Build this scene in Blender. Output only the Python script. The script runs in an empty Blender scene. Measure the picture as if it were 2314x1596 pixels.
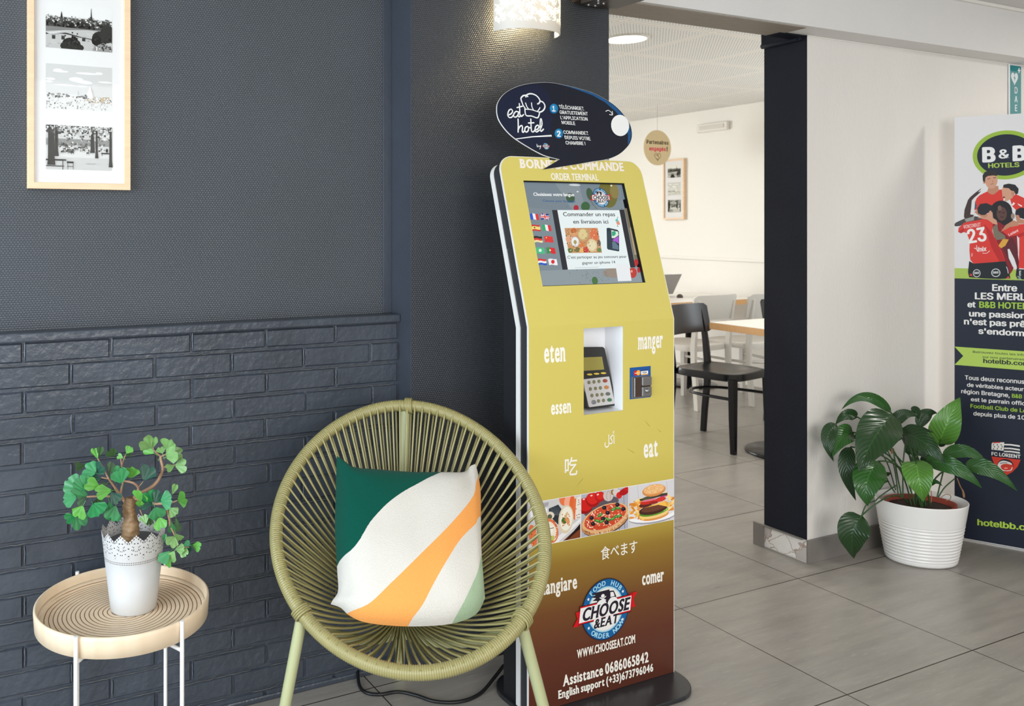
import bpy, bmesh, math, random
from mathutils import Vector, Matrix, noise as mnoise
R = math.radians
random.seed(7)
SC = bpy.context.scene
COL = SC.collection

# ------------------------------------------------------------------ camera, world, lights, exposure
YAW, EYE = 0.435, 1.333                    # room axes: X along the dark wall, Y through the doorway
FPX, PCX, PCY = 1928.0, 761.0, 510.0       # focal length and principal point in pixels of the 2314 x 1596 frame
cam = bpy.data.cameras.new('camera')
cam.sensor_fit = 'HORIZONTAL'
cam.sensor_width = 36.0
cam.lens = FPX / 2314 * 36.0
cam.shift_x = (1157 - PCX) / 2314
cam.shift_y = -(798 - PCY) / 2314
cam.clip_start = 0.05
cam.dof.use_dof = True
cam.dof.focus_distance = 2.35
cam.dof.aperture_fstop = 7.0
camo = bpy.data.objects.new('camera', cam)
COL.objects.link(camo)
camo.location = (0, 0, EYE)
camo.rotation_euler = (R(90), 0, -YAW)
SC.camera = camo

W = bpy.data.worlds.new('world')
SC.world = W
W.use_nodes = True
W.node_tree.nodes['Background'].inputs[0].default_value = (0.93, 0.96, 1.0, 1)
W.node_tree.nodes['Background'].inputs[1].default_value = 0.62

def area(name, loc, aim, size, power, color, size_y=None, shape='RECTANGLE'):
    l = bpy.data.lights.new(name, 'AREA')
    l.shape = shape
    l.size = size
    if shape in ('RECTANGLE', 'ELLIPSE'):
        l.size_y = size_y or size
    l.energy = power
    l.color = color
    o = bpy.data.objects.new(name, l)
    COL.objects.link(o)
    o.location = loc
    o.rotation_euler = (Vector(aim) - Vector(loc)).to_track_quat('-Z', 'Y').to_euler()
    return o
# daylight from an unseen window assumed on the left; behind the camera an unseen fill light is added
area('daylight_left', (-2.3, 0.7, 1.45), (1.2, 2.0, 0.9), 2.4, 155, (0.74, 0.875, 1.0), 2.2)
area('fill_behind', (0.6, -2.6, 1.9), (1.6, 2.2, 1.0), 3.0, 120, (1.0, 0.985, 0.96), 2.0)
# ceiling lamps of the dining room (all but the first unseen, added for brightness) and of the lobby (unseen, assumed)
DOWNLIGHTS = [(3.38, 3.54), (5.0, 3.2), (3.4, 5.6), (4.5, 6.6)]
for i, (x, y) in enumerate(DOWNLIGHTS):
    area('downlight_lamp', (x, y, 2.325), (x, y, 0), 0.2, 8, (1.0, 0.98, 0.95), shape='DISK')
area('assumed_dining_window', (2.55, 7.9, 1.5), (2.7, 3.0, 0.6), 2.2, 125, (0.93, 0.97, 1.0), 1.5)  # unseen far window, assumed from the light through the doorway
area('assumed_side_window', (6.05, 3.0, 1.45), (4.4, 4.0, 0.9), 0.8, 20, (0.86, 0.93, 1.0), 1.2)  # unseen side window, assumed from the reflection on the black chair
area('assumed_lobby_lamp', (5.0, 0.9, 2.27), (5.0, 0.9, 0), 0.3, 30, (1.0, 0.97, 0.92), shape='DISK')

vs = SC.view_settings
SC.display_settings.display_device = 'sRGB'
vs.view_transform = 'Standard'
vs.look = 'None'
vs.exposure = 0.0
vs.gamma = 1.0
vs.use_curve_mapping = False

# ------------------------------------------------------------------ helpers
def lin(c):
    out = []
    for v in c[:3]:
        v = v / 255.0
        out.append(v / 12.92 if v <= 0.04045 else ((v + 0.055) / 1.055) ** 2.4)
    return (*out, 1.0)

_s, _c = math.sin(YAW), math.cos(YAW)
def ray(px, py):
    u, v = (px - PCX) / FPX, (PCY - py) / FPX
    return Vector((u * _c + _s, -u * _s + _c, v))
def at(px, py, X=None, Y=None, Z=None, d=None, o=None, n=None):
    """Where the sight line of a pixel of the photograph meets a real plane of the room."""
    r = ray(px, py)
    if X is not None: t = X / r.x
    elif Y is not None: t = Y / r.y
    elif Z is not None: t = (Z - EYE) / r.z
    elif d is not None: t = d
    else: t = (Vector(o) - Vector((0, 0, EYE))).dot(n) / r.dot(n)
    q = r * t
    q.z += EYE
    return q

def nodes(m):
    m.use_nodes = True
    return m.node_tree, m.node_tree.nodes['Principled BSDF']
def mat(name, rgb, rough=0.5, metal=0.0, spec=0.5, bump=None, var=None, coat=0.0, emit=None, sub=0.0, scale=(1, 1, 1)):
    """rgb 0-255; bump=(scale, distance); var=(scale, amount) mottles the colour"""
    m = bpy.data.materials.new(name)
    t, b = nodes(m)
    b.inputs['Base Color'].default_value = lin(rgb)
    b.inputs['Roughness'].default_value = rough
    b.inputs['Metallic'].default_value = metal
    b.inputs['Specular IOR Level'].default_value = spec
    b.inputs['Coat Weight'].default_value = coat
    if sub:
        b.inputs['Subsurface Weight'].default_value = sub
        b.inputs['Subsurface Radius'].default_value = (0.01, 0.01, 0.01)
    if emit:
        b.inputs['Emission Color'].default_value = lin(emit[0])
        b.inputs['Emission Strength'].default_value = emit[1]
    N, L = t.nodes, t.links
    if bump or var:
        tc = N.new('ShaderNodeTexCoord')
        mp = N.new('ShaderNodeMapping')
        mp.inputs['Scale'].default_value = scale
        L.new(tc.outputs['Object'], mp.inputs[0])
    if bump:
        nz = N.new('ShaderNodeTexNoise')
        nz.inputs['Scale'].default_value = bump[0]
        nz.inputs['Detail'].default_value = 3
        L.new(mp.outputs[0], nz.inputs['Vector'])
        bp = N.new('ShaderNodeBump')
        bp.inputs['Strength'].default_value = 1.0
        bp.inputs['Distance'].default_value = bump[1]
        L.new(nz.outputs['Fac'], bp.inputs['Height'])
        L.new(bp.outputs[0], b.inputs['Normal'])
    if var:
        nz = N.new('ShaderNodeTexNoise')
        nz.inputs['Scale'].default_value = var[0]
        nz.inputs['Detail'].default_value = 4
        L.new(mp.outputs[0], nz.inputs['Vector'])
        rp = N.new('ShaderNodeMapRange')
        rp.inputs['From Min'].default_value = 0.3
        rp.inputs['From Max'].default_value = 0.7
        rp.inputs['To Min'].default_value = 1 - var[1]
        rp.inputs['To Max'].default_value = 1 + var[1]
        L.new(nz.outputs['Fac'], rp.inputs['Value'])
        hs = N.new('ShaderNodeHueSaturation')
        hs.inputs['Color'].default_value = lin(rgb)
        L.new(rp.outputs[0], hs.inputs['Value'])
        L.new(hs.outputs[0], b.inputs['Base Color'])
    return m
def nmath(t, op, a, b=None, clamp=False):
    n = t.nodes.new('ShaderNodeMath')
    n.operation = op
    n.use_clamp = clamp
    for i, v in enumerate((a, b)):
        if v is None: continue
        if isinstance(v, (int, float)): n.inputs[i].default_value = v
        else: t.links.new(v, n.inputs[i])
    return n.outputs[0]
def mixcol(t, fac, a, b):
    n = t.nodes.new('ShaderNodeMix')
    n.data_type = 'RGBA'
    for sock, v in ((n.inputs[0], fac), (n.inputs[6], a), (n.inputs[7], b)):
        if isinstance(v, (int, float)): sock.default_value = v
        elif isinstance(v, tuple): sock.default_value = v
        else: t.links.new(v, sock)
    return n.outputs[2]

class MB:
    """collects shapes and links them as one mesh object"""
    def __init__(s):
        s.v, s.f, s.uv, s.smooth = [], [], {}, []
    def add(s, verts, faces, smooth=False, uvs=None):
        k = len(s.v)
        s.v += [tuple(p) for p in verts]
        for f in faces:
            if uvs is not None: s.uv[len(s.f)] = [uvs[i] for i in f]
            s.f.append(tuple(i + k for i in f))
            s.smooth.append(smooth)
        return s
    def box(s, x0, x1, y0, y1, z0, z1, M=None):
        vs = [(x, y, z) for x in (x0, x1) for y in (y0, y1) for z in (z0, z1)]
        if M is not None: vs = [M @ Vector(p) for p in vs]
        return s.add(vs, [(0, 1, 3, 2), (4, 6, 7, 5), (0, 4, 5, 1), (2, 3, 7, 6), (0, 2, 6, 4), (1, 5, 7, 3)])
    def prism(s, pts, off, smooth=False):
        """extrude a 3-D polygon by vector off"""
        n = len(pts)
        off = Vector(off)
        a = [Vector(p) for p in pts]
        vs = a + [p + off for p in a]
        fs = [tuple(range(n))[::-1], tuple(range(n, 2 * n))]
        s.add(vs, fs)
        return s.add(vs, [(i, (i + 1) % n, n + (i + 1) % n, n + i) for i in range(n)], smooth)
    def tube(s, path, r, seg=10, closed=False, caps=True, flat=1.0):
        P = [Vector(p) for p in path]
        n = len(P)
        rr = r if isinstance(r, (list, tuple)) else [r] * n
        T = []
        for i in range(n):
            a = P[(i - 1) % n] if closed or i else P[i]
            b = P[(i + 1) % n] if closed or i < n - 1 else P[i]
            T.append((b - a).normalized())
        ref = Vector((0, 0, 1)) if abs(T[0].z) < 0.9 else Vector((1, 0, 0))
        U = (ref - T[0] * ref.dot(T[0])).normalized()
        vs, fs = [], []
        for i in range(n):
            U = (U - T[i] * U.dot(T[i])).normalized()
            V = T[i].cross(U)
            for k in range(seg):
                a = 2 * math.pi * k / seg
                vs.append(P[i] + (U * math.cos(a) + V * math.sin(a) * flat) * rr[i])
        for i in range(n if closed else n - 1):
            j = (i + 1) % n
            for k in range(seg):
                fs.append((i * seg + k, i * seg + (k + 1) % seg, j * seg + (k + 1) % seg, j * seg + k))
        s.add(vs, fs, True)
        if caps and not closed:
            s.add(vs[:seg], [tuple(range(seg))[::-1]])
            s.add(vs[-seg:], [tuple(range(seg))])
        return s
    def lathe(s, prof, cx=0, cy=0, seg=48, sx=1.0, sy=1.0, rot=0.0, smooth=True, uv=False):
        vs, fs, uvs = [], [], []
        ca, sa = math.cos(rot), math.sin(rot)
        w = seg + 1 if uv else seg
        for r, z in prof:
            for k in range(w):
                a = 2 * math.pi * k / seg
                x, y = r * math.cos(a) * sx, r * math.sin(a) * sy
                vs.append((cx + x * ca - y * sa, cy + x * sa + y * ca, z))
                uvs.append((k / seg, z))
        for i in range(len(prof) - 1):
            for k in range(seg):
                k2 = k + 1 if uv else (k + 1) % seg
                fs.append((i * w + k, i * w + k2, (i + 1) * w + k2, (i + 1) * w + k))
        return s.add(vs, fs, smooth, uvs if uv else None)
    def grid(s, fn, nu, nv, smooth=True):
        vs = [fn(i / nu, j / nv) for j in range(nv + 1) for i in range(nu + 1)]
        uvs = [(i / nu, j / nv) for j in range(nv + 1) for i in range(nu + 1)]
        w = nu + 1
        return s.add(vs, [(j * w + i, j * w + i + 1, (j + 1) * w + i + 1, (j + 1) * w + i) for j in range(nv) for i in range(nu)], smooth, uvs)
    def mesh(s, name):
        me = bpy.data.meshes.new(name)
        me.from_pydata(s.v, [], s.f)
        me.polygons.foreach_set('use_smooth', s.smooth)
        if s.uv:
            lay = me.uv_layers.new(name='UVMap')
            for p in me.polygons:
                if p.index in s.uv:
                    for li, uv in zip(p.loop_indices, s.uv[p.index]): lay.data[li].uv = uv
        me.update()
        return me
    def build(s, name, m, parent=None, bevel=0.0, seg=2, loc=None, weld=False):
        me = s.mesh(name)
        me.materials.append(m)
        o = bpy.data.objects.new(name, me)
        COL.objects.link(o)
        if parent is not None: attach(o, parent)
        elif loc is not None:                     # put the origin where the thing stands
            me.transform(Matrix.Translation(-Vector(loc)))
            o.location = loc
        if weld or bevel:
            bm = bmesh.new()
            bm.from_mesh(me)
            bmesh.ops.remove_doubles(bm, verts=bm.verts, dist=1e-6)
            bmesh.ops.recalc_face_normals(bm, faces=bm.faces)
            bm.to_mesh(me)
            bm.free()
        if bevel:
            md = o.modifiers.new('bevel', 'BEVEL')
            md.width = bevel
            md.segments = seg
            md.limit_method = 'ANGLE'
            md.angle_limit = R(40)
        return o
def world_loc(o):
    p = Vector(o.location)
    while o.parent:
        o = o.parent
        p = p + Vector(o.location)
    return p
def attach(o, parent):
    """parent a mesh whose vertices are in room coordinates to a thing (things are built unrotated)"""
    o.parent = parent
    p = world_loc(parent)
    if o.type == 'MESH': o.data.transform(Matrix.Translation(-p))
    return o
def tag(o, label=None, cat=None, group=None, kind=None):
    if label: o['label'] = label
    if cat: o['category'] = cat
    if group: o['group'] = group
    if kind: o['kind'] = kind
    return o
def thing(name, loc, label, cat, group=None):
    o = bpy.data.objects.new(name, None)
    COL.objects.link(o)
    o.location = loc
    o.empty_display_size = 0.1
    return tag(o, label, cat, group)
def struct(name, mb, m, bevel=0.0):
    return tag(mb.build(name, m, bevel=bevel), kind='structure')
def copy_tree(o, parent=None):
    c = o.copy()
    COL.objects.link(c)
    if parent: c.parent = parent
    for ch in list(o.children): copy_tree(ch, c)
    return c
def bez(a, b, c, n):
    a, b, c = Vector(a), Vector(b), Vector(c)
    m = b * 2 - (a + c) / 2                      # pass through b half way
    return [a * (1 - t) ** 2 + m * 2 * t * (1 - t) + c * t * t for t in [i / n for i in range(n + 1)]]
def spline(pts, per=8, closed=False):
    P = [Vector(p) for p in pts]
    n = len(P)
    out = []
    for i in range(n if closed else n - 1):
        p0 = P[(i - 1) % n] if closed or i else P[0]
        p1, p2 = P[i], P[(i + 1) % n]
        p3 = P[(i + 2) % n] if closed or i < n - 2 else P[-1]
        for k in range(per):
            t = k / per
            out.append(0.5 * ((2 * p1) + (p2 - p0) * t + (2 * p0 - 5 * p1 + 4 * p2 - p3) * t * t + (3 * p1 - p0 - 3 * p2 + p3) * t ** 3))
    if not closed: out.append(P[-1])
    return out

# ------------------------------------------------------------------ printing: lettering and pictures on flat panels
_glyphs = {}
SANS = None
for _root in ('LOCAL', 'SYSTEM'):                 # Blender's own interface typeface, if it is there
    try: SANS = SANS or bpy.data.fonts.load(bpy.utils.resource_path(_root) + '/datafiles/fonts/Inter.woff2')
    except Exception: pass
FONT = [None]                                     # typeface in use: None = Blender's built-in one
CAPS = {}
def caps():
    f = FONT[0]
    if f not in CAPS:
        CAPS[f] = (1.0, 1.0)
        CAPS[f] = (max(p[1] for p in glyph('H', 0.0)[0]), max(p[1] for p in glyph('x', 0.0)[0]))
    return CAPS[f]
def glyph(txt, bold):
    key = (txt, bold, FONT[0])
    if key not in _glyphs:
        cu = bpy.data.curves.new('t', 'FONT')
        if FONT[0]: cu.font = FONT[0]
        cu.body = txt
        cu.resolution_u = 4
        o = bpy.data.objects.new('t', cu)
        COL.objects.link(o)
        me = o.evaluated_get(bpy.context.evaluated_depsgraph_get()).to_mesh()
        gv, gf = [(v.co.x, v.co.y, 0) for v in me.vertices], [tuple(p.vertices) for p in me.polygons]
        if bold > 0.004:                          # heavier weight: the letter laid over itself on a small circle
            bv, bf = [], []
            nq = 14
            for q in range(nq):
                k, dx, dy = len(bv), bold * math.cos(q * 2 * math.pi / nq), bold * 0.55 * math.sin(q * 2 * math.pi / nq)
                bv += [(x + dx, y + dy, q) for x, y, _ in gv]
                bf += [tuple(i + k for i in f) for f in gf]
            gv, gf = bv, bf
        _glyphs[key] = (gv, gf)
        bpy.data.objects.remove(o)
        bpy.data.curves.remove(cu)
    return _glyphs[key]
# where slab serifs sit on a letter: (x along the letter box, height: 0 base, x = x-height, c = cap, a = ascender)
SERIF = {}
for k, v in {'B': 'L0 Lc', 'D': 'L0 Lc', 'E': 'L0 Lc', 'R': 'L0 Lc R0', 'N': 'L0 Lc Rc', 'M': 'L0 Lc R0 Rc', 'A': 'L0 R0', 'T': 'C0', 'I': 'C0 Cc', 'L': 'L0 Lc',
             'H': 'L0 Lc R0 Rc', 'W': 'Lc Cc Rc', 'n': 'L0 Lx R0', 'm': 'L0 Lx C0 R0', 'r': 'L0 Lx', 'u': 'Lx Rx R0', 'i': 'C0 Cx', 'h': 'L0 La R0', 'l': 'C0 Ca',
             'p': 'Lx', 't': 'C0', 'a': 'R0', 'g': '', 'f': 'C0', 'd': 'R0 Ra'}.items():
    SERIF[k] = [(q[0], q[1]) for q in v.split()]
def slab(txt, bold=0.03, serif=0.055, space=0.03):
    vs, fs, x = [], [], 0.0
    CAP, XH = caps()
    for ch in txt:
        if ch == ' ':
            x += 0.22
            continue
        gv, gf = glyph(ch, bold)
        x0, x1 = min(p[0] for p in gv), max(p[0] for p in gv)
        k = len(vs)
        vs += [(p[0] - x0 + x, p[1], p[2]) for p in gv]
        fs += [tuple(i + k for i in f) for f in gf]
        w = x1 - x0
        for nq, (side, h) in enumerate(SERIF.get(ch, [])):
            cx = {'L': x + 0.05, 'R': x + w - 0.05, 'C': x + w / 2}[side]
            y = {'0': 0.0, 'x': XH, 'c': CAP, 'a': 0.72}[h]
            y0, y1 = (y - 0.01, y + 0.045) if h == '0' else (y - 0.035, y + 0.02)
            a, b = cx - 0.05 - serif, cx + 0.05 + serif
            if h in 'xa': b = cx + 0.03
            k = len(vs)
            vs += [(a, y0, 14 + nq), (b, y0, 14 + nq), (b, y1, 14 + nq), (a, y1, 14 + nq)]
            fs.append((k, k + 1, k + 2, k + 3))
        x += w + space + (0.03 if serif else 0.0)
    return vs, fs

class Canvas:
    """flat printed layers on a real panel; o origin, eu / ev unit axes, n the side that is read"""
    def __init__(s, o, eu, ev):
        s.o, s.eu, s.ev = Vector(o), Vector(eu).normalized(), Vector(ev).normalized()
        s.n = s.eu.cross(s.ev).normalized()
        s.v, s.f, s.col, s.k = [], [], [], 0
        s.step = 3e-6
    def px(s, x, y):
        q = at(x, y, o=s.o, n=s.n) - s.o
        return (q.dot(s.eu), q.dot(s.ev))
    def pxs(s, pts, off=(0, 0), sc=1.0):
        return [s.px(off[0] + p[0] / sc, off[1] + p[1] / sc) for p in pts]
    def faces(s, pts, faces, rgb):
        s.k += 1
        k = len(s.v)
        top = 0
        for p in pts:
            q = p[2] if len(p) > 2 else 0            # copies of one letter lie a hair apart
            top = max(top, q)
            s.v.append(s.o + s.eu * p[0] + s.ev * p[1] + s.n * (s.step * s.k + 2e-4 + q * 2e-6))
        s.k += math.ceil(top * 2e-6 / s.step)
        s.f += [tuple(i + k for i in f) for f in faces]
        s.col += [rgb] * len(faces)
    def poly(s, pts, rgb):
        s.faces(pts, [tuple(range(len(pts)))], rgb)
    def rect(s, x0, y0, x1, y1, rgb):
        s.poly([(x0, y0), (x1, y0), (x1, y1), (x0, y1)], rgb)
    def ell(s, cx, cy, rx, ry, rgb, rot=0.0, seg=28):
        ca, sa = math.cos(rot), math.sin(rot)
        s.poly([(cx + rx * math.cos(a) * ca - ry * math.sin(a) * sa, cy + rx * math.cos(a) * sa + ry * math.sin(a) * ca)
                for a in [2 * math.pi * i / seg for i in range(seg)]], rgb)
    def ring(s, cx, cy, r0, r1, rgb, seg=64, ry=1.0):
        pts = [(cx + r * math.cos(2 * math.pi * i / seg), cy + ry * r * math.sin(2 * math.pi * i / seg)) for r in (r0, r1) for i in range(seg)]
        s.faces(pts, [(i, (i + 1) % seg, seg + (i + 1) % seg, seg + i) for i in range(seg)], rgb)
    def stroke(s, pts, w, rgb, smooth=True, ends=None):
        P = [Vector((p[0], p[1], 0)) for p in pts]
        if smooth and len(P) > 2: P = spline(P, 6)
        n = len(P)
        vs, fs = [], []
        for i in range(n):
            t = (P[min(i + 1, n - 1)] - P[max(i - 1, 0)]).normalized()
            nn = Vector((-t.y, t.x, 0))
            ww = w if ends is None else w * (ends[0] + (ends[1] - ends[0]) * i / (n - 1))
            vs += [tuple((P[i] + nn * ww / 2)[:2]), tuple((P[i] - nn * ww / 2)[:2])]
        fs = [(2 * i, 2 * i + 1, 2 * i + 3, 2 * i + 2) for i in range(n - 1)]
        s.faces(vs, fs, rgb)
        if ends is None:
            for p in (P[0], P[-1]): s.ell(p.x, p.y, w / 2, w / 2, rgb, seg=10)
    def star(s, cx, cy, r, rgb, rot=math.pi / 2):
        s.poly([(cx + rr * math.cos(a), cy + rr * math.sin(a)) for rr, a in
                [(r if i % 2 == 0 else r * 0.42, rot + i * math.pi / 5) for i in range(10)]], rgb)
    def glyphs(s, gv, gf, p0, p1, ptop, rgb):
        """gv in font units; baseline from p0 to p1, ptop above p0 at cap height"""
        CAP = caps()[0]
        x0, x1 = min(p[0] for p in gv), max(p[0] for p in gv)
        ax, ay = p1[0] - p0[0], p1[1] - p0[1]
        bx, by = ptop[0] - p0[0], ptop[1] - p0[1]
        s.faces([(p0[0] + ax * (x - x0) / (x1 - x0) + bx * y / CAP, p0[1] + ay * (x - x0) / (x1 - x0) + by * y / CAP, q) for x, y, q in gv], gf, rgb)
    def text(s, txt, p0, p1, ptop, rgb, bold=0.0, style=None):
        gv, gf = slab(txt, bold or 0.03) if style == 'slab' else glyph(txt, bold)
        s.glyphs(gv, gf, p0, p1, ptop, rgb)
    def line(s, txt, x, y, h, rgb, bold=0.0, align='l', sx=1.0, style=None, slant=0.0):
        """text of cap height h at its natural width times sx"""
        gv, gf = slab(txt, bold or 0.03) if style == 'slab' else glyph(txt, bold)
        x0, x1 = min(p[0] for p in gv), max(p[0] for p in gv)
        w = (x1 - x0) * h / caps()[0] * sx
        x -= {'l': 0, 'c': w / 2, 'r': w}[align]
        s.glyphs(gv, gf, (x, y), (x + w, y), (x + slant * h, y + h), rgb)
        return w
    def tpx(s, txt, a, b, top, rgb, bold=0.0, style=None):
        s.text(txt, s.px(*a), s.px(*b), s.px(*top), rgb, bold, style)
    def build(s, name, m, parent=None):
        me = bpy.data.meshes.new(name)
        me.from_pydata([tuple(p) for p in s.v], [], s.f)
        at_ = me.color_attributes.new('print', 'FLOAT_COLOR', 'CORNER')
        buf = []
        for p, c in zip(me.polygons, s.col):
            buf += list(lin(c)) * p.loop_total
        at_.data.foreach_set('color', buf)
        me.materials.append(m)
        o = bpy.data.objects.new(name, me)
        COL.objects.link(o)
        if parent is not None: attach(o, parent)
        return o
def print_mat(name, rough=0.4, emit=0.0, spec=0.2):
    m = bpy.data.materials.new(name)
    t, b = nodes(m)
    a = t.nodes.new('ShaderNodeAttribute')
    a.attribute_name = 'print'
    src = a.outputs['Color']
    if emit:
        b.inputs['Base Color'].default_value = (0.01, 0.01, 0.01, 1)
        t.links.new(src, b.inputs['Emission Color'])
        b.inputs['Emission Strength'].default_value = emit
    else:
        t.links.new(src, b.inputs['Base Color'])
    b.inputs['Roughness'].default_value = rough
    b.inputs['Specular IOR Level'].default_value = spec
    return m
INK = print_mat('printed_ink', 0.38)
MATTE_INK = print_mat('matte_print', 0.6, 0.0, 0.08)

# ------------------------------------------------------------------ surfaces of the room
def wallpaper(name, rgb, sx, sz, depth, rough, spec, coat=0.0):
    """woven glass-fibre wallpaper, painted over: rows of small raised lozenges, on a wall along X"""
    m = bpy.data.materials.new(name)
    t, b = nodes(m)
    N, L = t.nodes, t.links
    tc = N.new('ShaderNodeTexCoord')
    sp = N.new('ShaderNodeSeparateXYZ')
    nz = N.new('ShaderNodeTexNoise')
    nz.inputs['Scale'].default_value = 90
    L.new(tc.outputs['Object'], nz.inputs['Vector'])
    L.new(tc.outputs['Object'], sp.inputs[0])
    wob = nmath(t, 'MULTIPLY', nmath(t, 'SUBTRACT', nz.outputs['Fac'], 0.5), 4.2)
    zz = nmath(t, 'ADD', nmath(t, 'MULTIPLY', sp.outputs['Z'], 2 * math.pi / sz), nmath(t, 'MULTIPLY', wob, 0.5))
    row = nmath(t, 'FLOOR', nmath(t, 'DIVIDE', zz, 2 * math.pi))
    ph = nmath(t, 'MULTIPLY', row, math.pi)
    xx = nmath(t, 'ADD', nmath(t, 'ADD', nmath(t, 'MULTIPLY', sp.outputs['X'], 2 * math.pi / sx), ph), wob)
    hz = nmath(t, 'ABSOLUTE', nmath(t, 'SINE', nmath(t, 'MULTIPLY', zz, 0.5)))
    hx = nmath(t, 'ADD', nmath(t, 'MULTIPLY', nmath(t, 'SINE', xx), 0.5), 0.5)
    h = nmath(t, 'MULTIPLY', nmath(t, 'POWER', hz, 0.7), nmath(t, 'ADD', nmath(t, 'MULTIPLY', hx, 0.6), 0.4))
    bp = N.new('ShaderNodeBump')
    bp.inputs['Distance'].default_value = depth
    bp.inputs['Strength'].default_value = 1.0
    L.new(h, bp.inputs['Height'])
    L.new(bp.outputs[0], b.inputs['Normal'])
    n2 = N.new('ShaderNodeTexNoise')
    n2.inputs['Scale'].default_value = 3.0
    L.new(tc.outputs['Object'], n2.inputs['Vector'])
    c = tuple(v * 0.85 for v in lin(rgb)[:3]) + (1,)
    c2 = tuple(v * 1.15 for v in lin(rgb)[:3]) + (1,)
    L.new(mixcol(t, n2.outputs['Fac'], c, c2), b.inputs['Base Color'])
    b.inputs['Roughness'].default_value = rough
    b.inputs['Specular IOR Level'].default_value = spec
    return m
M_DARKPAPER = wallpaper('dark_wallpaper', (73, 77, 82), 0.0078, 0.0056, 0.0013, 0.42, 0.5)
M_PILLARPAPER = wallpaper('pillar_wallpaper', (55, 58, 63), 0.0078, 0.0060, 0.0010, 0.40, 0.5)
M_DARKPAINT = mat('navy_gloss_paint', (60, 65, 74), 0.38, bump=(60, 0.0008), var=(5, 0.12))
M_BRICK = mat('painted_brick', (62, 67, 75), 0.30, bump=(48, 0.0022), var=(6, 0.16))
M_JAMB = mat('navy_jamb_paint', (27, 29, 38), 0.5, spec=0.15, bump=(70, 0.0006), var=(4, 0.14))
M_LIGHTWALL = mat('pale_grey_wall', (228, 223, 216), 0.7, spec=0.3, bump=(130, 0.0012), var=(2.2, 0.03), scale=(1, 1, 0.35))
M_BEAM = mat('pale_beam_paper', (224, 221, 217), 0.7, spec=0.3, bump=(150, 0.0008), var=(3, 0.025))
M_WHITE = mat('white_paint', (236, 232, 224), 0.6, spec=0.3, bump=(90, 0.0004))
M_DININGWALL = mat('cream_dining_wall', (238, 234, 226), 0.7, spec=0.25, bump=(90, 0.0004))
M_SKIRT = mat('grey_tile_skirting', (124, 118, 112), 0.35, bump=(30, 0.0006), var=(8, 0.10))

# floor: taupe porcelain tiles, 60 cm, thin dark joints, faint streaks along X
def floor_mat():
    m = bpy.data.materials.new('taupe_floor_tiles')
    t, b = nodes(m)
    N, L = t.nodes, t.links
    tc = N.new('ShaderNodeTexCoord')
    mp = N.new('ShaderNodeMapping')
    mp.inputs['Location'].default_value = (-2.336, -1.587, 0)
    L.new(tc.outputs['Object'], mp.inputs[0])
    sp = N.new('ShaderNodeSeparateXYZ')
    L.new(mp.outputs[0], sp.inputs[0])
    def dist(s):
        f = nmath(t, 'FRACT', nmath(t, 'DIVIDE', s, 0.6))
        return nmath(t, 'MULTIPLY', nmath(t, 'MINIMUM', f, nmath(t, 'SUBTRACT', 1.0, f)), 0.6)
    d = nmath(t, 'MINIMUM', dist(sp.outputs['X']), dist(sp.outputs['Y']))
    joint = nmath(t, 'LESS_THAN', d, 0.0019)
    mp2 = N.new('ShaderNodeMapping')
    mp2.inputs['Scale'].default_value = (1.3, 11, 1)
    L.new(tc.outputs['Object'], mp2.inputs[0])
    nz = N.new('ShaderNodeTexNoise')
    nz.inputs['Scale'].default_value = 2.2
    nz.inputs['Detail'].default_value = 7
    nz.inputs['Roughness'].default_value = 0.62
    L.new(mp2.outputs[0], nz.inputs['Vector'])
    wn = N.new('ShaderNodeTexWhiteNoise')
    wn.noise_dimensions = '2D'
    cb = N.new('ShaderNodeCombineXYZ')
    L.new(nmath(t, 'FLOOR', nmath(t, 'DIVIDE', sp.outputs['X'], 0.6)), cb.inputs[0])
    L.new(nmath(t, 'FLOOR', nmath(t, 'DIVIDE', sp.outputs['Y'], 0.6)), cb.inputs[1])
    L.new(cb.outputs[0], wn.inputs['Vector'])
    v = nmath(t, 'ADD', nmath(t, 'ADD', 0.62, nmath(t, 'MULTIPLY', nz.outputs['Fac'], 0.70)), nmath(t, 'MULTIPLY', wn.outputs['Value'], 0.08))
    hs = N.new('ShaderNodeHueSaturation')
    hs.inputs['Color'].default_value = lin((149, 143, 135))
    L.new(v, hs.inputs['Value'])
    n3 = N.new('ShaderNodeTexNoise')                      # small pale scuffs
    n3.inputs['Scale'].default_value = 16
    n3.inputs['Detail'].default_value = 6
    L.new(mp2.outputs[0], n3.inputs['Vector'])
    sc = nmath(t, 'MULTIPLY', nmath(t, 'SUBTRACT', n3.outputs['Fac'], 0.58, ), 3.0, True)
    c1 = mixcol(t, nmath(t, 'MULTIPLY', sc, 0.5), hs.outputs[0], lin((205, 198, 188)))
    L.new(mixcol(t, joint, c1, lin((58, 48, 42))), b.inputs['Base Color'])
    L.new(nmath(t, 'ADD', 0.22, nmath(t, 'MULTIPLY', nz.outputs['Fac'], 0.20)), b.inputs['Roughness'])
    bp = N.new('ShaderNodeBump')
    bp.inputs['Distance'].default_value = 0.0012
    L.new(nmath(t, 'SUBTRACT', nmath(t, 'MULTIPLY', nz.outputs['Fac'], 0.25), joint), bp.inputs['Height'])
    L.new(bp.outputs[0], b.inputs['Normal'])
    return m
struct('floor', MB().box(-3.2, 7.2, -3.2, 8.2, -0.06, 0), floor_mat())

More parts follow.
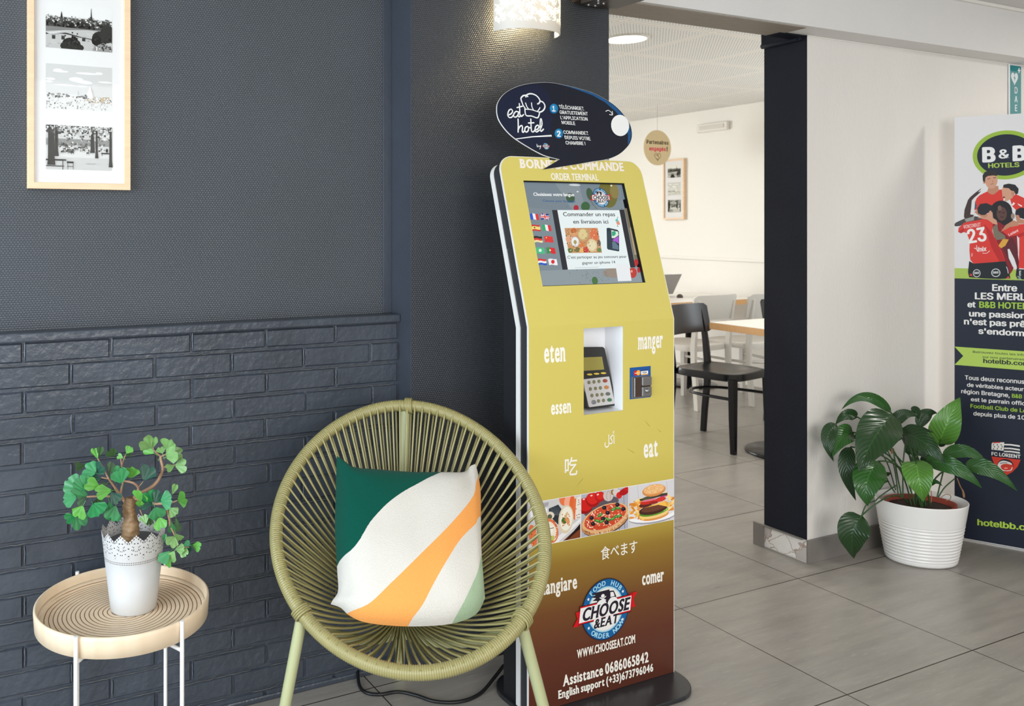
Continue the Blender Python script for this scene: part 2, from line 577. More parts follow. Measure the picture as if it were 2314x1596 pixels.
# the dark wall on the left: brick wainscot, ledge, wallpaper above, corner pillar
YB, YW, XC, YP = 2.255, 2.31, 1.257, 2.1886
mb = MB().box(-3.2, XC, YW, YW + 0.14, 1.03, 2.6)
struct('wall_left', mb, M_DARKPAPER)
mb = MB().box(-3.2, XC, YB + 0.0055, YW + 0.14, 0.0, 1.045)
random.seed(3)
for k in range(17):                                          # painted bricks, half bond
    z1 = 0.989 + 0.0535 - 0.0635 * k if k else 1.041
    z0 = max(0.989 - 0.0635 * k + 0.0012, 0.0)
    if k: z1 = 0.989 - 0.0635 * (k - 1) - 0.0058
    x = 0.1909 + (0.112 if k % 2 else 0) - 0.2138 * 14 + random.uniform(-.006, .006)
    while x < XC - 0.02:
        xe = x + 0.2138
        a, b_ = x + 0.0022, min(xe - 0.0022, XC - 0.006)
        if b_ - a > 0.02 and b_ > -1.3:
            j = random.uniform(-0.0022, 0.0018)
            n = 6
            e = [random.uniform(-0.0009, 0.0009) for _ in range(2 * n + 2)]
            c = 0.0045
            front, back = [], []
            for i in range(n + 1):
                xx = a + c + (b_ - a - 2 * c) * i / n
                front.append((xx, YB + j, z1 - c + e[i]))
            for i in range(n, -1, -1):
                xx = a + c + (b_ - a - 2 * c) * i / n
                front.append((xx, YB + j, z0 + c + e[n + 1 + i]))
            for i in range(n + 1): back.append((a + (b_ - a) * i / n, YB + 0.0065, z1))
            for i in range(n, -1, -1): back.append((a + (b_ - a) * i / n, YB + 0.0065, z0))
            q = len(front)
            mb.add(front + back, [tuple(range(q))[::-1]] + [(i, (i + 1) % q, q + (i + 1) % q, q + i) for i in range(q)])
        x = xe
BW = struct('wall_left_brick', mb, M_BRICK)
dusty_highlight = MB()
bead = MB()
rb = random.Random(8)
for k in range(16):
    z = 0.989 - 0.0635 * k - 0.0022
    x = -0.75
    while x < XC - 0.03:                                     # dusty, lumpy mortar edge, paler to paint highlights along the bed joints
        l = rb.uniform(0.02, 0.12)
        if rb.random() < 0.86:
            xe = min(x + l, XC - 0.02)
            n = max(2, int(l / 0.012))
            dusty_highlight.tube([(x + (xe - x) * i / n, YB + rb.uniform(0.0, 0.0016), z - 0.0030 + rb.uniform(-0.0010, 0.0010)) for i in range(n + 1)], [0.0004] + [rb.uniform(0.0006, 0.0013) for _ in range(n - 1)] + [0.0004], 6)
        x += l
    xj = 0.1909 + (0.112 if k % 2 == 1 else 0)
    for q in range(-5, 6):
        xx = xj + 0.2138 * q - 0.0002
        if -0.8 < xx < XC - 0.04 and rb.random() < 0.8:
            zt = 0.989 - 0.0635 * (k - 1) - 0.010
            zb = 0.989 - 0.0635 * k + 0.006
            bead.tube([(xx + rb.uniform(-.0006, .0006), YB + 0.0012, zb + (zt - zb) * i / 6) for i in range(7)], [0.0006] + [rb.uniform(0.0012, 0.0021) for _ in range(5)] + [0.0006], 8)
struct('trim_14', dusty_highlight, mat('dusty_edge_highlight', (98, 97, 95), 0.6, bump=(200, .001)))
struct('trim_15', bead, mat('highlight_bead', (92, 98, 106), 0.12))  # tubes added to catch a window highlight along the vertical joints
# a skim of plaster at the foot of the bricks
struct('baseboard_left', MB().prism([(-3.2, YB + .01, 0), (XC, YB + .01, 0), (XC, YB + .01, .018), (-3.2, YB + .01, .018)], (0, -0.016, 0)), M_BRICK, 0.005)
struct('trim_1', MB().box(-3.2, XC, YB - 0.008, YW + 0.01, 1.0425, 1.066), M_BRICK, 0.004)      # ledge on the bricks
struct('trim_2', MB().box(XC - 0.03, XC, YW - 0.006, YW + 0.05, 1.066, 2.6), M_DARKPAINT, 0.001)    # smooth strip in the corner
# the pillar: papered front, smooth painted side
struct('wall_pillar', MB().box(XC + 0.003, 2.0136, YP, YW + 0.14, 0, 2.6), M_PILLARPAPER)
struct('trim_3', MB().box(XC, XC + 0.003, YP + 0.0005, YW + 0.14, 0, 2.6), M_DARKPAINT)
# the pale wall to the right of the doorway, with its dark end face
XJ, YL, YE = 3.099, 2.272, 2.462
struct('wall_right', MB().box(XJ + 0.003, 7.2, YL, YE, 0, 2.085).box(XJ + 0.003, 7.2, 2.336, YE, 2.085, 2.36), M_LIGHTWALL)
struct('trim_4', MB().box(XJ, XJ + 0.003, YL - 0.001, YE, 0.092, 2.085), M_JAMB)
# beam over doorway and pale wall, soffit, dark lintel end
ZS = 2.085
mb = MB().box(2.0136, 7.2, 2.165, 2.335, ZS, 2.46)
struct('wall_beam', mb, M_BEAM)
struct('trim_5', MB().box(2.0136, XJ - 0.12, 2.185, 2.336, ZS - 0.0025, ZS), mat('wood_soffit', (150, 138, 124), 0.6, var=(20, .08), scale=(1, 8, 1)))
struct('trim_6', MB().box(XJ - 0.15, XJ + 0.003, YL + 0.002, 2.337, ZS - 0.005, ZS + 0.001), M_JAMB, 0.002)
mb = MB().tube([(XJ - 0.016, 2.30, ZS - 0.012), (XJ - 0.016, YE, ZS - 0.012)], 0.010, 10)
mb.box(XJ - 0.02, XJ + 0.001, 2.285, YE, ZS - 0.02, ZS + .06)
struct('trim_7', mb, M_JAMB, 0.003)
struct('trim_8', MB().box(2.0136, 7.2, 2.150, 2.166, 2.283, 2.297), M_WHITE, 0.003)                   # white bead under the ceiling
struct('trim_9', MB().box(XJ + 0.004, 7.2, YL - 0.004, YL + 0.002, ZS - 0.005, ZS - 0.0005), M_WHITE)     # caulk line under the beam
struct('ceiling', MB().box(-3.2, 7.2, -1.4, 2.165, 2.297, 2.36), mat('lobby_ceiling', (214, 211, 206), 0.7, bump=(80, .0005)))
# skirting of tile along the pale wall; on the end face it has come off and bare plaster shows
struct('baseboard_right', MB().box(XJ, 7.2, YL - 0.010, YL, 0, 0.0915), M_SKIRT, 0.0015)
M_PLASTER = bpy.data.materials.new('bare_plaster')
t, b = nodes(M_PLASTER)
tc = t.nodes.new('ShaderNodeTexCoord')
vo = t.nodes.new('ShaderNodeTexVoronoi')
vo.feature = 'DISTANCE_TO_EDGE'
vo.inputs['Scale'].default_value = 13
nz = t.nodes.new('ShaderNodeTexNoise')
nz.inputs['Scale'].default_value = 24
vm = t.nodes.new('ShaderNodeVectorMath')
vm.operation = 'MULTIPLY_ADD'
t.links.new(nz.outputs['Color'], vm.inputs[0])
vm.inputs[1].default_value = (0.05, 0.05, 0.05)
t.links.new(tc.outputs['Object'], vm.inputs[2])
t.links.new(tc.outputs['Object'], nz.inputs['Vector'])
t.links.new(vm.outputs[0], vo.inputs['Vector'])
crack = nmath(t, 'LESS_THAN', vo.outputs['Distance'], 0.025)
v2 = t.nodes.new('ShaderNodeTexVoronoi')
v2.inputs['Scale'].default_value = 13
t.links.new(vm.outputs[0], v2.inputs['Vector'])
sep = t.nodes.new('ShaderNodeSeparateColor')
t.links.new(v2.outputs['Color'], sep.inputs[0])
patch = mixcol(t, nmath(t, 'GREATER_THAN', sep.outputs[0], 0.45), lin((226, 222, 216)), lin((186, 178, 172)))
t.links.new(mixcol(t, nmath(t, 'MULTIPLY', crack, .7), patch, lin((150, 122, 104))), b.inputs['Base Color'])
b.inputs['Roughness'].default_value = 0.85
bp = t.nodes.new('ShaderNodeBump')
bp.inputs['Distance'].default_value = 0.004
t.links.new(vo.outputs['Distance'], bp.inputs['Height'])
t.links.new(bp.outputs[0], b.inputs['Normal'])
mb = MB()
N_ = 26
bot = [0.004 + 0.006 * abs(mnoise.noise((i * 0.7, 3, 0))) for i in range(N_ + 1)]
pts = [(XJ - 0.0015, YL + (YE - YL) * i / N_, 0.088 + 0.004 * mnoise.noise((i * .9, 8, 1))) for i in range(N_ + 1)]
pts += [(XJ - 0.0015, YL + (YE - YL) * i / N_, bot[i]) for i in range(N_, -1, -1)]
mb.prism(pts, (0.003, 0, 0))
struct('trim_10', mb, M_PLASTER)
mb = MB().box(XJ - 0.011, XJ, YE - 0.002, YE + 0.045, 0, 0.094).box(XJ - 0.011, XJ, YL + .012, YE, 0.0885, 0.094)
struct('trim_11', mb, M_SKIRT, 0.001)

# ------------------------------------------------------------------ the dining room beyond
XR = 6.12
struct('wall_dining', MB().box(XR, XR + 0.1, YE, 8.2, 0, 2.36), M_DININGWALL)
struct('wall_far', MB().box(1.2, XR, 8.1, 8.2, 0, 2.36), M_DININGWALL)
struct('wall_partition', MB().box(1.1, 1.2, YW + 0.14, 8.2, 0, 2.36), M_DININGWALL)
struct('trim_12', MB().box(XR - 0.013, XR, YE, 8.1, 1.030, 1.056), M_WHITE, 0.004)     # dado rail
def perforated():
    m = bpy.data.materials.new('perforated_ceiling_tiles')
    t, b = nodes(m)
    N, L = t.nodes, t.links
    tc = N.new('ShaderNodeTexCoord')
    mp = N.new('ShaderNodeMapping')
    mp.inputs['Location'].default_value = (-3.69, -3.24, 0)
    L.new(tc.outputs['Object'], mp.inputs[0])
    sp = N.new('ShaderNodeSeparateXYZ')
    L.new(mp.outputs[0], sp.inputs[0])
    def tri(s, p):
        f = nmath(t, 'FRACT', nmath(t, 'DIVIDE', s, p))
        return nmath(t, 'MULTIPLY', nmath(t, 'MINIMUM', f, nmath(t, 'SUBTRACT', 1.0, f)), p)
    px_, py_ = 0.0205, 0.0205
    ex, ey = tri(sp.outputs['X'], 0.615), tri(sp.outputs['Y'], 0.615)
    e = nmath(t, 'MINIMUM', ex, ey)
    hx, hy = tri(sp.outputs['X'], px_), tri(sp.outputs['Y'], py_)
    r = nmath(t, 'SQRT', nmath(t, 'ADD', nmath(t, 'MULTIPLY', hx, hx), nmath(t, 'MULTIPLY', hy, hy)))
    hole = nmath(t, 'MULTIPLY', nmath(t, 'LESS_THAN', r, 0.0046), nmath(t, 'GREATER_THAN', e, 0.03))
    rail = nmath(t, 'LESS_THAN', e, 0.013)
    edge = nmath(t, 'LESS_THAN', nmath(t, 'ABSOLUTE', nmath(t, 'SUBTRACT', e, 0.0145)), 0.0016)
    c = mixcol(t, hole, lin((238, 236, 231)), lin((130, 126, 120)))
    c = mixcol(t, rail, c, lin((240, 236, 228)))
    c = mixcol(t, edge, c, lin((168, 160, 150)))
    L.new(c, b.inputs['Base Color'])
    b.inputs['Roughness'].default_value = 0.8
    b.inputs['Specular IOR Level'].default_value = 0.2
    return m
struct('ceiling_dining', MB().box(1.1, XR, 2.335, 8.2, 2.35, 2.40), perforated())
struct('trim_13', MB().box(2.0136, XR, 2.335, 2.38, 2.335, 2.3495), M_WHITE, 0.002)
# unseen window frames added on solid dining room walls round the assumed window lights: one on the side wall behind the dark wall end, one on the far wall
mb = MB()
for y0, y1, z0, z1 in ((2.55, 3.45, .80, .85), (2.55, 3.45, 2.05, 2.10), (2.55, 2.60, .85, 2.05), (3.40, 3.45, .85, 2.05)): mb.box(XR - 0.03, XR, y0, y1, z0, z1)
struct('added_window_frame_1', mb, M_WHITE, 0.003)
mb = MB()
for x0, x1, z0, z1 in ((1.40, 3.70, .68, .74), (1.40, 3.70, 2.26, 2.32), (1.40, 1.46, .74, 2.26), (3.64, 3.70, .74, 2.26), (2.52, 2.58, .74, 2.26)): mb.box(x0, x1, 8.06, 8.1, z0, z1)
struct('added_window_frame_2', mb, M_WHITE, 0.003)

class Pict:
    """draw on a canvas in the coordinates of a magnified view: off = corner, sc = magnification"""
    def __init__(s, c, off, sc, clip=None):
        s.c, s.off, s.sc = c, off, sc
        s.clip = clip                                   # (u0, v0, u1, v1) on the panel
    def q(s, pts):
        r = s.c.pxs(pts, s.off, s.sc)
        if s.clip:
            r = clip_poly(r, s.clip)
        return r
    def P(s, pts, rgb, smooth=False):
        if smooth: pts = [tuple(p[:2]) for p in spline([(x, y, 0) for x, y in pts], 5, True)]
        r = s.q(pts)
        if len(r) > 2: s.c.poly(r, rgb)
    def E(s, cx, cy, rx, ry, rgb, rot=0.0, seg=22):
        ca, sa = math.cos(R(rot)), math.sin(R(rot))
        s.P([(cx + rx * math.cos(a) * ca - ry * math.sin(a) * sa, cy + rx * math.cos(a) * sa + ry * math.sin(a) * ca)
             for a in [-2 * math.pi * i / seg for i in range(seg)]], rgb)
    def S(s, pts, w, rgb, smooth=True, ends=None):
        uv = s.c.pxs(pts, s.off, s.sc)
        a, b = s.c.px(s.off[0], s.off[1]), s.c.px(s.off[0] + 100 / s.sc, s.off[1])
        k = math.hypot(b[0] - a[0], b[1] - a[1]) / 100
        s.c.stroke(uv, w * k, rgb, smooth, ends)
    def T(s, txt, a, b, top, rgb, bold=0.0, style=None):
        f = lambda p: (s.off[0] + p[0] / s.sc, s.off[1] + p[1] / s.sc)
        s.c.tpx(txt, f(a), f(b), f(top), rgb, bold, style)
def clip_poly(pts, box):
    u0, v0, u1, v1 = box
    for ax, lim, sg in ((0, u0, 1), (0, u1, -1), (1, v0, 1), (1, v1, -1)):
        out = []
        for i in range(len(pts)):
            a, b = pts[i - 1], pts[i]
            ia, ib = (a[ax] - lim) * sg >= 0, (b[ax] - lim) * sg >= 0
            if ia != ib:
                t = (lim - a[ax]) / (b[ax] - a[ax])
                out.append((a[0] + (b[0] - a[0]) * t, a[1] + (b[1] - a[1]) * t))
            if ib: out.append(b)
        pts = out
        if not pts: return []
    return pts

# ------------------------------------------------------------------ the order terminal
KX0, KX1, KY, KZ, LEAN = 1.438, 1.9655, 1.867, 1.059, R(16.2)
sL, cL = math.sin(LEAN), math.cos(LEAN)
KTOP = 0.491
def kp(x, t, dlt=0.0):
    """point on the bent profile of the terminal; t along the face from the bend, dlt behind the face"""
    z0 = KZ - dlt * math.tan(LEAN / 2)
    if t <= 0: return Vector((x, KY + dlt, KZ + t if t < -0.2 else z0 + t))
    return Vector((x, KY + dlt + t * sL, z0 + t * cL))
def arc_top(x0, x1, top, r, n=8):
    out = []
    for i in range(n + 1):
        a = math.pi - math.pi / 2 * i / n
        out.append((x0 + r + r * math.cos(a), top - r + r * math.sin(a)))
    for i in range(n + 1):
        a = math.pi / 2 - math.pi / 2 * i / n
        out.append((x1 - r + r * math.cos(a), top - r + r * math.sin(a)))
    return out
def plate(mb, x0, x1, d0, d1, z0=0.0125, top=KTOP, r=0.045, tmin=None):
    """a sheet bent like the face, from depth d0 to d1"""
    up = [(x0, 0.0)] + arc_top(x0, x1, top, r) + [(x1, 0.0)]
    lo = [(x0, z0 - KZ), (x0, 0.0), (x1, 0.0), (x1, z0 - KZ)]
    for pts in (up, lo) if tmin is None else (up,):
        if tmin is not None: pts = [(x, max(t, tmin)) for x, t in pts]
        n = len(pts)
        vs = [kp(x, t, d0) for x, t in pts] + [kp(x, t, d1) for x, t in pts]
        mb.add(vs, [tuple(range(n))[::-1], tuple(range(n, 2 * n))] + [(i, (i + 1) % n, n + (i + 1) % n, n + i) for i in range(n)])
    return mb
KIOSK = thing('order_terminal', (1.70, 1.93, 0), 'tall gold and brown ordering terminal with a screen and card reader', 'kiosk')
M_KBODY = mat('charcoal_lacquer', (52, 53, 56), 0.42, bump=(400, 0.0001))
M_KDARK = mat('black_cabinet', (26, 27, 30), 0.5)
M_KEDGE = mat('white_sheet_edge', (232, 229, 224), 0.45)
M_BASE = mat('black_base_steel', (42, 42, 45), 0.28, bump=(200, 0.0001))

# base
mb = MB()
pts = []
bx0, bx1, by0, by1, br = 1.432, 1.978, 1.757, 2.075, 0.10
for cx_, cy_, a0 in ((bx1 - br, by1 - br, 0), (bx0 + br, by1 - br, 90), (bx0 + br, by0 + br, 180), (bx1 - br, by0 + br, 270)):
    for i in range(9):
        a = R(a0 + 90 * i / 8)
        pts.append((cx_ + br * math.cos(a), cy_ + br * math.sin(a), 0.0))
mb.prism(pts, (0, 0, 0.0125))
mb.build('base_plate', M_BASE, KIOSK, bevel=0.002)
# cabinet behind
mb = MB()
side = [(KX0 + .006, KY + .0565, .0125), (KX0 + .006, KY + .121, .0125), (KX0 + .006, KY + .121, 1.245), (KX0 + .006, KY + .112, 1.255)]
q = kp(KX0 + .006, 0.03, .0565)
side.append((KX0 + .006, q.y, q.z))
nS = len(side)
sv_ = [Vector(p) for p in side] + [Vector(p) + Vector((KX1 - KX0 - .012, 0, 0)) for p in side]
mb.add(sv_, [tuple(range(nS)), tuple(range(nS, 2 * nS))[::-1]] + [(i, (i + 1) % nS, nS + (i + 1) % nS, nS + i) for i in range(nS - 1)])   # open towards the recess
mb.build('rear_cabinet', M_KDARK, KIOSK)
def hull(x0, x1, top, t0, t1):
    """the dark side wall between face and rear plate, from t0 up to t1 on both sides (over the top if t1 is None)"""
    mb = MB()
    arc = arc_top(x0, x1, top, 0.042)
    paths = [[(x0, t0), (x0, 0.0), (x0, 0.2215)], [(x1, 0.2215), (x1, 0.0), (x1, t0)]] if t1 is not None else [[(x0, 0.2225)] + arc + [(x1, 0.2225)]]
    for P in paths:
        n = len(P)
        vs = [kp(x, t - (0.012 if d > .03 and t > .3 else 0), d) for d in (0.0062, 0.0393) for x, t in P]
        mb.add(vs, [(i, i + 1, n + i + 1, n + i) for i in range(n - 1)])
    return mb
mb = hull(KX0 + .003, KX1 - .003, KTOP, 0.0125 - KZ, 0.222)
mb.build('body', M_KBODY, KIOSK)
hull(KX0 + .002, KX1 - .002, KTOP + .0008, 0, None).build('body_lid', M_KBODY, KIOSK)

# face with openings for screen, pin pad and card reader
M_FACE = bpy.data.materials.new('printed_gold_face')
t, b = nodes(M_FACE)
geo = t.nodes.new('ShaderNodeNewGeometry')
spz = t.nodes.new('ShaderNodeSeparateXYZ')
t.links.new(geo.outputs['Position'], spz.inputs[0])
rp = t.nodes.new('ShaderNodeValToRGB')
zr = nmath(t, 'DIVIDE', spz.outputs['Z'], 1.6, True)
t.links.new(zr, rp.inputs[0])
el = rp.color_ramp.elements
el[0].position, el[0].color = 0.0, lin((82, 38, 24))
el[1].position, el[1].color = 1.0, lin((216, 200, 104))
for p_, c_ in ((0.10, (94, 45, 24)), (0.17, (112, 66, 26)), (0.255, (150, 116, 38)), (0.31, (190, 168, 66)), (0.42, (209, 191, 92))):
    e = el.new(p_)
    e.color = lin(c_)
t.links.new(rp.outputs[0], b.inputs['Base Color'])
b.inputs['Roughness'].default_value = 0.42
LO = Canvas((KX0, KY, 0), (1, 0, 0), (0, 0, 1))
UP = Canvas(kp(KX0, 1e-6), (1, 0, 0), (0, sL, cL))
def box_uv(c, pts):
    q = [c.px(*p) for p in pts]
    return (sum(q[i][0] for i in (0, 3)) / 2, sum(q[i][1] for i in (2, 3)) / 2, sum(q[i][0] for i in (1, 2)) / 2, sum(q[i][1] for i in (0, 1)) / 2)
SCR = box_uv(UP, [(1184, 408), (1413, 414), (1459, 638), (1225, 648)])
PIN = box_uv(LO, [(1318, 742), (1408, 738), (1410, 928), (1320, 938)])
mb = MB()
KW = KX1 - KX0
def slabface(pts, fn):
    n = len(pts)
    vs = [fn(p, 0) for p in pts] + [fn(p, 1) for p in pts]
    mb.add(vs, [tuple(range(n)), tuple(range(n, 2 * n))[::-1]] + [(i, (i + 1) % n, n + (i + 1) % n, n + i) for i in range(n)])
up = lambda p, k: kp(KX0 + p[0], max(p[1], 1e-6), 0.003 * k)
lo = lambda p, k: Vector((KX0 + p[0], KY + 0.003 * k, p[1]))
u0, v0, u1, v1 = SCR
slabface([(0.0, v1)] + arc_top(0.0, KW, KTOP, 0.045) + [(KW, v1)], up)
for p in ([(0, v0), (0, v1), (u0, v1), (u0, v0)], [(u1, v0), (u1, v1), (KW, v1), (KW, v0)], [(0, 0), (0, v0), (KW, v0), (KW, 0)]): slabface(p, up)
u0, v0, u1, v1 = PIN
for p in ([(0, .0135), (0, v0), (KW, v0), (KW, .0135)], [(0, v1), (0, KZ), (KW, KZ), (KW, v1)], [(0, v0), (0, v1), (u0, v1), (u0, v0)], [(u1, v0), (u1, v1), (KW, v1), (KW, v0)]): slabface(p, lo)
FACE = mb.build('front_panel', M_FACE, KIOSK)
mb = MB()                                       # thick white rear plate, cut out round the recess
up = lambda p, k: kp(KX0 + p[0], max(p[1], 1e-6), 0.0395 + 0.0168 * k)
lo = lambda p, k: Vector((KX0 + p[0], KY + 0.0395 + 0.0168 * k, min(p[1], KZ - .0395 * math.tan(LEAN / 2) - (.0168 * k) * math.tan(LEAN / 2)) if p[1] > 1 else p[1]))
slabface([(0.0, 0.0)] + arc_top(0.0, KW, KTOP - .012, 0.045) + [(KW, 0.0)], up)
u0, v0, u1, v1 = PIN[0] - .003, PIN[1] - .003, PIN[2] + .003, PIN[3] + .003
for p in ([(0, .0135), (0, v0), (KW, v0), (KW, .0135)], [(0, v1), (0, 1.1), (KW, 1.1), (KW, v1)], [(0, v0), (0, v1), (u0, v1), (u0, v0)], [(u1, v0), (u1, v1), (KW, v1), (KW, v0)]): slabface(p, lo)
mb.build('rear_plate', M_KEDGE, KIOSK)
# white edge of the sheet: a rim standing 1 mm proud of the print all round
mb = MB()
out = [(0.0, .0125 - KZ), (0.0, 0.0)] + arc_top(0.0, KW, KTOP, 0.045) + [(KW, 0.0), (KW, .0125 - KZ)]
rim_path = [kp(KX0 + x, tt, 0.0034) for x, tt in out]
cen = Vector((0, 0, 0))
def rim(path_uv, grow, d0, d1):
    n = len(path_uv)
    a = []
    for i in range(n):
        p, q_ = path_uv[max(i - 1, 0)], path_uv[min(i + 1, n - 1)]
        dx, dy = q_[0] - p[0], q_[1] - p[1]
        l = math.hypot(dx, dy)
        a.append((path_uv[i][0] - dy / l * grow, path_uv[i][1] + dx / l * grow))
    vs = [kp(KX0 + x, tt, d0) for x, tt in path_uv] + [kp(KX0 + x, tt, d0) for x, tt in a] + [kp(KX0 + x, tt, d1) for x, tt in path_uv] + [kp(KX0 + x, tt, d1) for x, tt in a]
    fs = []
    for i in range(n - 1):
        fs += [(i, i + 1, n + i + 1, n + i), (2 * n + i, 3 * n + i, 3 * n + i + 1, 2 * n + i + 1), (n + i, n + i + 1, 3 * n + i + 1, 3 * n + i), (i, 2 * n + i, 2 * n + i + 1, i + 1)]
    mb.add(vs, fs)
rim(out, 0.0016, -0.0002, 0.0060)
mb.build('panel_rim', M_KEDGE, KIOSK)

# lettering and pictures on the lower face
FONT[0] = None
CREAM = (243, 238, 226)
for txt, a, b_, top in (('eten', (1229.6, 819), (1278.3, 815.8), (1229.2, 774)), ('manger', (1441.2, 789.5), (1497.9, 784.7), (1441, 751)),
                        ('essen', (1245.2, 936.9), (1291, 931.9), (1245, 905.5)), ('eat', (1454.5, 1034.2), (1486.3, 1029.7), (1454, 992)),
                        ('mangiare', (1215, 1347), (1303.9, 1329), (1214.6, 1315)), ('comer', (1451, 1322.6), (1500.2, 1312.2), (1450.5, 1293))):
    LO.tpx(txt, a, b_, top, CREAM, 0.045, 'slab')
FONT[0] = None
LO.tpx('\uFEDE\uFEDB\u0623', (1366, 1005), (1388.8, 1003), (1366, 984), CREAM, 0.012)
LO.tpx('吃', (1276, 1073), (1304.5, 1070), (1276, 1042), CREAM, 0.014)
LO.tpx('食べます', (1357.5, 1264), (1440, 1246), (1357.2, 1242), CREAM, 0.012)
for txt, a, b_, top in (('WWW.CHOOSEEAT.COM', (1303.5, 1488), (1435.5, 1452), (1303.2, 1470)), ('Assistance 0686065842', (1271.5, 1551.5), (1465.3, 1495.6), (1271, 1528)),
                        ('English support (+33)673796046', (1260.9, 1579.7), (1475.9, 1516.6), (1260.5, 1562))):
    LO.tpx(txt, a, b_, top, CREAM, 0.045, 'slab')
# scratches
D = Pict(LO, (1180, 700), 3.989)
for a, b_ in (((1105, 1003), (1150, 1052)), ((1225, 1078), (1250, 1105)), ((945, 1252), (1010, 1292)), ((490, 1592), (548, 1522))):
    D.S([a, b_], 2.2, (150, 132, 58), False, (0.4, 1.0))

FSTRIP = Pict(LO, (1190, 1080), 6.611)
vt0, vb0 = LO.px(1521, 1082)[1], LO.px(1521, 1175)[1]
LO.rect(0.0, vb0, KW, vt0, (240, 236, 230))
ua, ub = LO.px(1312, 1165)[0], LO.px(1420, 1145)[0]
g = 0.0015
pics = [(0.0, vb0 + g, ua - g, vt0 - g), (ua + g, vb0 + g, ub - g, vt0 - g), (ub + g, vb0 + g, KW, vt0 - g)]
rng = random.Random(5)
# sushi
F = Pict(LO, (1190, 1080), 6.611, pics[0])
LO.rect(*pics[0], (206, 204, 204))
F.P([(500, 980), (820, 690), (820, 900), (520, 985)], (122, 62, 32))
F.P([(560, 960), (820, 660), (820, 740), (640, 900)], (34, 22, 18))
F.P([(40, 430), (330, 360), (320, 420), (40, 520)], (168, 164, 170))
F.P([(40, 480), (310, 450), (300, 560), (60, 600)], (236, 236, 238))
F.P([(300, 1010), (820, 590), (820, 640), (470, 960)], (236, 234, 234))
F.E(560, 330, 75, 90, (232, 120, 70), -10); F.E(640, 360, 80, 140, (244, 170, 140), 10); F.E(680, 430, 45, 170, (226, 104, 54), 0)
F.E(770, 450, 75, 170, (236, 226, 214), 6); F.P([(700, 330), (740, 300), (720, 640), (660, 560)], (228, 112, 62))
for k in range(12): F.E(rng.uniform(735, 805), rng.uniform(330, 620), 6, 12, (120, 96, 84), rng.uniform(0, 90), 8)
F.P([(330, 460), (470, 400), (520, 470), (470, 700), (330, 560)], (44, 50, 56))
for k in range(9): F.S([(345 + k * 17, 430), (380 + k * 13, 560)], 5, (120, 130, 138), False, (0.3, 1))
F.E(350, 560, 62, 55, (226, 214, 196), 0); F.E(345, 580, 34, 36, (92, 96, 70), 0)
F.E(585, 620, 112, 215, (222, 206, 176), 6); F.E(590, 610, 92, 180, (240, 234, 218), 6)
F.E(560, 640, 42, 50, (66, 112, 50), 20); F.E(610, 640, 30, 56, (224, 152, 96), -15); F.E(590, 560, 16, 55, (216, 180, 120), 20)
for k in range(16): F.E(rng.uniform(530, 640), rng.uniform(540, 720), 7, 13, (208, 120, 70), rng.uniform(0, 180), 8)
F.E(340, 790, 130, 190, (226, 122, 74), -14); F.E(360, 800, 84, 150, (240, 228, 208), -14)
for k in range(46):
    a = rng.uniform(0, 6.28); F.E(335 + 115 * math.cos(a), 785 + 170 * math.sin(a), 12, 9, rng.choice([(238, 150, 100), (206, 84, 40), (246, 190, 150)]), 0, 8)
F.E(350, 910, 40, 44, (78, 116, 40), 0); F.E(385, 900, 26, 40, (190, 196, 96), 20); F.E(350, 790, 40, 70, (246, 240, 226), 10); F.S([(315, 740), (350, 755), (400, 745)], 8, (60, 56, 40))
F.E(90, 870, 60, 170, (226, 116, 66), -8)
for k in range(14): F.E(rng.uniform(60, 130), rng.uniform(720, 1000), 10, 14, rng.choice([(240, 160, 110), (200, 80, 40), (110, 110, 60)]), 0, 8)
# pizza
F = Pict(LO, (1190, 1080), 6.611, pics[1])
LO.rect(*pics[1], (176, 176, 186))
for x in (1010, 1195, 1360, 1440): F.P([(x, 140), (x + 8, 140), (x + 30, 880), (x + 20, 880)], (128, 128, 138))
F.E(1110, 430, 280, 110, (92, 84, 92), -24)
F.E(850, 430, 130, 110, (150, 16, 18), 0); F.E(870, 400, 110, 100, (206, 30, 26), 0)
F.E(985, 330, 105, 110, (168, 18, 18), 0); F.E(980, 310, 88, 86, (214, 38, 32), 0); F.E(1090, 280, 75, 80, (182, 20, 20), 0); F.E(1090, 268, 58, 60, (216, 36, 30), 0)
for x, y in ((850, 320), (965, 265), (1060, 250)): F.E(x, y, 18, 12, (255, 200, 190), -20, 10)
F.E(1215, 270, 75, 80, (206, 190, 184), 0); F.S([(1215, 190), (1190, 260), (1200, 330)], 8, (178, 150, 150)); F.S([(1225, 190), (1250, 260), (1240, 330)], 8, (180, 156, 160)); F.E(1285, 215, 30, 40, (150, 110, 40), 0)
F.E(1340, 215, 60, 50, (214, 200, 196), 0); F.E(1378, 262, 42, 50, (206, 36, 32), 0); F.E(1450, 210, 75, 48, (176, 22, 24), -25); F.E(1490, 165, 40, 26, (200, 30, 30), 0)
F.E(1175, 635, 385, 205, (72, 56, 50), -24); F.E(1170, 620, 388, 205, (196, 138, 88), -24); F.E(1170, 600, 372, 190, (228, 178, 126), -24)
F.E(1170, 585, 335, 160, (206, 74, 44), -24)
def pz(rad=1.0):
    a, r_ = rng.uniform(0, 6.28), math.sqrt(rng.random()) * rad
    x, y = 320 * r_ * math.cos(a), 150 * r_ * math.sin(a)
    ca, sa = math.cos(R(-24)), math.sin(R(-24))
    return 1170 + x * ca - y * sa, 585 + x * sa + y * ca
for k in range(210):
    x, y = pz()
    F.E(x, y, rng.uniform(8, 24), rng.uniform(4, 9), rng.choice([(232, 96, 60), (240, 196, 150), (196, 40, 26), (246, 214, 180), (220, 120, 90), (250, 230, 210)]), rng.uniform(0, 180), 7)
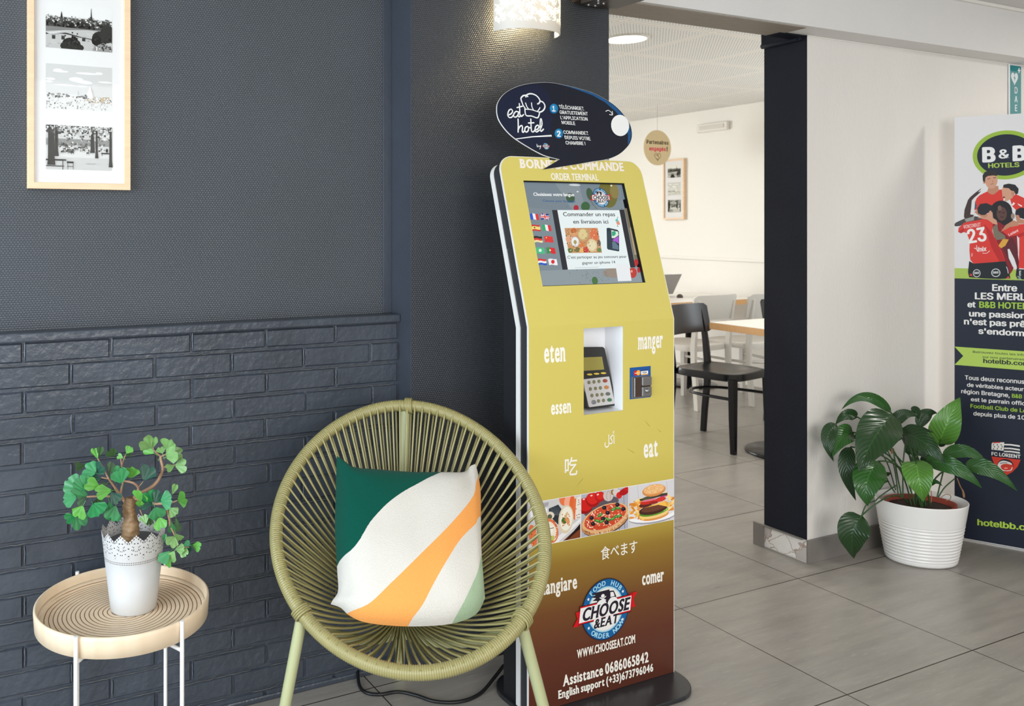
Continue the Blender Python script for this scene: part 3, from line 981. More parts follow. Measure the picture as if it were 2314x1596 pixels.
for k in range(26):
    a = rng.uniform(0.2, 3.0); ca, sa = math.cos(R(-24)), math.sin(R(-24)); x, y = 362 * math.cos(a), 186 * math.sin(a)
    F.E(1170 + x * ca - y * sa, 606 + x * sa + y * ca, 20, 9, rng.choice([(150, 92, 56), (236, 196, 150), (210, 150, 100)]), rng.uniform(0, 180), 8)
for x, y in ((1155, 445), (1350, 400), (1440, 465), (1205, 520), (965, 598), (985, 685), (1190, 665), (1137, 610)):
    F.E(x, y, 33, 31, (30, 26, 34), 0, 12); F.E(x - 6, y - 6, 12, 9, (84, 78, 92), 0, 8)
for x, y, r_ in ((1290, 470, -20), (1355, 450, 10), (1340, 575, -15), (1280, 610, -30), (1090, 555, -40), (1110, 650, -20), (1200, 615, 30), (1050, 640, 10), (1380, 570, -25)):
    F.E(x, y, 46, 20, (52, 122, 44), r_, 10); F.E(x, y - 4, 30, 8, (130, 190, 100), r_, 8)
# burger
F = Pict(LO, (1190, 1080), 6.611, pics[2])
LO.rect(*pics[2], (214, 210, 212))
for x in (1640, 1830, 2080): F.P([(x, 20), (x + 5, 20), (x + 60, 700), (x + 50, 700)], (186, 182, 188))
F.E(1870, 560, 380, 120, (160, 158, 164), -9); F.E(1870, 545, 385, 112, (244, 242, 242), -9); F.E(1870, 520, 340, 90, (226, 222, 222), -9)
for k in range(44):
    lft = k < 26
    x, y = (rng.uniform(1540, 1720), rng.uniform(330, 600)) if lft else (rng.uniform(2060, 2190), rng.uniform(210, 480))
    F.E(x, y, rng.uniform(40, 66), rng.uniform(13, 20), rng.choice([(244, 190, 92), (228, 150, 60), (250, 214, 140), (216, 132, 50)]), rng.uniform(-70, 60), 10)
F.E(1895, 560, 225, 70, (226, 150, 76), -12); F.E(1890, 545, 220, 56, (246, 206, 130), -12); F.P([(1690, 560), (1800, 590), (1720, 640)], (250, 206, 110))
F.E(1890, 500, 220, 62, (96, 150, 50), -14)
for k in range(18): F.E(1700 + k * 23, 545 - k * 5 + rng.uniform(-10, 10), 20, 16, rng.choice([(126, 178, 70), (160, 200, 96), (84, 138, 44)]), 0, 9)
F.E(1880, 470, 215, 72, (74, 40, 30), -13); F.E(1890, 452, 190, 46, (108, 62, 44), -13)
F.P([(1740, 450), (2060, 340), (2100, 430), (1960, 400)], (248, 190, 84)); F.P([(2050, 340), (2105, 360), (2100, 440)], (236, 166, 60))
F.E(1770, 400, 100, 40, (96, 40, 34), -14); F.E(1800, 360, 115, 32, (206, 46, 34), -12); F.E(1990, 320, 85, 34, (214, 58, 44), -14); F.E(1890, 370, 70, 20, (150, 40, 34), -10)
F.E(1830, 330, 120, 14, (220, 120, 140), -12); F.E(2040, 265, 60, 18, (190, 70, 130), -10)
F.P([(1675, 320), (1900, 250), (2095, 220), (2095, 250), (1900, 300), (1690, 345)], (62, 62, 44)); F.E(1790, 300, 70, 22, (84, 84, 56), -14)
F.E(1895, 185, 178, 88, (214, 138, 74), -13); F.E(1895, 170, 162, 72, (236, 176, 112), -13)
for k in range(70):
    a, r_ = rng.uniform(0, 6.28), math.sqrt(rng.random()); x, y = 140 * r_ * math.cos(a), 58 * r_ * math.sin(a)
    F.E(1895 + x + y * .2, 165 + y - x * .23, 7, 4, (252, 228, 180), rng.uniform(0, 90), 6)

# round emblem with banner
def emblem(c, cx_, cy_, r, tilt, dark=(40, 33, 44), full=True):
    BL, LB, RED = (18, 98, 158), (176, 222, 236), (214, 20, 30)
    c.ell(cx_, cy_, r, r, (32, 44, 72), seg=72); c.ell(cx_, cy_, r * .965, r * .965, BL, seg=72)
    c.ell(cx_, cy_, r * .745, r * .745, (130, 190, 214), seg=64); c.ell(cx_, cy_, r * .715, r * .715, (206, 222, 228), seg=64); c.ell(cx_, cy_, r * .67, r * .67, (240, 236, 230), seg=64)
    rot = lambda x, y, t_: (cx_ + (x * math.cos(t_) - y * math.sin(t_)) * r, cy_ + (x * math.sin(t_) + y * math.cos(t_)) * r)
    def arc_text(txt, a0, a1, rad, h, flip):
        CAP = caps()[0]
        ws = [0.5 if ch == ' ' else glyph(ch, .03) for ch in txt]
        for i, ch in enumerate(txt):
            if ch == ' ': continue
            a = a0 + (a1 - a0) * i / (len(txt) - 1)
            gv, gf = glyph(ch, 0.035)
            m_ = (min(p[0] for p in gv) + max(p[0] for p in gv)) / 2
            e = (-math.sin(a), math.cos(a)) if flip else (math.sin(a), -math.cos(a))
            nn = (-math.cos(a), -math.sin(a)) if flip else (math.cos(a), math.sin(a))
            base = rad + h * .5 if flip else rad - h * .5
            pts = [(cx_ + r * (math.cos(a) * base + (p[0] - m_) * h / CAP * e[0] + p[1] * h / CAP * nn[0]),
                    cy_ + r * (math.sin(a) * base + (p[0] - m_) * h / CAP * e[1] + p[1] * h / CAP * nn[1]), p[2]) for p in gv]
            c.faces(pts, gf, LB)
    arc_text('FOOD HUB', R(134), R(44), .855, .15, False)
    arc_text('ORDER NOW', R(233), R(318), .855, .15, True)
    for a in (148, 163, 18, 32, 197, 214, 343, 327): c.star(cx_ + r * .855 * math.cos(R(a)), cy_ + r * .855 * math.sin(R(a)), r * .065, (244, 242, 240))
    B = lambda pts, col: c.poly([rot(x, y, tilt) for x, y in pts], col)
    # ribbon tails, ribbon
    B([(-1.36, -.32), (-1.0, -.32), (-.98, .14), (-1.24, .14), (-1.18, -.08)], RED); B([(1.36, .32), (1.0, .32), (.98, -.16), (1.26, -.16), (1.18, .10)], RED)
    B([(-1.16, -.30), (1.07, -.30), (1.16, .30), (-1.07, .30)], dark); B([(-1.15, -.275), (1.06, -.275), (1.15, .275), (-1.06, .275)], RED)
    B([(-1.11, -.235), (1.04, -.235), (1.10, .235), (-1.04, .235)], (240, 238, 236))
    # van
    B([(-.36, .18), (-.36, .34), (-.55, .38), (-.40, .44), (-.60, .50), (-.42, .54), (-.62, .62), (.16, .62), (.16, .57), (.34, .55), (.44, .36), (.44, .16)], dark)
    B([(.20, .52), (.32, .51), (.38, .37), (.20, .36)], (240, 238, 236))
    c.ell(*rot(-.12, .46, tilt), r * .075, r * .06, (240, 238, 236)); 
    for s_ in (1, -1): c.stroke([rot(-.24, .36 - .06 * s_, tilt), rot(.0, .36 + .06 * s_, tilt)], r * .035, (240, 238, 236), False)
    for x in (-.18, .30): c.ell(*rot(x, .10, tilt), r * .235, r * .25, (240, 238, 236), seg=24)
    # the words
    p0, p1, pt = rot(-1.00, -.19, tilt), rot(.98, -.19, tilt), rot(-.91, .19, tilt)
    gv, gf = slab('CHOOSE', .05, .05, .02)
    c.glyphs(gv, gf, p0, p1, pt, dark)
    B([(-.55, -.50), (.52, -.50), (.56, -.24), (-.5, -.24)], (240, 238, 236))
    gv, gf = slab('&EAT', .045, .05, .02)
    c.glyphs(gv, gf, rot(-.52, -.53, tilt), rot(.50, -.53, tilt), rot(-.46, -.25, tilt), dark)
ce = LO.px(1367.4, 1376.4)
re = (LO.px(1376, 1305.6)[1] - LO.px(1361, 1447.9)[1]) / 2
b0_, b1_ = LO.px(1290 + 150 / 8.4, 1280 + 1085 / 8.4), LO.px(1290 + 1125 / 8.4, 1280 + 828 / 8.4)
emblem(LO, ce[0], ce[1], re, math.atan2(b1_[1] - b0_[1], b1_[0] - b0_[0]))
LO.build('printed_lettering', INK, FACE)

# heading on the upper face
UP.tpx('BORNE DE COMMANDE', (1174.7, 379), (1410.5, 386.5), (1172.3, 360), (243, 232, 220), 0.06, 'slab')
UP.tpx('ORDER TERMINAL', (1246, 406.2), (1352.8, 408.2), (1244, 391.7), (243, 236, 220), 0.04, 'slab')
UP.build('printed_heading', INK, FACE)

# screen behind its opening
FONT[0] = None
su0, sv0, su1, sv1 = SCR
M_BEZEL = mat('black_bezel', (14, 14, 18), 0.3)
mb = MB()
dS = 0.013
def sp_(u, v, d): return kp(KX0 + u, v, d)
m_ = 0.006
for a in ((su0, sv0), (su0, sv1), (su1, sv1), (su1, sv0)): pass
def fr(x0, y0, x1, y1, d0, d1):
    vs = [sp_(x, y, d) for d in (d0, d1) for x, y in ((x0, y0), (x1, y0), (x1, y1), (x0, y1))]
    mb.add(vs, [(0, 1, 2, 3), (7, 6, 5, 4), (0, 4, 5, 1), (1, 5, 6, 2), (2, 6, 7, 3), (3, 7, 4, 0)])
fr(su0 - m_, sv1 - 0.0035, su1 + m_, sv1 + m_, 0.003, dS + .002); fr(su0 - m_, sv0 - m_, su1 + m_, sv0 + 0.0015, 0.003, dS + .002)
fr(su0 - m_, sv0, su0 + 0.001, sv1, 0.003, dS + .002); fr(su1 - 0.001, sv0, su1 + m_, sv1, 0.003, dS + .002)
mb.build('screen_bezel', M_BEZEL, KIOSK)
mb = MB()
fr(su0 - m_, sv0 - m_, su1 + m_, sv1 + m_, dS, dS + 0.006)
M_GLASSBACK = mat('screen_glass', (18, 20, 24), 0.12)
SCREEN = mb.build('screen', M_GLASSBACK, KIOSK)
SN = Canvas(kp(KX0, 1e-6, dS), (1, 0, 0), (0, sL, cL))
S = Pict(SN, (1160, 400), 6.1375, (su0 + .001, sv0 + .0015, su1 - .001, sv1 - .0035))
SN.rect(su0 + .001, sv0 + .0015, su1 - .009, sv1 - .0035, (128, 142, 150))
S.P([(145, 60), (1560, 60), (1600, 300), (700, 480), (190, 420)], (122, 136, 146)); S.P([(380, 1300), (1800, 1250), (1800, 1560), (390, 1560)], (146, 158, 164))
S.P([(560, 60), (900, 60), (1000, 460), (820, 460)], (136, 148, 156))
S.E(1310, 240, 130, 190, (112, 108, 44), -12); S.E(1400, 200, 60, 100, (140, 128, 70), -10)
S.E(1060, 240, 45, 90, (62, 92, 64), -14); S.E(790, 290, 60, 70, (60, 92, 62), -30); S.E(1000, 410, 62, 66, (56, 100, 60), 0); S.E(870, 430, 36, 40, (176, 36, 50), 0)
S.S([(1070, 320), (1110, 390), (1160, 440)], 8, (70, 96, 80))
S.P([(1540, 430), (1600, 440), (1770, 1200), (1690, 1200)], (126, 116, 92)); S.P([(1610, 700), (1640, 700), (1720, 1080), (1680, 1080)], (176, 160, 128))
S.E(1700, 1190, 30, 50, (190, 44, 50), 0); S.E(1400, 1330, 160, 70, (156, 142, 130), 0); S.E(1655, 1330, 56, 72, (196, 60, 52), 0); S.E(1640, 1310, 14, 18, (240, 170, 160), 0); S.E(1130, 1440, 42, 56, (74, 118, 66), -12); S.E(1740, 1290, 22, 40, (190, 50, 56), 0)
for k in range(46): S.E(rng.uniform(1000, 1320), rng.uniform(1310, 1450), 4, 4, (70, 80, 84), 0, 6)
for x, y in ((740, 415), (960, 1370), (780, 1335), (880, 1295), (920, 1470), (1500, 440)): S.E(x, y, 5, 6, (60, 70, 76), 0, 6)
S.E(850, 112, 80, 14, (214, 222, 226), 2); S.E(890, 205, 16, 10, (220, 226, 230), 0); S.E(1358, 122, 14, 10, (250, 240, 220), 0)  # small reflections on the glass, painted into the display as pale spots
S.T('Choisissez votre langue', (280, 262), (845, 268), (274, 218), (250, 252, 252), 0.028)
S.T('Choose your language', (410, 345), (860, 352), (404, 316), (28, 92, 150), 0.012)
# flags
def flag(x, y, cols, vert, w=118, h=84, extra=None):
    k = -0.21                                          # the panel leans, so columns run aslant
    def pt(i, j):
        dx = -w / 2 + w * i
        return (x + dx - k * (j - .5) * h * 1.0, y + (j - .5) * h - 6 * math.sin(i * 6.28 - .4) - dx * 0.02)
    n = len(cols)
    for q, col in enumerate(cols):
        a, b_ = q / n, (q + 1) / n
        if vert: ring_ = [pt(a + (b_ - a) * i / 4, 0) for i in range(5)] + [pt(b_ - (b_ - a) * i / 4, 1) for i in range(5)]
        else: ring_ = [pt(i / 8, a) for i in range(9)] + [pt(1 - i / 8, b_) for i in range(9)]
        S.P(ring_, col)
    if extra: extra(pt)
RD, WH = (226, 50, 54), (246, 246, 250)
rows = [(552, 290, 435), (708, 313, 462), (866, 342, 490), (1022, 371, 520), (1180, 398, 547)]
def uk(pt):
    for a, b_ in ((0, 0), (0, 1)):
        S.S([pt(.07, a * .8 + .1), pt(.93, .9 - a * .8)], 18, WH, False, (1, 1)); S.S([pt(.07, a * .8 + .1), pt(.93, .9 - a * .8)], 7, RD, False, (1, 1))
    S.S([pt(.5, 0), pt(.5, 1)], 28, WH, False, (1, 1)); S.S([pt(0, .5), pt(1, .5)], 26, WH, False, (1, 1)); S.S([pt(.5, 0), pt(.5, 1)], 14, RD, False, (1, 1)); S.S([pt(0, .5), pt(1, .5)], 13, RD, False, (1, 1))
flag(rows[0][1], rows[0][0], [(40, 92, 214), WH, RD], True); flag(rows[0][2], rows[0][0], [(40, 56, 140)], True, extra=uk)
flag(rows[1][1], rows[1][0], [(216, 46, 50), (248, 226, 130), (248, 226, 130), (216, 46, 50)], False, extra=lambda pt: S.E(*pt(.33, .5), 11, 13, (120, 110, 60)))
flag(rows[1][2], rows[1][0], [(40, 176, 108), WH, RD], True)
flag(rows[2][1], rows[2][0], [(40, 38, 40), (224, 60, 54), (246, 232, 170)], False)
flag(rows[2][2], rows[2][0], [(228, 56, 56)], True, extra=lambda pt: S.E(*pt(.24, .28), 9, 10, (250, 214, 110)))
flag(rows[3][1], rows[3][0], [(74, 196, 136)], True, extra=lambda pt: S.E(*pt(.5, .5), 20, 22, (240, 250, 244)))
flag(rows[3][2], rows[3][0], [(46, 150, 80), (46, 150, 80), (226, 36, 46), (226, 36, 46), (226, 36, 46)], True, extra=lambda pt: S.E(*pt(.4, .5), 12, 13, (250, 230, 200)))
flag(rows[4][1], rows[4][0], [RD, WH, (34, 92, 200)], False)
flag(rows[4][2], rows[4][0], [WH], True, extra=lambda pt: S.E(*pt(.5, .5), 25, 28, (222, 44, 56)))
# the offer in the middle
S.P([(535, 460), (1535, 455), (1690, 1255), (680, 1288)], (38, 38, 48)); S.P([(608, 460), (1468, 460), (1622, 1262), (755, 1286)], (238, 248, 248))
S.T('Commander un repas', (692, 545), (1412, 545), (684, 490), (36, 42, 48), 0.012)
S.T('en livraison ici', (832, 648), (1318, 648), (824, 592), (36, 42, 48), 0.012)
F = Pict(SN, (1160, 400), 6.1375)
F.P([(708, 710), (1165, 708), (1228, 1052), (765, 1056)], (206, 150, 104))
for x, y, a, b_, col in ((770, 770, 36, 42, (190, 140, 90)), (830, 755, 44, 40, (178, 92, 50)), (840, 765, 62, 60, (224, 160, 110)), (832, 748, 40, 36, (196, 112, 60)), (965, 800, 74, 84, (206, 176, 120)), (962, 795, 60, 70, (228, 208, 150)),
                           (1120, 800, 56, 90, (224, 120, 76)), (770, 860, 46, 50, (230, 170, 130)), (855, 900, 56, 72, (206, 214, 214)), (855, 898, 46, 60, (240, 246, 246)), (855, 905, 22, 30, (176, 160, 96)), (945, 940, 34, 40, (220, 130, 70)),
                           (1090, 950, 70, 90, (226, 208, 160)), (1090, 950, 52, 68, (238, 226, 184)), (880, 1010, 40, 34, (120, 120, 70)), (950, 1020, 36, 30, (240, 190, 110)), (1005, 1010, 40, 40, (206, 70, 60)), (1185, 920, 26, 50, (124, 100, 80)), (1190, 1015, 30, 30, (110, 140, 80)), (790, 1020, 34, 34, (84, 120, 60))):
    F.E(x, y, a, b_, col, -8)
for k in range(90):
    x, y = rng.uniform(730, 1190), rng.uniform(722, 1040)
    if x < 770 + (y - 710) * .05 + 1165 - 708: F.E(x, y, rng.uniform(4, 9), rng.uniform(4, 8), rng.choice([(180, 60, 40), (240, 210, 150), (90, 120, 60), (70, 50, 40), (246, 236, 214), (226, 140, 80)]), 0, 7)
S.P([(1290, 712), (1318, 706), (1440, 735), (1462, 760), (1466, 1030), (1450, 1034), (1310, 1008), (1296, 990)], (46, 62, 76)); S.P([(1352, 728), (1440, 744), (1458, 770), (1462, 1018), (1368, 1000)], (30, 40, 54))
S.P([(1356, 738), (1450, 760), (1456, 810), (1400, 850), (1362, 850)], (224, 244, 226)); S.P([(1362, 760), (1410, 750), (1420, 790), (1396, 820), (1366, 820)], (50, 170, 130)); S.P([(1362, 880), (1456, 820), (1460, 930), (1420, 900)], (176, 92, 214)); S.P([(1366, 900), (1400, 890), (1456, 960), (1460, 1012), (1372, 996)], (98, 122, 140))
S.E(1325, 735, 9, 10, (20, 26, 34)); S.E(1310, 750, 7, 9, (20, 26, 34))
for pts, col in (([(1410, 600), (1440, 570), (1450, 600), (1430, 640)], (110, 200, 196)), ([(1425, 640), (1455, 600), (1480, 660), (1440, 670)], (236, 150, 130)), ([(1440, 670), (1455, 690), (1436, 690)], (60, 110, 120)), ([(1436, 560), (1450, 552), (1446, 575)], (40, 120, 80))): S.P(pts, col)
S.T("C'est participer au jeu concours pour", (750, 1135), (1570, 1122), (744, 1096), (40, 46, 52), 0.008)
S.T('gagner un iphone 14', (952, 1212), (1412, 1200), (946, 1174), (40, 46, 52), 0.008)
S.S([(850, 1262), (1180, 1252)], 7, (206, 214, 216), False)
S.P([(1412, 1212), (1602, 1206), (1636, 1442), (1448, 1448)], (240, 244, 246))
lg = SN.px(1160 + 1210 / 6.1375, 400 + 288 / 6.1375)
lr = (SN.px(1160 + 1200 / 6.1375, 400 + 152 / 6.1375)[1] - SN.px(1160 + 1228 / 6.1375, 400 + 422 / 6.1375)[1]) / 2
emblem(SN, lg[0], lg[1], lr, 0.0)
FONT[0] = SANS
SN.build('screen_display', print_mat('lit_screen', 0.15, 0.92, 0.5), SCREEN)

# recess with the pin pad
u0, v0, u1, v1 = PIN
mb = MB()
px0, px1, dz = KX0 + u0, KX0 + u1, 0.075
def quad(a, b_, c_, d_): mb.add([a, b_, c_, d_], [(0, 1, 2, 3)])
def sh(x0, x1, y0, y1, z0, z1): mb.box(x0, x1, y0, y1, z0, z1)
th = 0.002
sh(px1, px1 + th, KY + .003, KY + dz, v0 - th, v1 + th); sh(px0 - th, px0, KY + .003, KY + dz, v0 - th, v1 + th)
sh(px0, px1, KY + .003, KY + dz, v1, v1 + th); sh(px0, px1, KY + .003, KY + dz, v0 - th, v0); sh(px0 - th, px1 + th, KY + dz, KY + dz + th, v0 - th, v1 + th)
mb.build('keypad_recess', mat('white_enamel', (238, 238, 240), 0.35), KIOSK)
tl = R(7)
PO = Vector((px0, KY + .036, v0 + .012))
pe, pv = Vector((1, 0, 0)), Vector((0, math.sin(tl), math.cos(tl)))
PN = Canvas(PO, pe, pv)
def pad(pts, d0, d1, name, m, parent, bev=0.0015):
    uv = [PN.px(1180 + x / 3.989, 700 + y / 3.989) for x, y in pts]
    mb = MB()
    mb.prism([PO + pe * a + pv * b_ - PN.n * d1 for a, b_ in uv], PN.n * (d1 - d0))
    return mb.build(name, m, parent, bevel=bev)
M_PADBLACK, M_PADGREY = mat('pin_pad_black', (38, 35, 33), 0.4), mat('pin_pad_grey', (196, 192, 190), 0.45)
PADP = pad([(515, 350), (540, 338), (730, 336), (745, 350), (856, 850), (845, 866), (605, 894), (590, 885)], 0, 0.028, 'pin_pad', M_PADBLACK, KIOSK)
pad([(546, 628), (782, 602), (834, 842), (826, 850), (608, 880), (598, 872)], -0.0015, 0.004, 'key_plate', M_PADGREY, PADP, 0.001)
pad([(528, 432), (718, 424), (738, 540), (552, 552)], -0.0008, 0.002, 'pad_display', mat('olive_lcd', (150, 138, 62), 0.2), PADP, 0.0)
M_KEYY, M_KEY = mat('yellow_key', (214, 184, 70), 0.45), mat('olive_key', (120, 116, 84), 0.5)
def key(x, y, rx, ry, m, name='key'):
    pad([(x + rx * math.cos(a), y + ry * math.sin(a)) for a in [2 * math.pi * i / 14 for i in range(14)]], -0.004, 0.0, name, m, PADP, 0.0008)
for x, y in ((602, 584), (664, 578), (726, 572)): key(x, y, 25, 9, M_KEYY)
cols4 = [(150, 62, 44), (186, 120, 60), (96, 100, 90), (60, 108, 72)]
for r_, (y, xs) in enumerate(((656, (597, 642, 687, 742)), (715, (610, 656, 700, 755)), (774, (624, 670, 714, 768)), (828, (640, 683, 728, 782)))):
    for i, x in enumerate(xs):
        y_ = y - i * 5
        if i == 3: key(x, y_ , 20, 16, mat('function_key', cols4[r_], 0.45))
        elif r_ == 3 and i == 0: key(x, y_ + 6, 20, 20, mat('silver_key', (150, 150, 152), 0.3, 0.8))
        else: key(x, y_, 12, 16, M_KEY)
# card reader on a blue sticker
q = [LO.px(1180 + x / 3.989, 700 + y / 3.989) for x, y in ((968, 525), (1156, 507), (1155, 788), (970, 808))]
cu0, cu1, cv0, cv1 = (q[0][0] + q[3][0]) / 2, (q[1][0] + q[2][0]) / 2, (q[2][1] + q[3][1]) / 2, (q[0][1] + q[1][1]) / 2
mb = MB().box(KX0 + cu0, KX0 + cu1, KY - 0.0012, KY, cv0, cv1)
CARD = mb.build('card_reader', mat('blue_sticker', (14, 82, 150), 0.35), KIOSK)
CN = Canvas((KX0 + cu0, KY - 0.0012, cv0), (1, 0, 0), (0, 0, 1))
cw, chh = cu1 - cu0, cv1 - cv0
CN.rect(cw * .06, chh * .02, cw * .95, chh * .70, (112, 108, 106))
CN.ell(cw * .27, chh * .82, chh * .085, chh * .085, (206, 40, 40)); CN.ell(cw * .40, chh * .82, chh * .085, chh * .085, (240, 170, 60)); CN.line('MasterCard', cw * .33, chh * .805, chh * .028, (246, 240, 236), .03, 'c', .9)
CN.rect(cw * .53, chh * .73, cw * .87, chh * .91, (240, 240, 238)); CN.rect(cw * .53, chh * .86, cw * .87, chh * .91, (40, 70, 130)); CN.rect(cw * .53, chh * .73, cw * .87, chh * .765, (230, 170, 70)); CN.line('VISA', cw * .70, chh * .785, chh * .055, (40, 50, 90), .03, 'c')
CN.build('card_sticker_print', INK, CARD)
M_STEEL = mat('brushed_steel', (150, 147, 144), 0.35, 0.85, bump=(300, .0001))
mb = MB()
c0, c1, z0_, z1_ = KX0 + cu0 + cw * .14, KX0 + cu0 + cw * .95, cv0 + chh * .06, cv0 + chh * .68
mb.box(c0 + cw * .36, c1, KY - .010, KY - .0012, z0_ + chh * .34, z1_); mb.box(c0 + cw * .36, c1, KY - .010, KY - .0012, z0_, z0_ + chh * .31); mb.box(c0, c0 + cw * .06, KY - .008, KY - .0012, z0_, z1_)
mb.build('reader_mouth', M_STEEL, CARD, bevel=0.002)
mb = MB().box(c0 + cw * .06, c0 + cw * .36, KY - .0035, KY - .0014, z0_, z1_).box(c0 + cw * .36, c1, KY - .004, KY - .0014, z0_ + chh * .31, z0_ + chh * .34)
mb.build('card_slot', mat('brown_slot', (70, 50, 40), 0.4), CARD)
mb = MB()
for i in range(1): mb.lathe([(0.0, .006), (.004, .0055), (.0062, .0035), (.007, 0)], seg=20)
vs_ = [Vector((KX0 + cu0 + cw * .72, KY - .010, z0_ + chh * .18)) + Vector((v[0], -v[2], v[1])) for v in mb.v]
mb.v = [tuple(v) for v in vs_]
mb.build('reader_button', M_STEEL, CARD)

# ------------------------------------------------------------------ speech-bubble sign standing on top of the terminal
dSg = -0.007
SG = Canvas(kp(KX0, 1e-6, dSg), (1, 0, 0), (0, sL, cL))
Z2 = lambda pts: [(1080 + x / 5.785, 150 + y / 5.785) for x, y in pts]
outer = [(247, 545), (262, 470), (330, 370), (450, 290), (600, 238), (800, 211), (950, 212), (1100, 238), (1300, 284), (1500, 345), (1650, 420), (1800, 520), (1920, 650), (1990, 760), (2015, 880), (2000, 980), (1950, 1060), (1850, 1150), (1700, 1215), (1500, 1247)]
lower = [(950, 1190), (850, 1158), (700, 1080), (500, 955), (380, 850), (290, 730), (254, 640)]
def uvp(c, pts, n=4, closed=False):
    return [tuple(p[:2]) for p in spline([(*c.px(*p), 0) for p in Z2(pts)], n, closed)]
out_uv = uvp(SG, lower[::1] + outer, 4)
tail = [SG.px(*p) for p in Z2([(1280, 1282), (845, 1350), (1070, 1217)])]
shape = out_uv + tail
BUB = thing('speech_bubble_sign', kp(1.70, KTOP, dSg), 'navy oval sign shaped like a speech bubble on top of the terminal', 'sign')
def sgp(u, v, d): return SG.o + SG.eu * u + SG.ev * v - SG.n * d
def sheet(c, uv, d0, d1):
    mb = MB()
    ps = [c.o + c.eu * a + c.ev * b_ - c.n * d0 for a, b_ in uv]
    mb.prism(ps, -c.n * (d1 - d0))
    return mb
sheet(SG, shape, 0.0, 0.0035).build('sign_board', mat('white_board', (232, 232, 232), 0.4), BUB)
NAVY = (33, 35, 46)
cxm, cym = sum(p[0] for p in out_uv) / len(out_uv), sum(p[1] for p in out_uv) / len(out_uv)
inner = [(cxm + (p[0] - cxm) * .9965, cym + (p[1] - cym) * .994) for p in out_uv] + tail
SG.poly(inner, NAVY)
G = Pict(SG, (1080, 150), 5.785)
# navy bloom on the left, blue crescent on the right
G.P([(262, 560), (280, 480), (345, 385), (460, 305), (600, 262), (760, 240), (880, 300), (960, 480), (960, 760), (900, 1000), (780, 1090), (700, 1060), (510, 940), (395, 840), (310, 730), (270, 640)], (31, 36, 58), True)
G.P([(1050, 234), (1100, 243), (1300, 289), (1500, 350), (1646, 424), (1794, 524), (1912, 653), (1980, 762), (2003, 880), (1990, 975), (1960, 1030), (1962, 900), (1900, 720), (1800, 590), (1660, 470), (1500, 380), (1300, 305), (1150, 258)], (34, 88, 138))
WT = (240, 240, 238)
# chef's hat
for pts, w in (([(575, 470), (562, 420), (590, 385), (630, 380), (650, 395)], 17), ([(625, 400), (640, 372), (690, 358), (750, 375), (790, 410), (810, 450), (800, 480), (780, 492)], 17), ([(815, 455), (850, 470), (875, 515), (865, 560), (835, 590), (800, 600)], 17), ([(575, 470), (590, 510), (615, 545)], 15),
               ([(622, 480), (640, 530), (660, 556)], 13), ([(700, 478), (706, 530), (726, 572)], 13), ([(810, 540), (800, 560), (776, 590)], 12), ([(615, 560), (690, 565), (740, 580), (805, 600)], 12), ([(612, 548), (628, 640), (700, 650), (780, 672), (806, 602)], 15)):
    G.S(pts, w, WT)
# handwriting: eat hotel
for pts in ([(388, 640), (430, 622), (452, 590), (436, 562), (406, 576), (390, 625), (402, 664), (436, 668), (462, 640)], [(530, 600), (500, 590), (470, 620), (468, 655), (492, 664), (520, 640), (532, 596)], [(532, 596), (524, 640), (536, 662), (560, 640)], [(540, 488), (545, 560), (548, 630), (566, 655), (596, 632)], [(510, 540), (580, 522)]):
    G.S(pts, 15, WT)
for pts in ([(524, 690), (526, 780), (524, 860)], [(524, 830), (546, 790), (572, 775), (582, 800), (578, 850), (592, 862), (612, 838)], [(648, 786), (620, 800), (612, 840), (632, 860), (656, 840), (660, 800), (648, 786)], [(660, 800), (690, 806)], [(690, 690), (694, 780), (700, 846), (724, 856), (748, 826)], [(660, 742), (730, 738)], [(744, 834), (780, 820), (796, 790), (782, 770), (754, 790), (746, 836), (766, 858), (800, 836)], [(812, 830), (836, 760), (828, 692), (816, 700), (812, 790), (822, 850), (856, 822)]):
    G.S(pts, 16, WT)
G.P([(492, 945), (700, 915), (960, 896), (966, 918), (720, 928), (504, 955)], WT)
G.S([(770, 1018), (772, 1050), (790, 1050), (784, 1036)], 7, WT); G.S([(800, 1036), (806, 1056), (822, 1034)], 6, WT); G.S([(822, 1034), (816, 1068), (804, 1082)], 6, WT)
em = SG.px(1080 + 888 / 5.785, 150 + 1046 / 5.785)
emblem(SG, em[0], em[1], 0.0105, 0.0)
for (x, y), d in (((990, 554), '1'), ((1054, 880), '2')):
    G.E(x, y, 56, 64, (30, 118, 168)); G.E(x - 8, y - 10, 40, 44, (44, 138, 188))
G.T('1', (974, 590), (1004, 592), (970, 520), WT, .04); G.P([(964, 590), (1014, 592), (1014, 580), (964, 578)], WT); G.T('2', (1032, 918), (1082, 920), (1026, 846), WT, .04)
for txt, a, b_, top in (('TÉLÉCHARGEZ', (1064, 554), (1386, 578), (1050, 508)), ('GRATUITEMENT', (1068, 622), (1436, 644), (1062, 578)), ("L'APPLICATION", (1080, 692), (1434, 712), (1070, 648)), ('MOBILE', (1096, 756), (1272, 770), (1086, 712)),
                        ('COMMANDEZ', (1118, 884), (1440, 898), (1110, 840)), ('DEPUIS VOTRE', (1136, 952), (1472, 970), (1124, 908)), ('CHAMBRE !', (1146, 1022), (1404, 1032), (1138, 978))):
    G.T(txt, a, b_, top, WT, 0.02)
G.E(1855, 775, 118, 140, (244, 243, 240), -8)
G.S([(1668, 590), (1700, 578), (1735, 600), (1752, 630)], 9, WT); G.S([(1716, 632), (1755, 636), (1752, 590)], 9, WT)
SG.build('sign_print', INK, BUB)
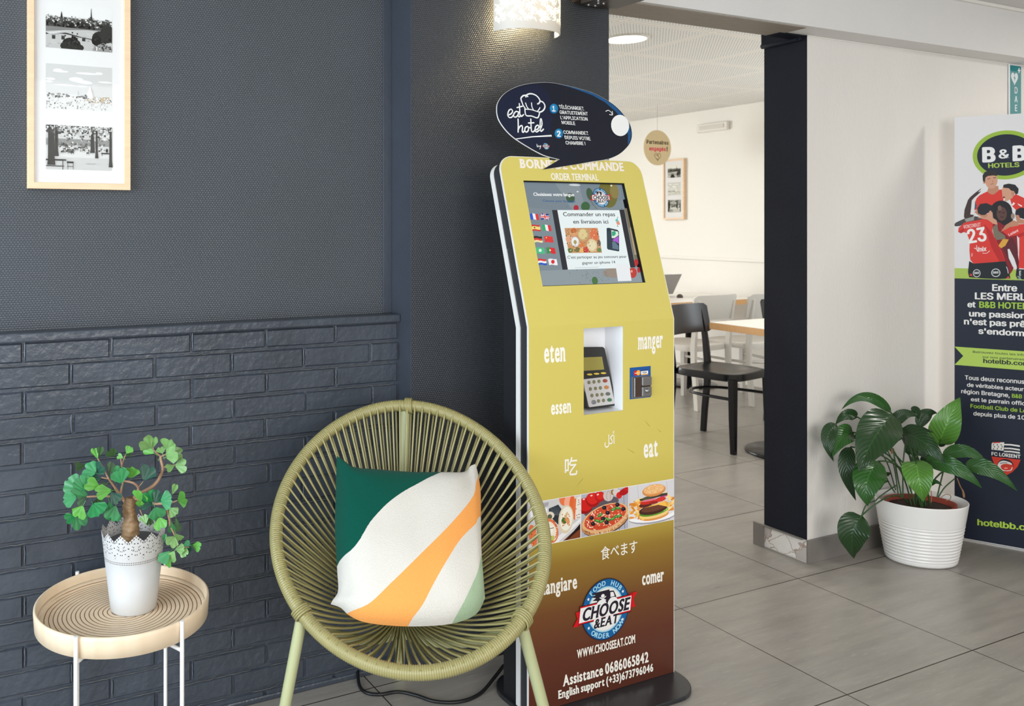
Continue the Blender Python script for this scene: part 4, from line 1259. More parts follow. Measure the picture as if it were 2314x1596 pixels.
# two clips hold it to the top edge of the terminal
mb = MB()
for x in (1.628, 1.664):
    mb = MB()
    a, b_ = kp(x, KTOP - 0.02, 0), kp(x, KTOP + 0.06, 0)
    vs = [kp(x + dx, KTOP + dt, d) for d in (-0.0034, 0.0) for dx, dt in ((-.010, -.006), (.010, -.006), (.010, .03), (-.010, .03))]
    mb.add(vs, [(0, 1, 2, 3), (7, 6, 5, 4), (0, 4, 5, 1), (1, 5, 6, 2), (2, 6, 7, 3), (3, 7, 4, 0)])
    mb.build('sign_clip', M_KDARK, BUB)

# ------------------------------------------------------------------ woven lounge chair
UF = Vector((0.4855, 0.8742, 0))           # away from the camera, along the chair's axis
UR = Vector((0.8742, -0.4855, 0))          # to the chair's right-hand side in the photo
def cp(d, r, z): return UF * (d * 1.0026) + UR * r + Vector((0, 0, z))
TOPP, BOTP = cp(2.405, -0.002, 0.826), cp(1.835, 0.008, 0.372)
CEN = (TOPP + BOTP) / 2 + UR * 0.022
ET = (TOPP - BOTP) / 2
ER = UR * 0.3215
NRM = ET.cross(ER).normalized()
if NRM.dot(UF) < 0: NRM = -NRM             # points to the back of the bowl
def rimp(a):
    """rim of the bowl, a = 0 at the top, clockwise in the photo; a little egg-shaped"""
    return CEN + ET * math.cos(a) + ER * (math.sin(a) * (1.0 - 0.035 * math.cos(a) - 0.02 * math.cos(2 * a))) 
CHAIR = thing('lounge_chair', (CEN.x, CEN.y, 0), 'olive green round lounge chair woven from plastic cord', 'chair')
M_CORD = mat('olive_plastic_cord', (152, 143, 94), 0.34, var=(25, 0.06))
M_TUBE = mat('sage_steel_tube', (178, 180, 136), 0.35, bump=(120, .0002))
mb = MB()
NW = 400                                    # turns of cord wound round the rim
path = []
for i in range(NW * 4):
    path.append(rimp(2 * math.pi * i / (NW * 4)))
rad = [0.0168 - (0.0017 if i % 4 == 0 else 0.0005 if i % 4 in (1, 3) else 0.0) for i in range(NW * 4)]
mb.tube(path, rad, 12, closed=True)
RIM = mb.build('rim', M_CORD, CHAIR)
# wrapped knots over the leg joints
def knot(a):
    mb = MB()
    for k in range(4):
        aa = a + (k - 1.5) * 0.0155
        c = rimp(aa)
        tdir = (rimp(aa + .01) - rimp(aa - .01)).normalized()
        u = tdir.cross(NRM).normalized()
        mb.tube([c + (u * math.cos(q) * 0.0200 + NRM * math.sin(q) * 0.0190 + tdir * 0.004 * math.sin(q)) for q in [2 * math.pi * i / 18 for i in range(18)]], 0.0028, 7, closed=True)
    return mb
AL, AR_ = R(229), R(131)
knot(AL).build('cord_knot', M_CORD, CHAIR)
knot(AR_).build('cord_knot', M_CORD, CHAIR)
knot(R(2)).build('cord_knot', M_CORD, CHAIR)
# cords from the rim to the ring at the bottom of the bowl
PIT = cp(2.20, 0.010, 0.350)
PN_ = (NRM * 0.8 + Vector((0, 0, -1)) * 0.6).normalized()
PU = (ER - PN_ * ER.dot(PN_)).normalized()
PV = PN_.cross(PU)
if PV.dot(ET) < 0: PV = -PV
mb = MB()
NCORD = 176
for i in range(NCORD):
    a = 2 * math.pi * (i + 0.5) / NCORD
    back = i % 2
    r0 = rimp(a) + NRM * (0.013 if back else -0.010)
    inn = (CEN - rimp(a)).normalized()
    start = r0 + inn * (0.008 if back else 0.012)
    aj = a + (0.05 if back else -0.02)
    end = PIT + PU * math.sin(aj) * 0.036 + PV * math.cos(aj) * 0.036 + PN_ * (0.010 if back else 0.0)
    mid = (start + end) / 2 + PN_ * (0.020 if back else 0.012) + Vector((0, 0, -0.004))
    first = start + inn * 0.0 
    p = [rimp(a) + NRM * (0.0165 if back else -0.0150) - inn * 0.004, start] + bez(start, mid, end, 8)[1:]
    mb.tube(p, 0.0027, 6)
mb.build('woven_cords', M_CORD, CHAIR)
mb = MB()
mb.tube([PIT + PU * math.sin(q) * 0.036 + PV * math.cos(q) * 0.036 for q in [2 * math.pi * i / 24 for i in range(24)]], 0.007, 8, closed=True)
mb.build('centre_ring', M_CORD, CHAIR)
# frame: two front legs, a back leg, bars meeting under the seat
HUB = cp(2.20, 0.006, 0.285)
FOOTL, FOOTR = at(604, 1812, Z=0.0), at(1283, 1812, Z=0.0)
def leg(a, foot):
    top = rimp(a) + NRM * 0.012 + Vector((0, 0, -0.006))
    foot = Vector((foot.x, foot.y, 0.0))
    mb = MB()
    mb.tube([foot + Vector((0, 0, .004)), top], 0.0135, 12)
    mb.tube([foot, foot + (top - foot).normalized() * 0.03], 0.0155, 12)
    return mb, top
for a, f_ in ((AL, FOOTL), (AR_, FOOTR)):
    mb, top = leg(a, f_)
    mb.build('leg', M_TUBE, CHAIR)
    MB().tube(bez(top, (top + HUB) / 2 + Vector((0, 0, -0.035)), HUB, 8), 0.0125, 10).build('seat_bar', M_TUBE, CHAIR)
bf = at(904, 1532, Z=0.0)
bfoot = Vector((bf.x, bf.y, 0.0))
mb = MB()
tt = rimp(0) + NRM * 0.012
mb.tube([bfoot + Vector((0, 0, .004)), HUB + UF * 0.075 + Vector((0, 0, .05)), tt], 0.0135, 12).tube([bfoot, bfoot + Vector((0, 0, .03))], 0.0155, 12)
mb.build('back_leg', M_TUBE, CHAIR)
MB().tube([HUB, HUB + UF * 0.075 + Vector((0, 0, .04))], 0.0125, 10).build('seat_bar', M_TUBE, CHAIR)

# ------------------------------------------------------------------ cushion
# four edges of the cover as they lie in the bowl
def edge_(pts, n=48):
    p = spline([at(x, y, d=d) for x, y, d in pts], 12)
    L_ = [0.0]
    for i in range(1, len(p)): L_.append(L_[-1] + (p[i] - p[i - 1]).length)
    def f(t_):
        q = t_ * L_[-1]
        for i in range(1, len(p)):
            if q <= L_[i] + 1e-9: return p[i - 1].lerp(p[i], (q - L_[i - 1]) / max(L_[i] - L_[i - 1], 1e-9))
        return p[-1]
    return f
eT = edge_([(761, 1031, 2.225), (776, 1040, 2.215), (800, 1056, 2.20), (850, 1062, 2.20), (930, 1068, 2.205), (1010, 1068, 2.21), (1052, 1066, 2.22), (1062, 1054, 2.23), (1074, 1049, 2.235)])
eB = edge_([(747, 1366, 2.00), (770, 1374, 1.985), (790, 1392, 1.97), (830, 1408, 1.955), (913, 1416, 1.95), (1000, 1413, 1.955), (1050, 1402, 1.965), (1080, 1384, 1.975), (1096, 1352, 1.985)])
eL = edge_([(747, 1366, 2.00), (752, 1356, 2.00), (764, 1336, 2.01), (762, 1290, 2.04), (757, 1200, 2.10), (759, 1100, 2.18), (761, 1031, 2.225)])
eR = edge_([(1096, 1352, 1.985), (1093, 1310, 2.01), (1088, 1240, 2.06), (1087, 1180, 2.12), (1086, 1110, 2.19), (1080, 1070, 2.225), (1074, 1049, 2.235)])
cTL, cTR, cBR, cBL = eT(0), eT(1), eB(1), eB(0)
CU0 = (cTL + cTR + cBR + cBL) / 4
cn_ = ((cTR - cBL).cross(cTL - cBR)).normalized()
if cn_.dot(UF) > 0: cn_ = -cn_              # towards the camera
def cush(u, v, side):
    """u right, v up, 0..1"""
    a, b_ = u * 2 - 1, v * 2 - 1
    p = eB(u) * (1 - v) + eT(u) * v + eL(v) * (1 - u) + eR(v) * u - (cBL * (1 - u) * (1 - v) + cBR * u * (1 - v) + cTL * (1 - u) * v + cTR * u * v)
    e = max(0.0, (1 - a ** 4)) * max(0.0, (1 - b_ ** 4))
    h = 0.062 * e ** 0.6
    fold = 0.0030 * math.sin(9 * a + 4 * b_) * (abs(a * b_)) ** 1.5 + 0.0026 * mnoise.noise((a * 2.6, b_ * 2.6, 0.4 + side))
    for cx_, cy_, k_ in ((-1, 1, 1.2), (1, 1, 1.2), (-1, -1, 1.5), (1, -1, .5)):      # creases running into the corners
        dx, dy = a - cx_, b_ - cy_
        rr = math.hypot(dx, dy)
        if rr < 0.75:
            an = math.atan2(dy, dx)
            fold += k_ * 0.0045 * math.sin(an * 7 + cx_ * 2) * (0.75 - rr) * min(rr * 3, 1)
    return p + cn_ * side * (h + fold * e ** 0.3)
CUSH = thing('cushion', CU0 + Vector((0, 0, -0.17)), 'square cushion with green, white, orange and sage stripes lying in the lounge chair', 'cushion')
M_CUSH = bpy.data.materials.new('striped_terry_cotton')
t, b = nodes(M_CUSH)
N, L = t.nodes, t.links
uvn = N.new('ShaderNodeUVMap')
tc = N.new('ShaderNodeTexCoord')
sp = N.new('ShaderNodeSeparateXYZ')
L.new(uvn.outputs[0], sp.inputs[0])
nz = N.new('ShaderNodeTexNoise')
nz.inputs['Scale'].default_value = 420
nz.inputs['Detail'].default_value = 2
L.new(tc.outputs['Object'], nz.inputs['Vector'])
jit = nmath(t, 'MULTIPLY', nmath(t, 'SUBTRACT', nz.outputs['Fac'], 0.5), 0.022)
def curve(pts):
    fc = N.new('ShaderNodeFloatCurve')
    cv = fc.mapping.curves[0]
    fc.mapping.use_clip = False
    for p in pts[2:]: cv.points.new(0.5, 0.5)
    for q, p in zip(cv.points, sorted(pts)): q.location = p
    fc.mapping.update()
    L.new(nmath(t, 'ADD', sp.outputs['X'], jit), fc.inputs['Value'])
    return nmath(t, 'GREATER_THAN', nmath(t, 'ADD', sp.outputs['Y'], jit), fc.outputs[0])
GREEN, IVORY, ORANGE, SAGE = lin((4, 76, 62)), lin((211, 205, 195)), lin((238, 160, 84)), lin((160, 180, 148))
k1 = curve([(0.0, 0.245), (0.155, 0.40), (0.27, 0.60), (0.42, 0.77), (0.60, 0.90), (0.755, 1.01), (0.87, 1.2), (1.0, 1.4)])
k2 = curve([(0.0, -0.08), (0.16, 0.03), (0.36, 0.20), (0.58, 0.40), (0.80, 0.63), (0.93, 0.80), (1.0, 0.91)])
k3 = curve([(0.0, -0.8), (0.36, -0.3), (0.475, -0.02), (0.565, 0.12), (0.70, 0.31), (0.85, 0.50), (0.93, 0.55), (1.0, 0.575)])
k4 = curve([(0.0, -0.9), (0.5, -0.5), (0.70, -0.07), (0.80, 0.08), (0.92, 0.22), (1.0, 0.29)])
col = mixcol(t, k4, SAGE, IVORY)
col = mixcol(t, k3, col, ORANGE)
col = mixcol(t, k2, col, IVORY)
col = mixcol(t, k1, col, GREEN)
L.new(col, b.inputs['Base Color'])
b.inputs['Roughness'].default_value = 0.95
b.inputs['Specular IOR Level'].default_value = 0.1
b.inputs['Sheen Weight'].default_value = 0.06
bp = N.new('ShaderNodeBump')
bp.inputs['Distance'].default_value = 0.0013
L.new(nz.outputs['Fac'], bp.inputs['Height'])
L.new(bp.outputs[0], b.inputs['Normal'])
mb = MB()
mb.grid(lambda u, v: cush(u, v, 1), 56, 56)
mb.build('front_cover', M_CUSH, CUSH)
mb = MB()
mb.grid(lambda u, v: cush(u, v, -0.55), 40, 40)
mb.build('back_cover', mat('ivory_cotton', (226, 220, 210), 0.9), CUSH)

# ------------------------------------------------------------------ power cable on the floor
pts = [at(x, y, Z=0.006) for x, y in ((808, 1516), (811, 1545), (826, 1565), (858, 1570), (900, 1564), (940, 1572), (985, 1586), (1040, 1586), (1085, 1568), (1118, 1543), (1138, 1520))]
pts[0].z = 0.03
pts[-1].z, pts[-2].z = 0.026, 0.022
tag(MB().tube(spline(pts, 6), 0.0048, 8).build('power_cable', mat('black_rubber', (16, 16, 18), 0.45), loc=(pts[5].x, pts[5].y, 0)), 'black power cable curving over the floor under the lounge chair', 'cable')

# ------------------------------------------------------------------ side table
TC, TZ, TR = Vector((0.388, 2.022, 0)), 0.462, 0.1985
TAB = thing('side_table', TC, 'round bamboo tray table on thin white metal legs by the brick wall', 'table')
M_BAMBOO = bpy.data.materials.new('coiled_bamboo')
t, b = nodes(M_BAMBOO)
tc = t.nodes.new('ShaderNodeTexCoord')
sp = t.nodes.new('ShaderNodeSeparateXYZ')
t.links.new(tc.outputs['Object'], sp.inputs[0])
nz = t.nodes.new('ShaderNodeTexNoise')
nz.inputs['Scale'].default_value = 9
t.links.new(tc.outputs['Object'], nz.inputs['Vector'])
rr = nmath(t, 'SQRT', nmath(t, 'ADD', nmath(t, 'MULTIPLY', sp.outputs['X'], sp.outputs['X']), nmath(t, 'MULTIPLY', sp.outputs['Y'], sp.outputs['Y'])))
ang = nmath(t, 'ARCTAN2', sp.outputs['Y'], sp.outputs['X'])
rw = nmath(t, 'ADD', rr, nmath(t, 'MULTIPLY', nmath(t, 'SUBTRACT', nz.outputs['Fac'], .5), .006))
f = nmath(t, 'FRACT', nmath(t, 'SUBTRACT', nmath(t, 'DIVIDE', rw, 0.0100), nmath(t, 'DIVIDE', ang, 2 * math.pi)))
line = nmath(t, 'MULTIPLY', nmath(t, 'LESS_THAN', f, 0.20), nmath(t, 'LESS_THAN', rr, 0.185))
mp = t.nodes.new('ShaderNodeMapping')
mp.inputs['Scale'].default_value = (30, 30, 4)
n2 = t.nodes.new('ShaderNodeTexNoise')
n2.inputs['Scale'].default_value = 1.2
t.links.new(tc.outputs['Object'], mp.inputs[0])
t.links.new(mp.outputs[0], n2.inputs['Vector'])
base = mixcol(t, n2.outputs['Fac'], lin((224, 197, 162)), lin((243, 222, 193)))
t.links.new(mixcol(t, line, base, lin((128, 84, 52))), b.inputs['Base Color'])
b.inputs['Roughness'].default_value = 0.5
def tray(name, prof):
    mb = MB().lathe([(r, z) for r, z in prof], seg=96)
    mb.v = [(x + TC.x, y + TC.y, z) for x, y, z in mb.v]
    return mb.build(name, M_BAMBOO, TAB)
tray('tray_floor', [(0.0, TZ - 0.030), (0.178, TZ - 0.030), (0.186, TZ - 0.027), (0.190, TZ - 0.020), (0.190, TZ - 0.044), (0.0, TZ - 0.044)])
tray('tray_rim', [(0.1885, TZ - 0.030), (0.1915, TZ - 0.006), (0.1925, TZ), (0.1955, TZ + 0.0008), (0.1985, TZ - 0.001), (0.199, TZ - 0.008), (0.1965, TZ - 0.045), (0.186, TZ - 0.047), (0.186, TZ - 0.032)])
M_WIRE = mat('white_powder_coat', (238, 236, 232), 0.4)
AN = [R(a) for a in (-129, -63, 48, 112)]
feet = []
for a in AN:
    p = TC + Vector((math.cos(a) * 0.2045, math.sin(a) * 0.2045, 0))
    mb = MB()
    mb.tube([p, p + Vector((0, 0, TZ + 0.004))], 0.0048, 10)
    mb.tube([p + Vector((0, 0, .0)), p + Vector((0, 0, .012))], 0.006, 10)
    mb.build('leg', M_WIRE, TAB)
    feet.append(p)
for i, (a, c_) in enumerate(((0, 2), (1, 3))):
    z = TZ - 0.052 - i * 0.009
    MB().tube([feet[a] + Vector((0, 0, z)), feet[c_] + Vector((0, 0, z))], 0.0045, 8).build('cross_bar', M_WIRE, TAB)
    MB().tube([feet[a] + Vector((0, 0, .03 + i * .009)), feet[c_] + Vector((0, 0, .03 + i * .009))], 0.004, 8).build('cross_bar', M_WIRE, TAB)

# ------------------------------------------------------------------ artificial ginkgo bonsai in a lace-edged pot
PB = at(302, 1372, Z=TZ - 0.030)
PB.z = TZ - 0.030
BON = thing('potted_bonsai', PB, 'small leafy bonsai with a gnarled trunk in a white lace-edged pot', 'plant')
M_POTW = mat('white_pot_metal', (196, 194, 191), 0.45)
HP, RB, RT = 0.183, 0.0535, 0.0735
mb = MB().lathe([(0.0, 0.001), (RB - .004, 0.001), (RB - .001, 0.0), (RB, 0.004), (RB + (RT - RB) * .66, HP * .66), (RB + (RT - RB) * .66 - .0012, HP * .66), (RB - .0012, 0.004), (0, .004)], PB.x, PB.y, 64)
mb.v = [(x, y, z + PB.z) for x, y, z in mb.v]
mb.build('pot', M_POTW, BON)
M_LACE = bpy.data.materials.new('pierced_white_metal')
t, b = nodes(M_LACE)
b.inputs['Base Color'].default_value = lin((196, 194, 191))
b.inputs['Roughness'].default_value = 0.45
uvn = t.nodes.new('ShaderNodeUVMap')
sp = t.nodes.new('ShaderNodeSeparateXYZ')
t.links.new(uvn.outputs[0], sp.inputs[0])
U = nmath(t, 'MULTIPLY', sp.outputs['X'], 13.0)          # 13 scallops round the rim
V = sp.outputs['Y']                                      # 0 bottom of the lace .. 1 crest
fu = nmath(t, 'SUBTRACT', nmath(t, 'FRACT', U), 0.5)
au = nmath(t, 'ABSOLUTE', fu)
edge = nmath(t, 'SUBTRACT', 0.985, nmath(t, 'MULTIPLY', au, 0.44))     # saw-tooth scallop with small beads
bead = nmath(t, 'MULTIPLY', nmath(t, 'ABSOLUTE', nmath(t, 'SINE', nmath(t, 'MULTIPLY', U, math.pi * 7))), 0.04)
solid_top = nmath(t, 'LESS_THAN', V, nmath(t, 'ADD', nmath(t, 'SUBTRACT', edge, 0.02), bead))
vor = t.nodes.new('ShaderNodeTexVoronoi')
vor.inputs['Scale'].default_value = 1.0
vor.inputs['Randomness'].default_value = 0.75
cb = t.nodes.new('ShaderNodeCombineXYZ')
mir = nmath(t, 'ADD', nmath(t, 'MULTIPLY', au, 9.0), 0.0)
t.links.new(mir, cb.inputs[0])
t.links.new(nmath(t, 'MULTIPLY', V, 15.0), cb.inputs[1])
t.links.new(cb.outputs[0], vor.inputs['Vector'])
hole = nmath(t, 'MULTIPLY', nmath(t, 'LESS_THAN', vor.outputs['Distance'], 0.29), nmath(t, 'GREATER_THAN', V, 0.17))
hole = nmath(t, 'MULTIPLY', hole, nmath(t, 'LESS_THAN', V, nmath(t, 'SUBTRACT', edge, 0.09)))
def dots(v0, n, r):                                      # rows of round holes
    a = nmath(t, 'MULTIPLY', nmath(t, 'SUBTRACT', nmath(t, 'FRACT', nmath(t, 'MULTIPLY', sp.outputs['X'], n)), .5), 6.2832 * 66 / n)
    c_ = nmath(t, 'MULTIPLY', nmath(t, 'SUBTRACT', V, v0), 70)
    return nmath(t, 'LESS_THAN', nmath(t, 'ADD', nmath(t, 'MULTIPLY', a, a), nmath(t, 'MULTIPLY', c_, c_)), r)
hole = nmath(t, 'MAXIMUM', hole, nmath(t, 'MAXIMUM', dots(0.07, 104, 1.1), dots(0.125, 104, 1.1)))
er = nmath(t, 'MULTIPLY', nmath(t, 'SUBTRACT', V, nmath(t, 'SUBTRACT', edge, 0.055)), 38)
eu_ = nmath(t, 'MULTIPLY', nmath(t, 'SUBTRACT', nmath(t, 'FRACT', nmath(t, 'MULTIPLY', U, 7)), .5), 3.2)
hole = nmath(t, 'MAXIMUM', hole, nmath(t, 'LESS_THAN', nmath(t, 'ADD', nmath(t, 'MULTIPLY', er, er), nmath(t, 'MULTIPLY', eu_, eu_)), 0.8))
alpha = nmath(t, 'MULTIPLY', solid_top, nmath(t, 'SUBTRACT', 1.0, hole))
t.links.new(alpha, b.inputs['Alpha'])
mb = MB()
zl0, zl1 = HP * .655, HP + 0.012
def lace(u, v):
    a = 2 * math.pi * u
    z = zl0 + (zl1 - zl0) * v
    r = RB + (RT - RB) * z / HP
    return (PB.x + r * math.cos(a), PB.y + r * math.sin(a), PB.z + z)
mb.grid(lace, 96, 6)
mb.build('lace_rim', M_LACE, BON)
mb = MB().lathe([(0.0, HP * .86), (0.062, HP * .86), (0.0665, HP * .84), (0.0530, HP * .2), (0, HP * .2)], PB.x, PB.y, 40)
mb.v = [(x, y, z + PB.z) for x, y, z in mb.v]
mb.build('grey_filler', mat('grey_cement', (96, 97, 98), 0.8, bump=(200, .0008)), BON)
M_BARK = mat('painted_bark', (142, 112, 78), 0.55, bump=(60, .004), var=(40, .3), scale=(1, 1, .5))
BD = (PB.x * _s + PB.y * _c)                             # distance of the pot from the camera plane
def bp_(x, y, dd=0.0): return at(130 + x / 4.837, 970 + y / 4.837, d=BD + dd)
def bark_tube(pts, rs):
    mb = MB()
    mb.tube(spline([bp_(*p) for p in pts], 6), [rs[0] + (rs[-1] - rs[0]) * i / (6 * (len(pts) - 1)) for i in range(6 * (len(pts) - 1) + 1)], 10)
    return mb
tr = [(785, 1330), (790, 1210), (800, 1120), (806, 1020), (792, 930), (778, 850), (798, 790), (806, 750)]
path = spline([bp_(*p) for p in tr], 6)
rads = [0.0215, 0.0200, 0.0205, 0.0180, 0.0150, 0.0140, 0.0130, 0.0115]
rp_ = [rads[min(int(i / 6), 7)] * (1 - (i / 6) % 1) + rads[min(int(i / 6) + 1, 7)] * ((i / 6) % 1) + 0.0009 * math.sin(i * 1.9) for i in range(len(path))]
TRUNK = MB().tube(path, rp_, 18).build('trunk', M_BARK, BON)
mb = MB()
for i in range(len(TRUNK.data.vertices)):
    v = TRUNK.data.vertices[i]
    v.co += Vector((mnoise.noise(v.co * 70), mnoise.noise(v.co * 70 + Vector((9, 0, 0))), 0)) * 0.0042
M_TWIG = mat('pale_twig', (168, 132, 104), 0.6, bump=(90, .001))
for pts, r0, r1 in (([(740, 800, 0), (690, 730, .0), (640, 660, -.01), (600, 600, -.02), (560, 545, -.03)], .0042, .0022), ([(690, 730, 0), (700, 650, .02), (716, 560, .02), (706, 400, .01), (740, 290, .0)], .0032, .0014),
                    ([(720, 760, 0), (560, 735, -.03), (420, 735, -.04), (320, 740, -.05)], .0030, .0020), ([(830, 760, 0), (870, 690, .01), (880, 640, .01), (830, 590, 0), (740, 570, .0), (620, 555, -.02), (480, 530, -.03)], .0038, .0016),
                    ([(850, 730, 0), (1010, 645, .03), (1080, 585, .04), (1125, 510, .04), (1150, 430, .03), (1130, 340, .03), (1128, 290, .03)], .0046, .0030), ([(1150, 440, .03), (1180, 410, .03), (1290, 390, .03)], .0022, .0012), ([(1128, 300, .03), (1060, 240, .02), (1040, 200, .02)], .0024, .0012), ([(1130, 300, .03), (1175, 280, .03), (1230, 240, .03)], .0022, .0012),
                    ([(845, 760, 0), (960, 780, -.02), (1060, 815, -.03), (1170, 820, -.04), (1200, 900, -.03), (1225, 1000, -.03), (1225, 1080, -.02)], .0040, .0022), ([(1225, 1050, -.02), (1280, 1160, -.02), (1300, 1250, -.02), (1330, 1290, -.02), (1440, 1290, -.02)], .0022, .0012), ([(1170, 820, -.04), (1260, 800, -.02), (1310, 780, -.02)], .0022, .0012),
                    ([(706, 470, .01), (700, 400, .0), (690, 320, .0)], .002, .0012), ([(560, 545, -.03), (500, 430, -.02), (440, 320, -.02)], .0022, .0012), ([(880, 640, .01), (940, 570, .01)], .0014, .001), ([(900, 880, -.02), (960, 1020, -.02)], .0012, .001)):
    bark_tube(pts, (r0, r1)).build('branch', M_TWIG, BON)
# fan leaves: (stem x, y) -> (middle of the outer edge x, y), half angle, depth, tone
LEAVES = [(215, 750, 75, 770, 50, -.06, 0), (240, 660, 110, 560, 46, -.05, 1), (310, 680, 240, 540, 42, -.055, 0), (330, 740, 200, 640, 30, -.04, 1), (280, 830, 215, 960, 45, -.065, 2), (385, 810, 460, 920, 55, -.065, 0), (200, 940, 100, 990, 40, -.05, 0), (200, 930, 270, 1060, 52, -.055, 1),
          (320, 740, 220, 780, 40, -.03, 4), (425, 480, 300, 430, 62, -.04, 0), (425, 480, 480, 410, 40, -.03, 3), (480, 545, 380, 540, 38, -.03, 3), (470, 640, 330, 590, 34, -.05, 2), (600, 670, 440, 690, 34, -.05, 2), (640, 560, 690, 430, 36, -.04, 1), (700, 600, 670, 460, 50, -.045, 0),
          (580, 690, 660, 790, 40, -.03, 3), (640, 830, 580, 980, 42, -.045, 1), (560, 780, 620, 990, 25, -.04, 1), (440, 330, 400, 220, 26, -.01, 2), (450, 310, 470, 210, 20, .0, 4), (620, 300, 570, 240, 50, .01, 4), (720, 320, 660, 290, 34, .0, 2), (750, 270, 800, 200, 44, .0, 2), (740, 290, 800, 270, 30, .01, 4), (800, 540, 790, 440, 44, -.01, 2),
          (560, 520, 590, 380, 24, .01, 4), (940, 570, 1010, 420, 46, .0, 3), (1030, 210, 940, 130, 44, .01, 5), (1060, 270, 960, 210, 34, .02, 2), (1040, 210, 1050, 110, 22, .02, 5), (1150, 270, 1120, 200, 50, .01, 5), (1190, 220, 1215, 130, 46, .02, 5), (1180, 310, 1280, 240, 50, .02, 5), (1200, 300, 1350, 260, 38, .02, 5),
          (1120, 300, 1100, 340, 20, .03, 4), (1280, 400, 1390, 400, 42, .02, 5), (1280, 400, 1200, 430, 30, .03, 5), (1050, 810, 920, 830, 30, -.03, 3), (880, 780, 920, 710, 60, -.03, 2), (1060, 810, 1130, 700, 52, -.04, 3), (1030, 820, 990, 700, 40, -.03, 0), (1120, 790, 1230, 770, 50, -.05, 0), (1060, 850, 1110, 970, 56, -.05, 1),
          (1110, 960, 1130, 1080, 46, -.055, 2), (900, 860, 900, 800, 30, -.04, 2), (970, 1040, 940, 950, 40, -.045, 5), (1000, 950, 1000, 1040, 40, -.02, 4), (1310, 780, 1390, 760, 46, -.01, 2), (1250, 720, 1290, 620, 16, -.01, 5), (1220, 860, 1290, 930, 44, -.03, 5), (1240, 1000, 1250, 1120, 22, -.03, 1), (1160, 1240, 1170, 1160, 20, -.03, 1),
          (1280, 1170, 1230, 1270, 56, -.04, 5), (1290, 1140, 1330, 1220, 40, -.03, 5), (1290, 1320, 1370, 1310, 34, -.03, 5), (1280, 1330, 1230, 1430, 40, -.04, 5), (1240, 1330, 1130, 1440, 34, -.03, 1), (1240, 1400, 1170, 1470, 44, -.02, 2), (1360, 1290, 1440, 1260, 34, -.01, 0), (1400, 1290, 1440, 1340, 34, -.01, 3), (1470, 1270, 1550, 1290, 34, -.01, 2), (1320, 1290, 1400, 1370, 30, -.03, 5), (560, 600, 490, 600, 24, -.02, 4), (300, 400, 210, 410, 34, .03, 4), (430, 760, 450, 800, 40, -.02, 4), (1290, 960, 1320, 1100, 20, .01, 4)]
TONES = [(34, 124, 66), (58, 130, 78), (86, 152, 58), (26, 76, 58), (54, 86, 44), (112, 152, 88)]
M_LEAF = []
for i, c_ in enumerate(TONES):
    m = mat('ginkgo_leaf', c_, 0.42, var=(60, .14), sub=0.0)
    M_LEAF.append(m)
fol = [MB() for _ in TONES]
rng = random.Random(11)
for (x0, y0, x1, y1, ha, dd, tn) in LEAVES:
    b0 = bp_(x0, y0, dd)
    tip = bp_(x1, y1, dd + rng.uniform(-.022, .012))
    ax = tip - b0
    ln = ax.length * 1.10
    ax.normalize()
    view = (b0 - Vector((0, 0, EYE))).normalized()
    sd = ax.cross(view).normalized()
    nn = sd.cross(ax).normalized()
    if nn.dot(view) > 0: nn = -nn
    tw = rng.uniform(-0.35, 0.35)
    sd, nn = sd * math.cos(tw) + nn * math.sin(tw), nn * math.cos(tw) - sd * math.sin(tw)
    mb = fol[tn]
    hw = R(ha)
    na = 14
    vs, fs = [], []
    for j in range(4):
        rr_ = (0.10, 0.45, 0.78, 1.0)[j]
        for i in range(na + 1):
            a = -hw + 2 * hw * i / na
            notch = 1.0 - (0.16 * max(0, 1 - abs(a) / (hw * .16)) if j == 3 else 0) + 0.045 * math.sin(a * 9 + x0) * rr_
            edge_ = 1.0 - 0.22 * (abs(a) / hw) ** 3 * (rr_)
            r_ = ln * rr_ * notch * edge_ * (1.03 if j == 3 else 1)
            cup = (0.10 * ln * (a / hw) ** 2 * rr_ - 0.08 * ln * rr_ ** 2) + 0.03 * ln * math.sin(a * 14) * rr_
            vs.append(b0 + ax * (r_ * math.cos(a)) + sd * (r_ * math.sin(a)) + nn * cup)
    k = na + 1
    for j in range(3):
        for i in range(na): fs.append((j * k + i, j * k + i + 1, (j + 1) * k + i + 1, (j + 1) * k + i))
    mb.add(vs, fs, True)
    s0 = b0 - ax * ln * .30 + nn * -0.004
    mb.tube([s0, b0 + ax * ln * .15], 0.0007, 5)
# one foliage part; its leaves carry the six greens of the plant as material slots
allm = MB()
midx = []
for i, mb in enumerate(fol):
    allm.add(mb.v, mb.f, True)
    midx += [i] * len(mb.f)
FOL = allm.build('foliage', M_LEAF[0], BON)
for m in M_LEAF[1:]: FOL.data.materials.append(m)
FOL.data.polygons.foreach_set('material_index', midx)

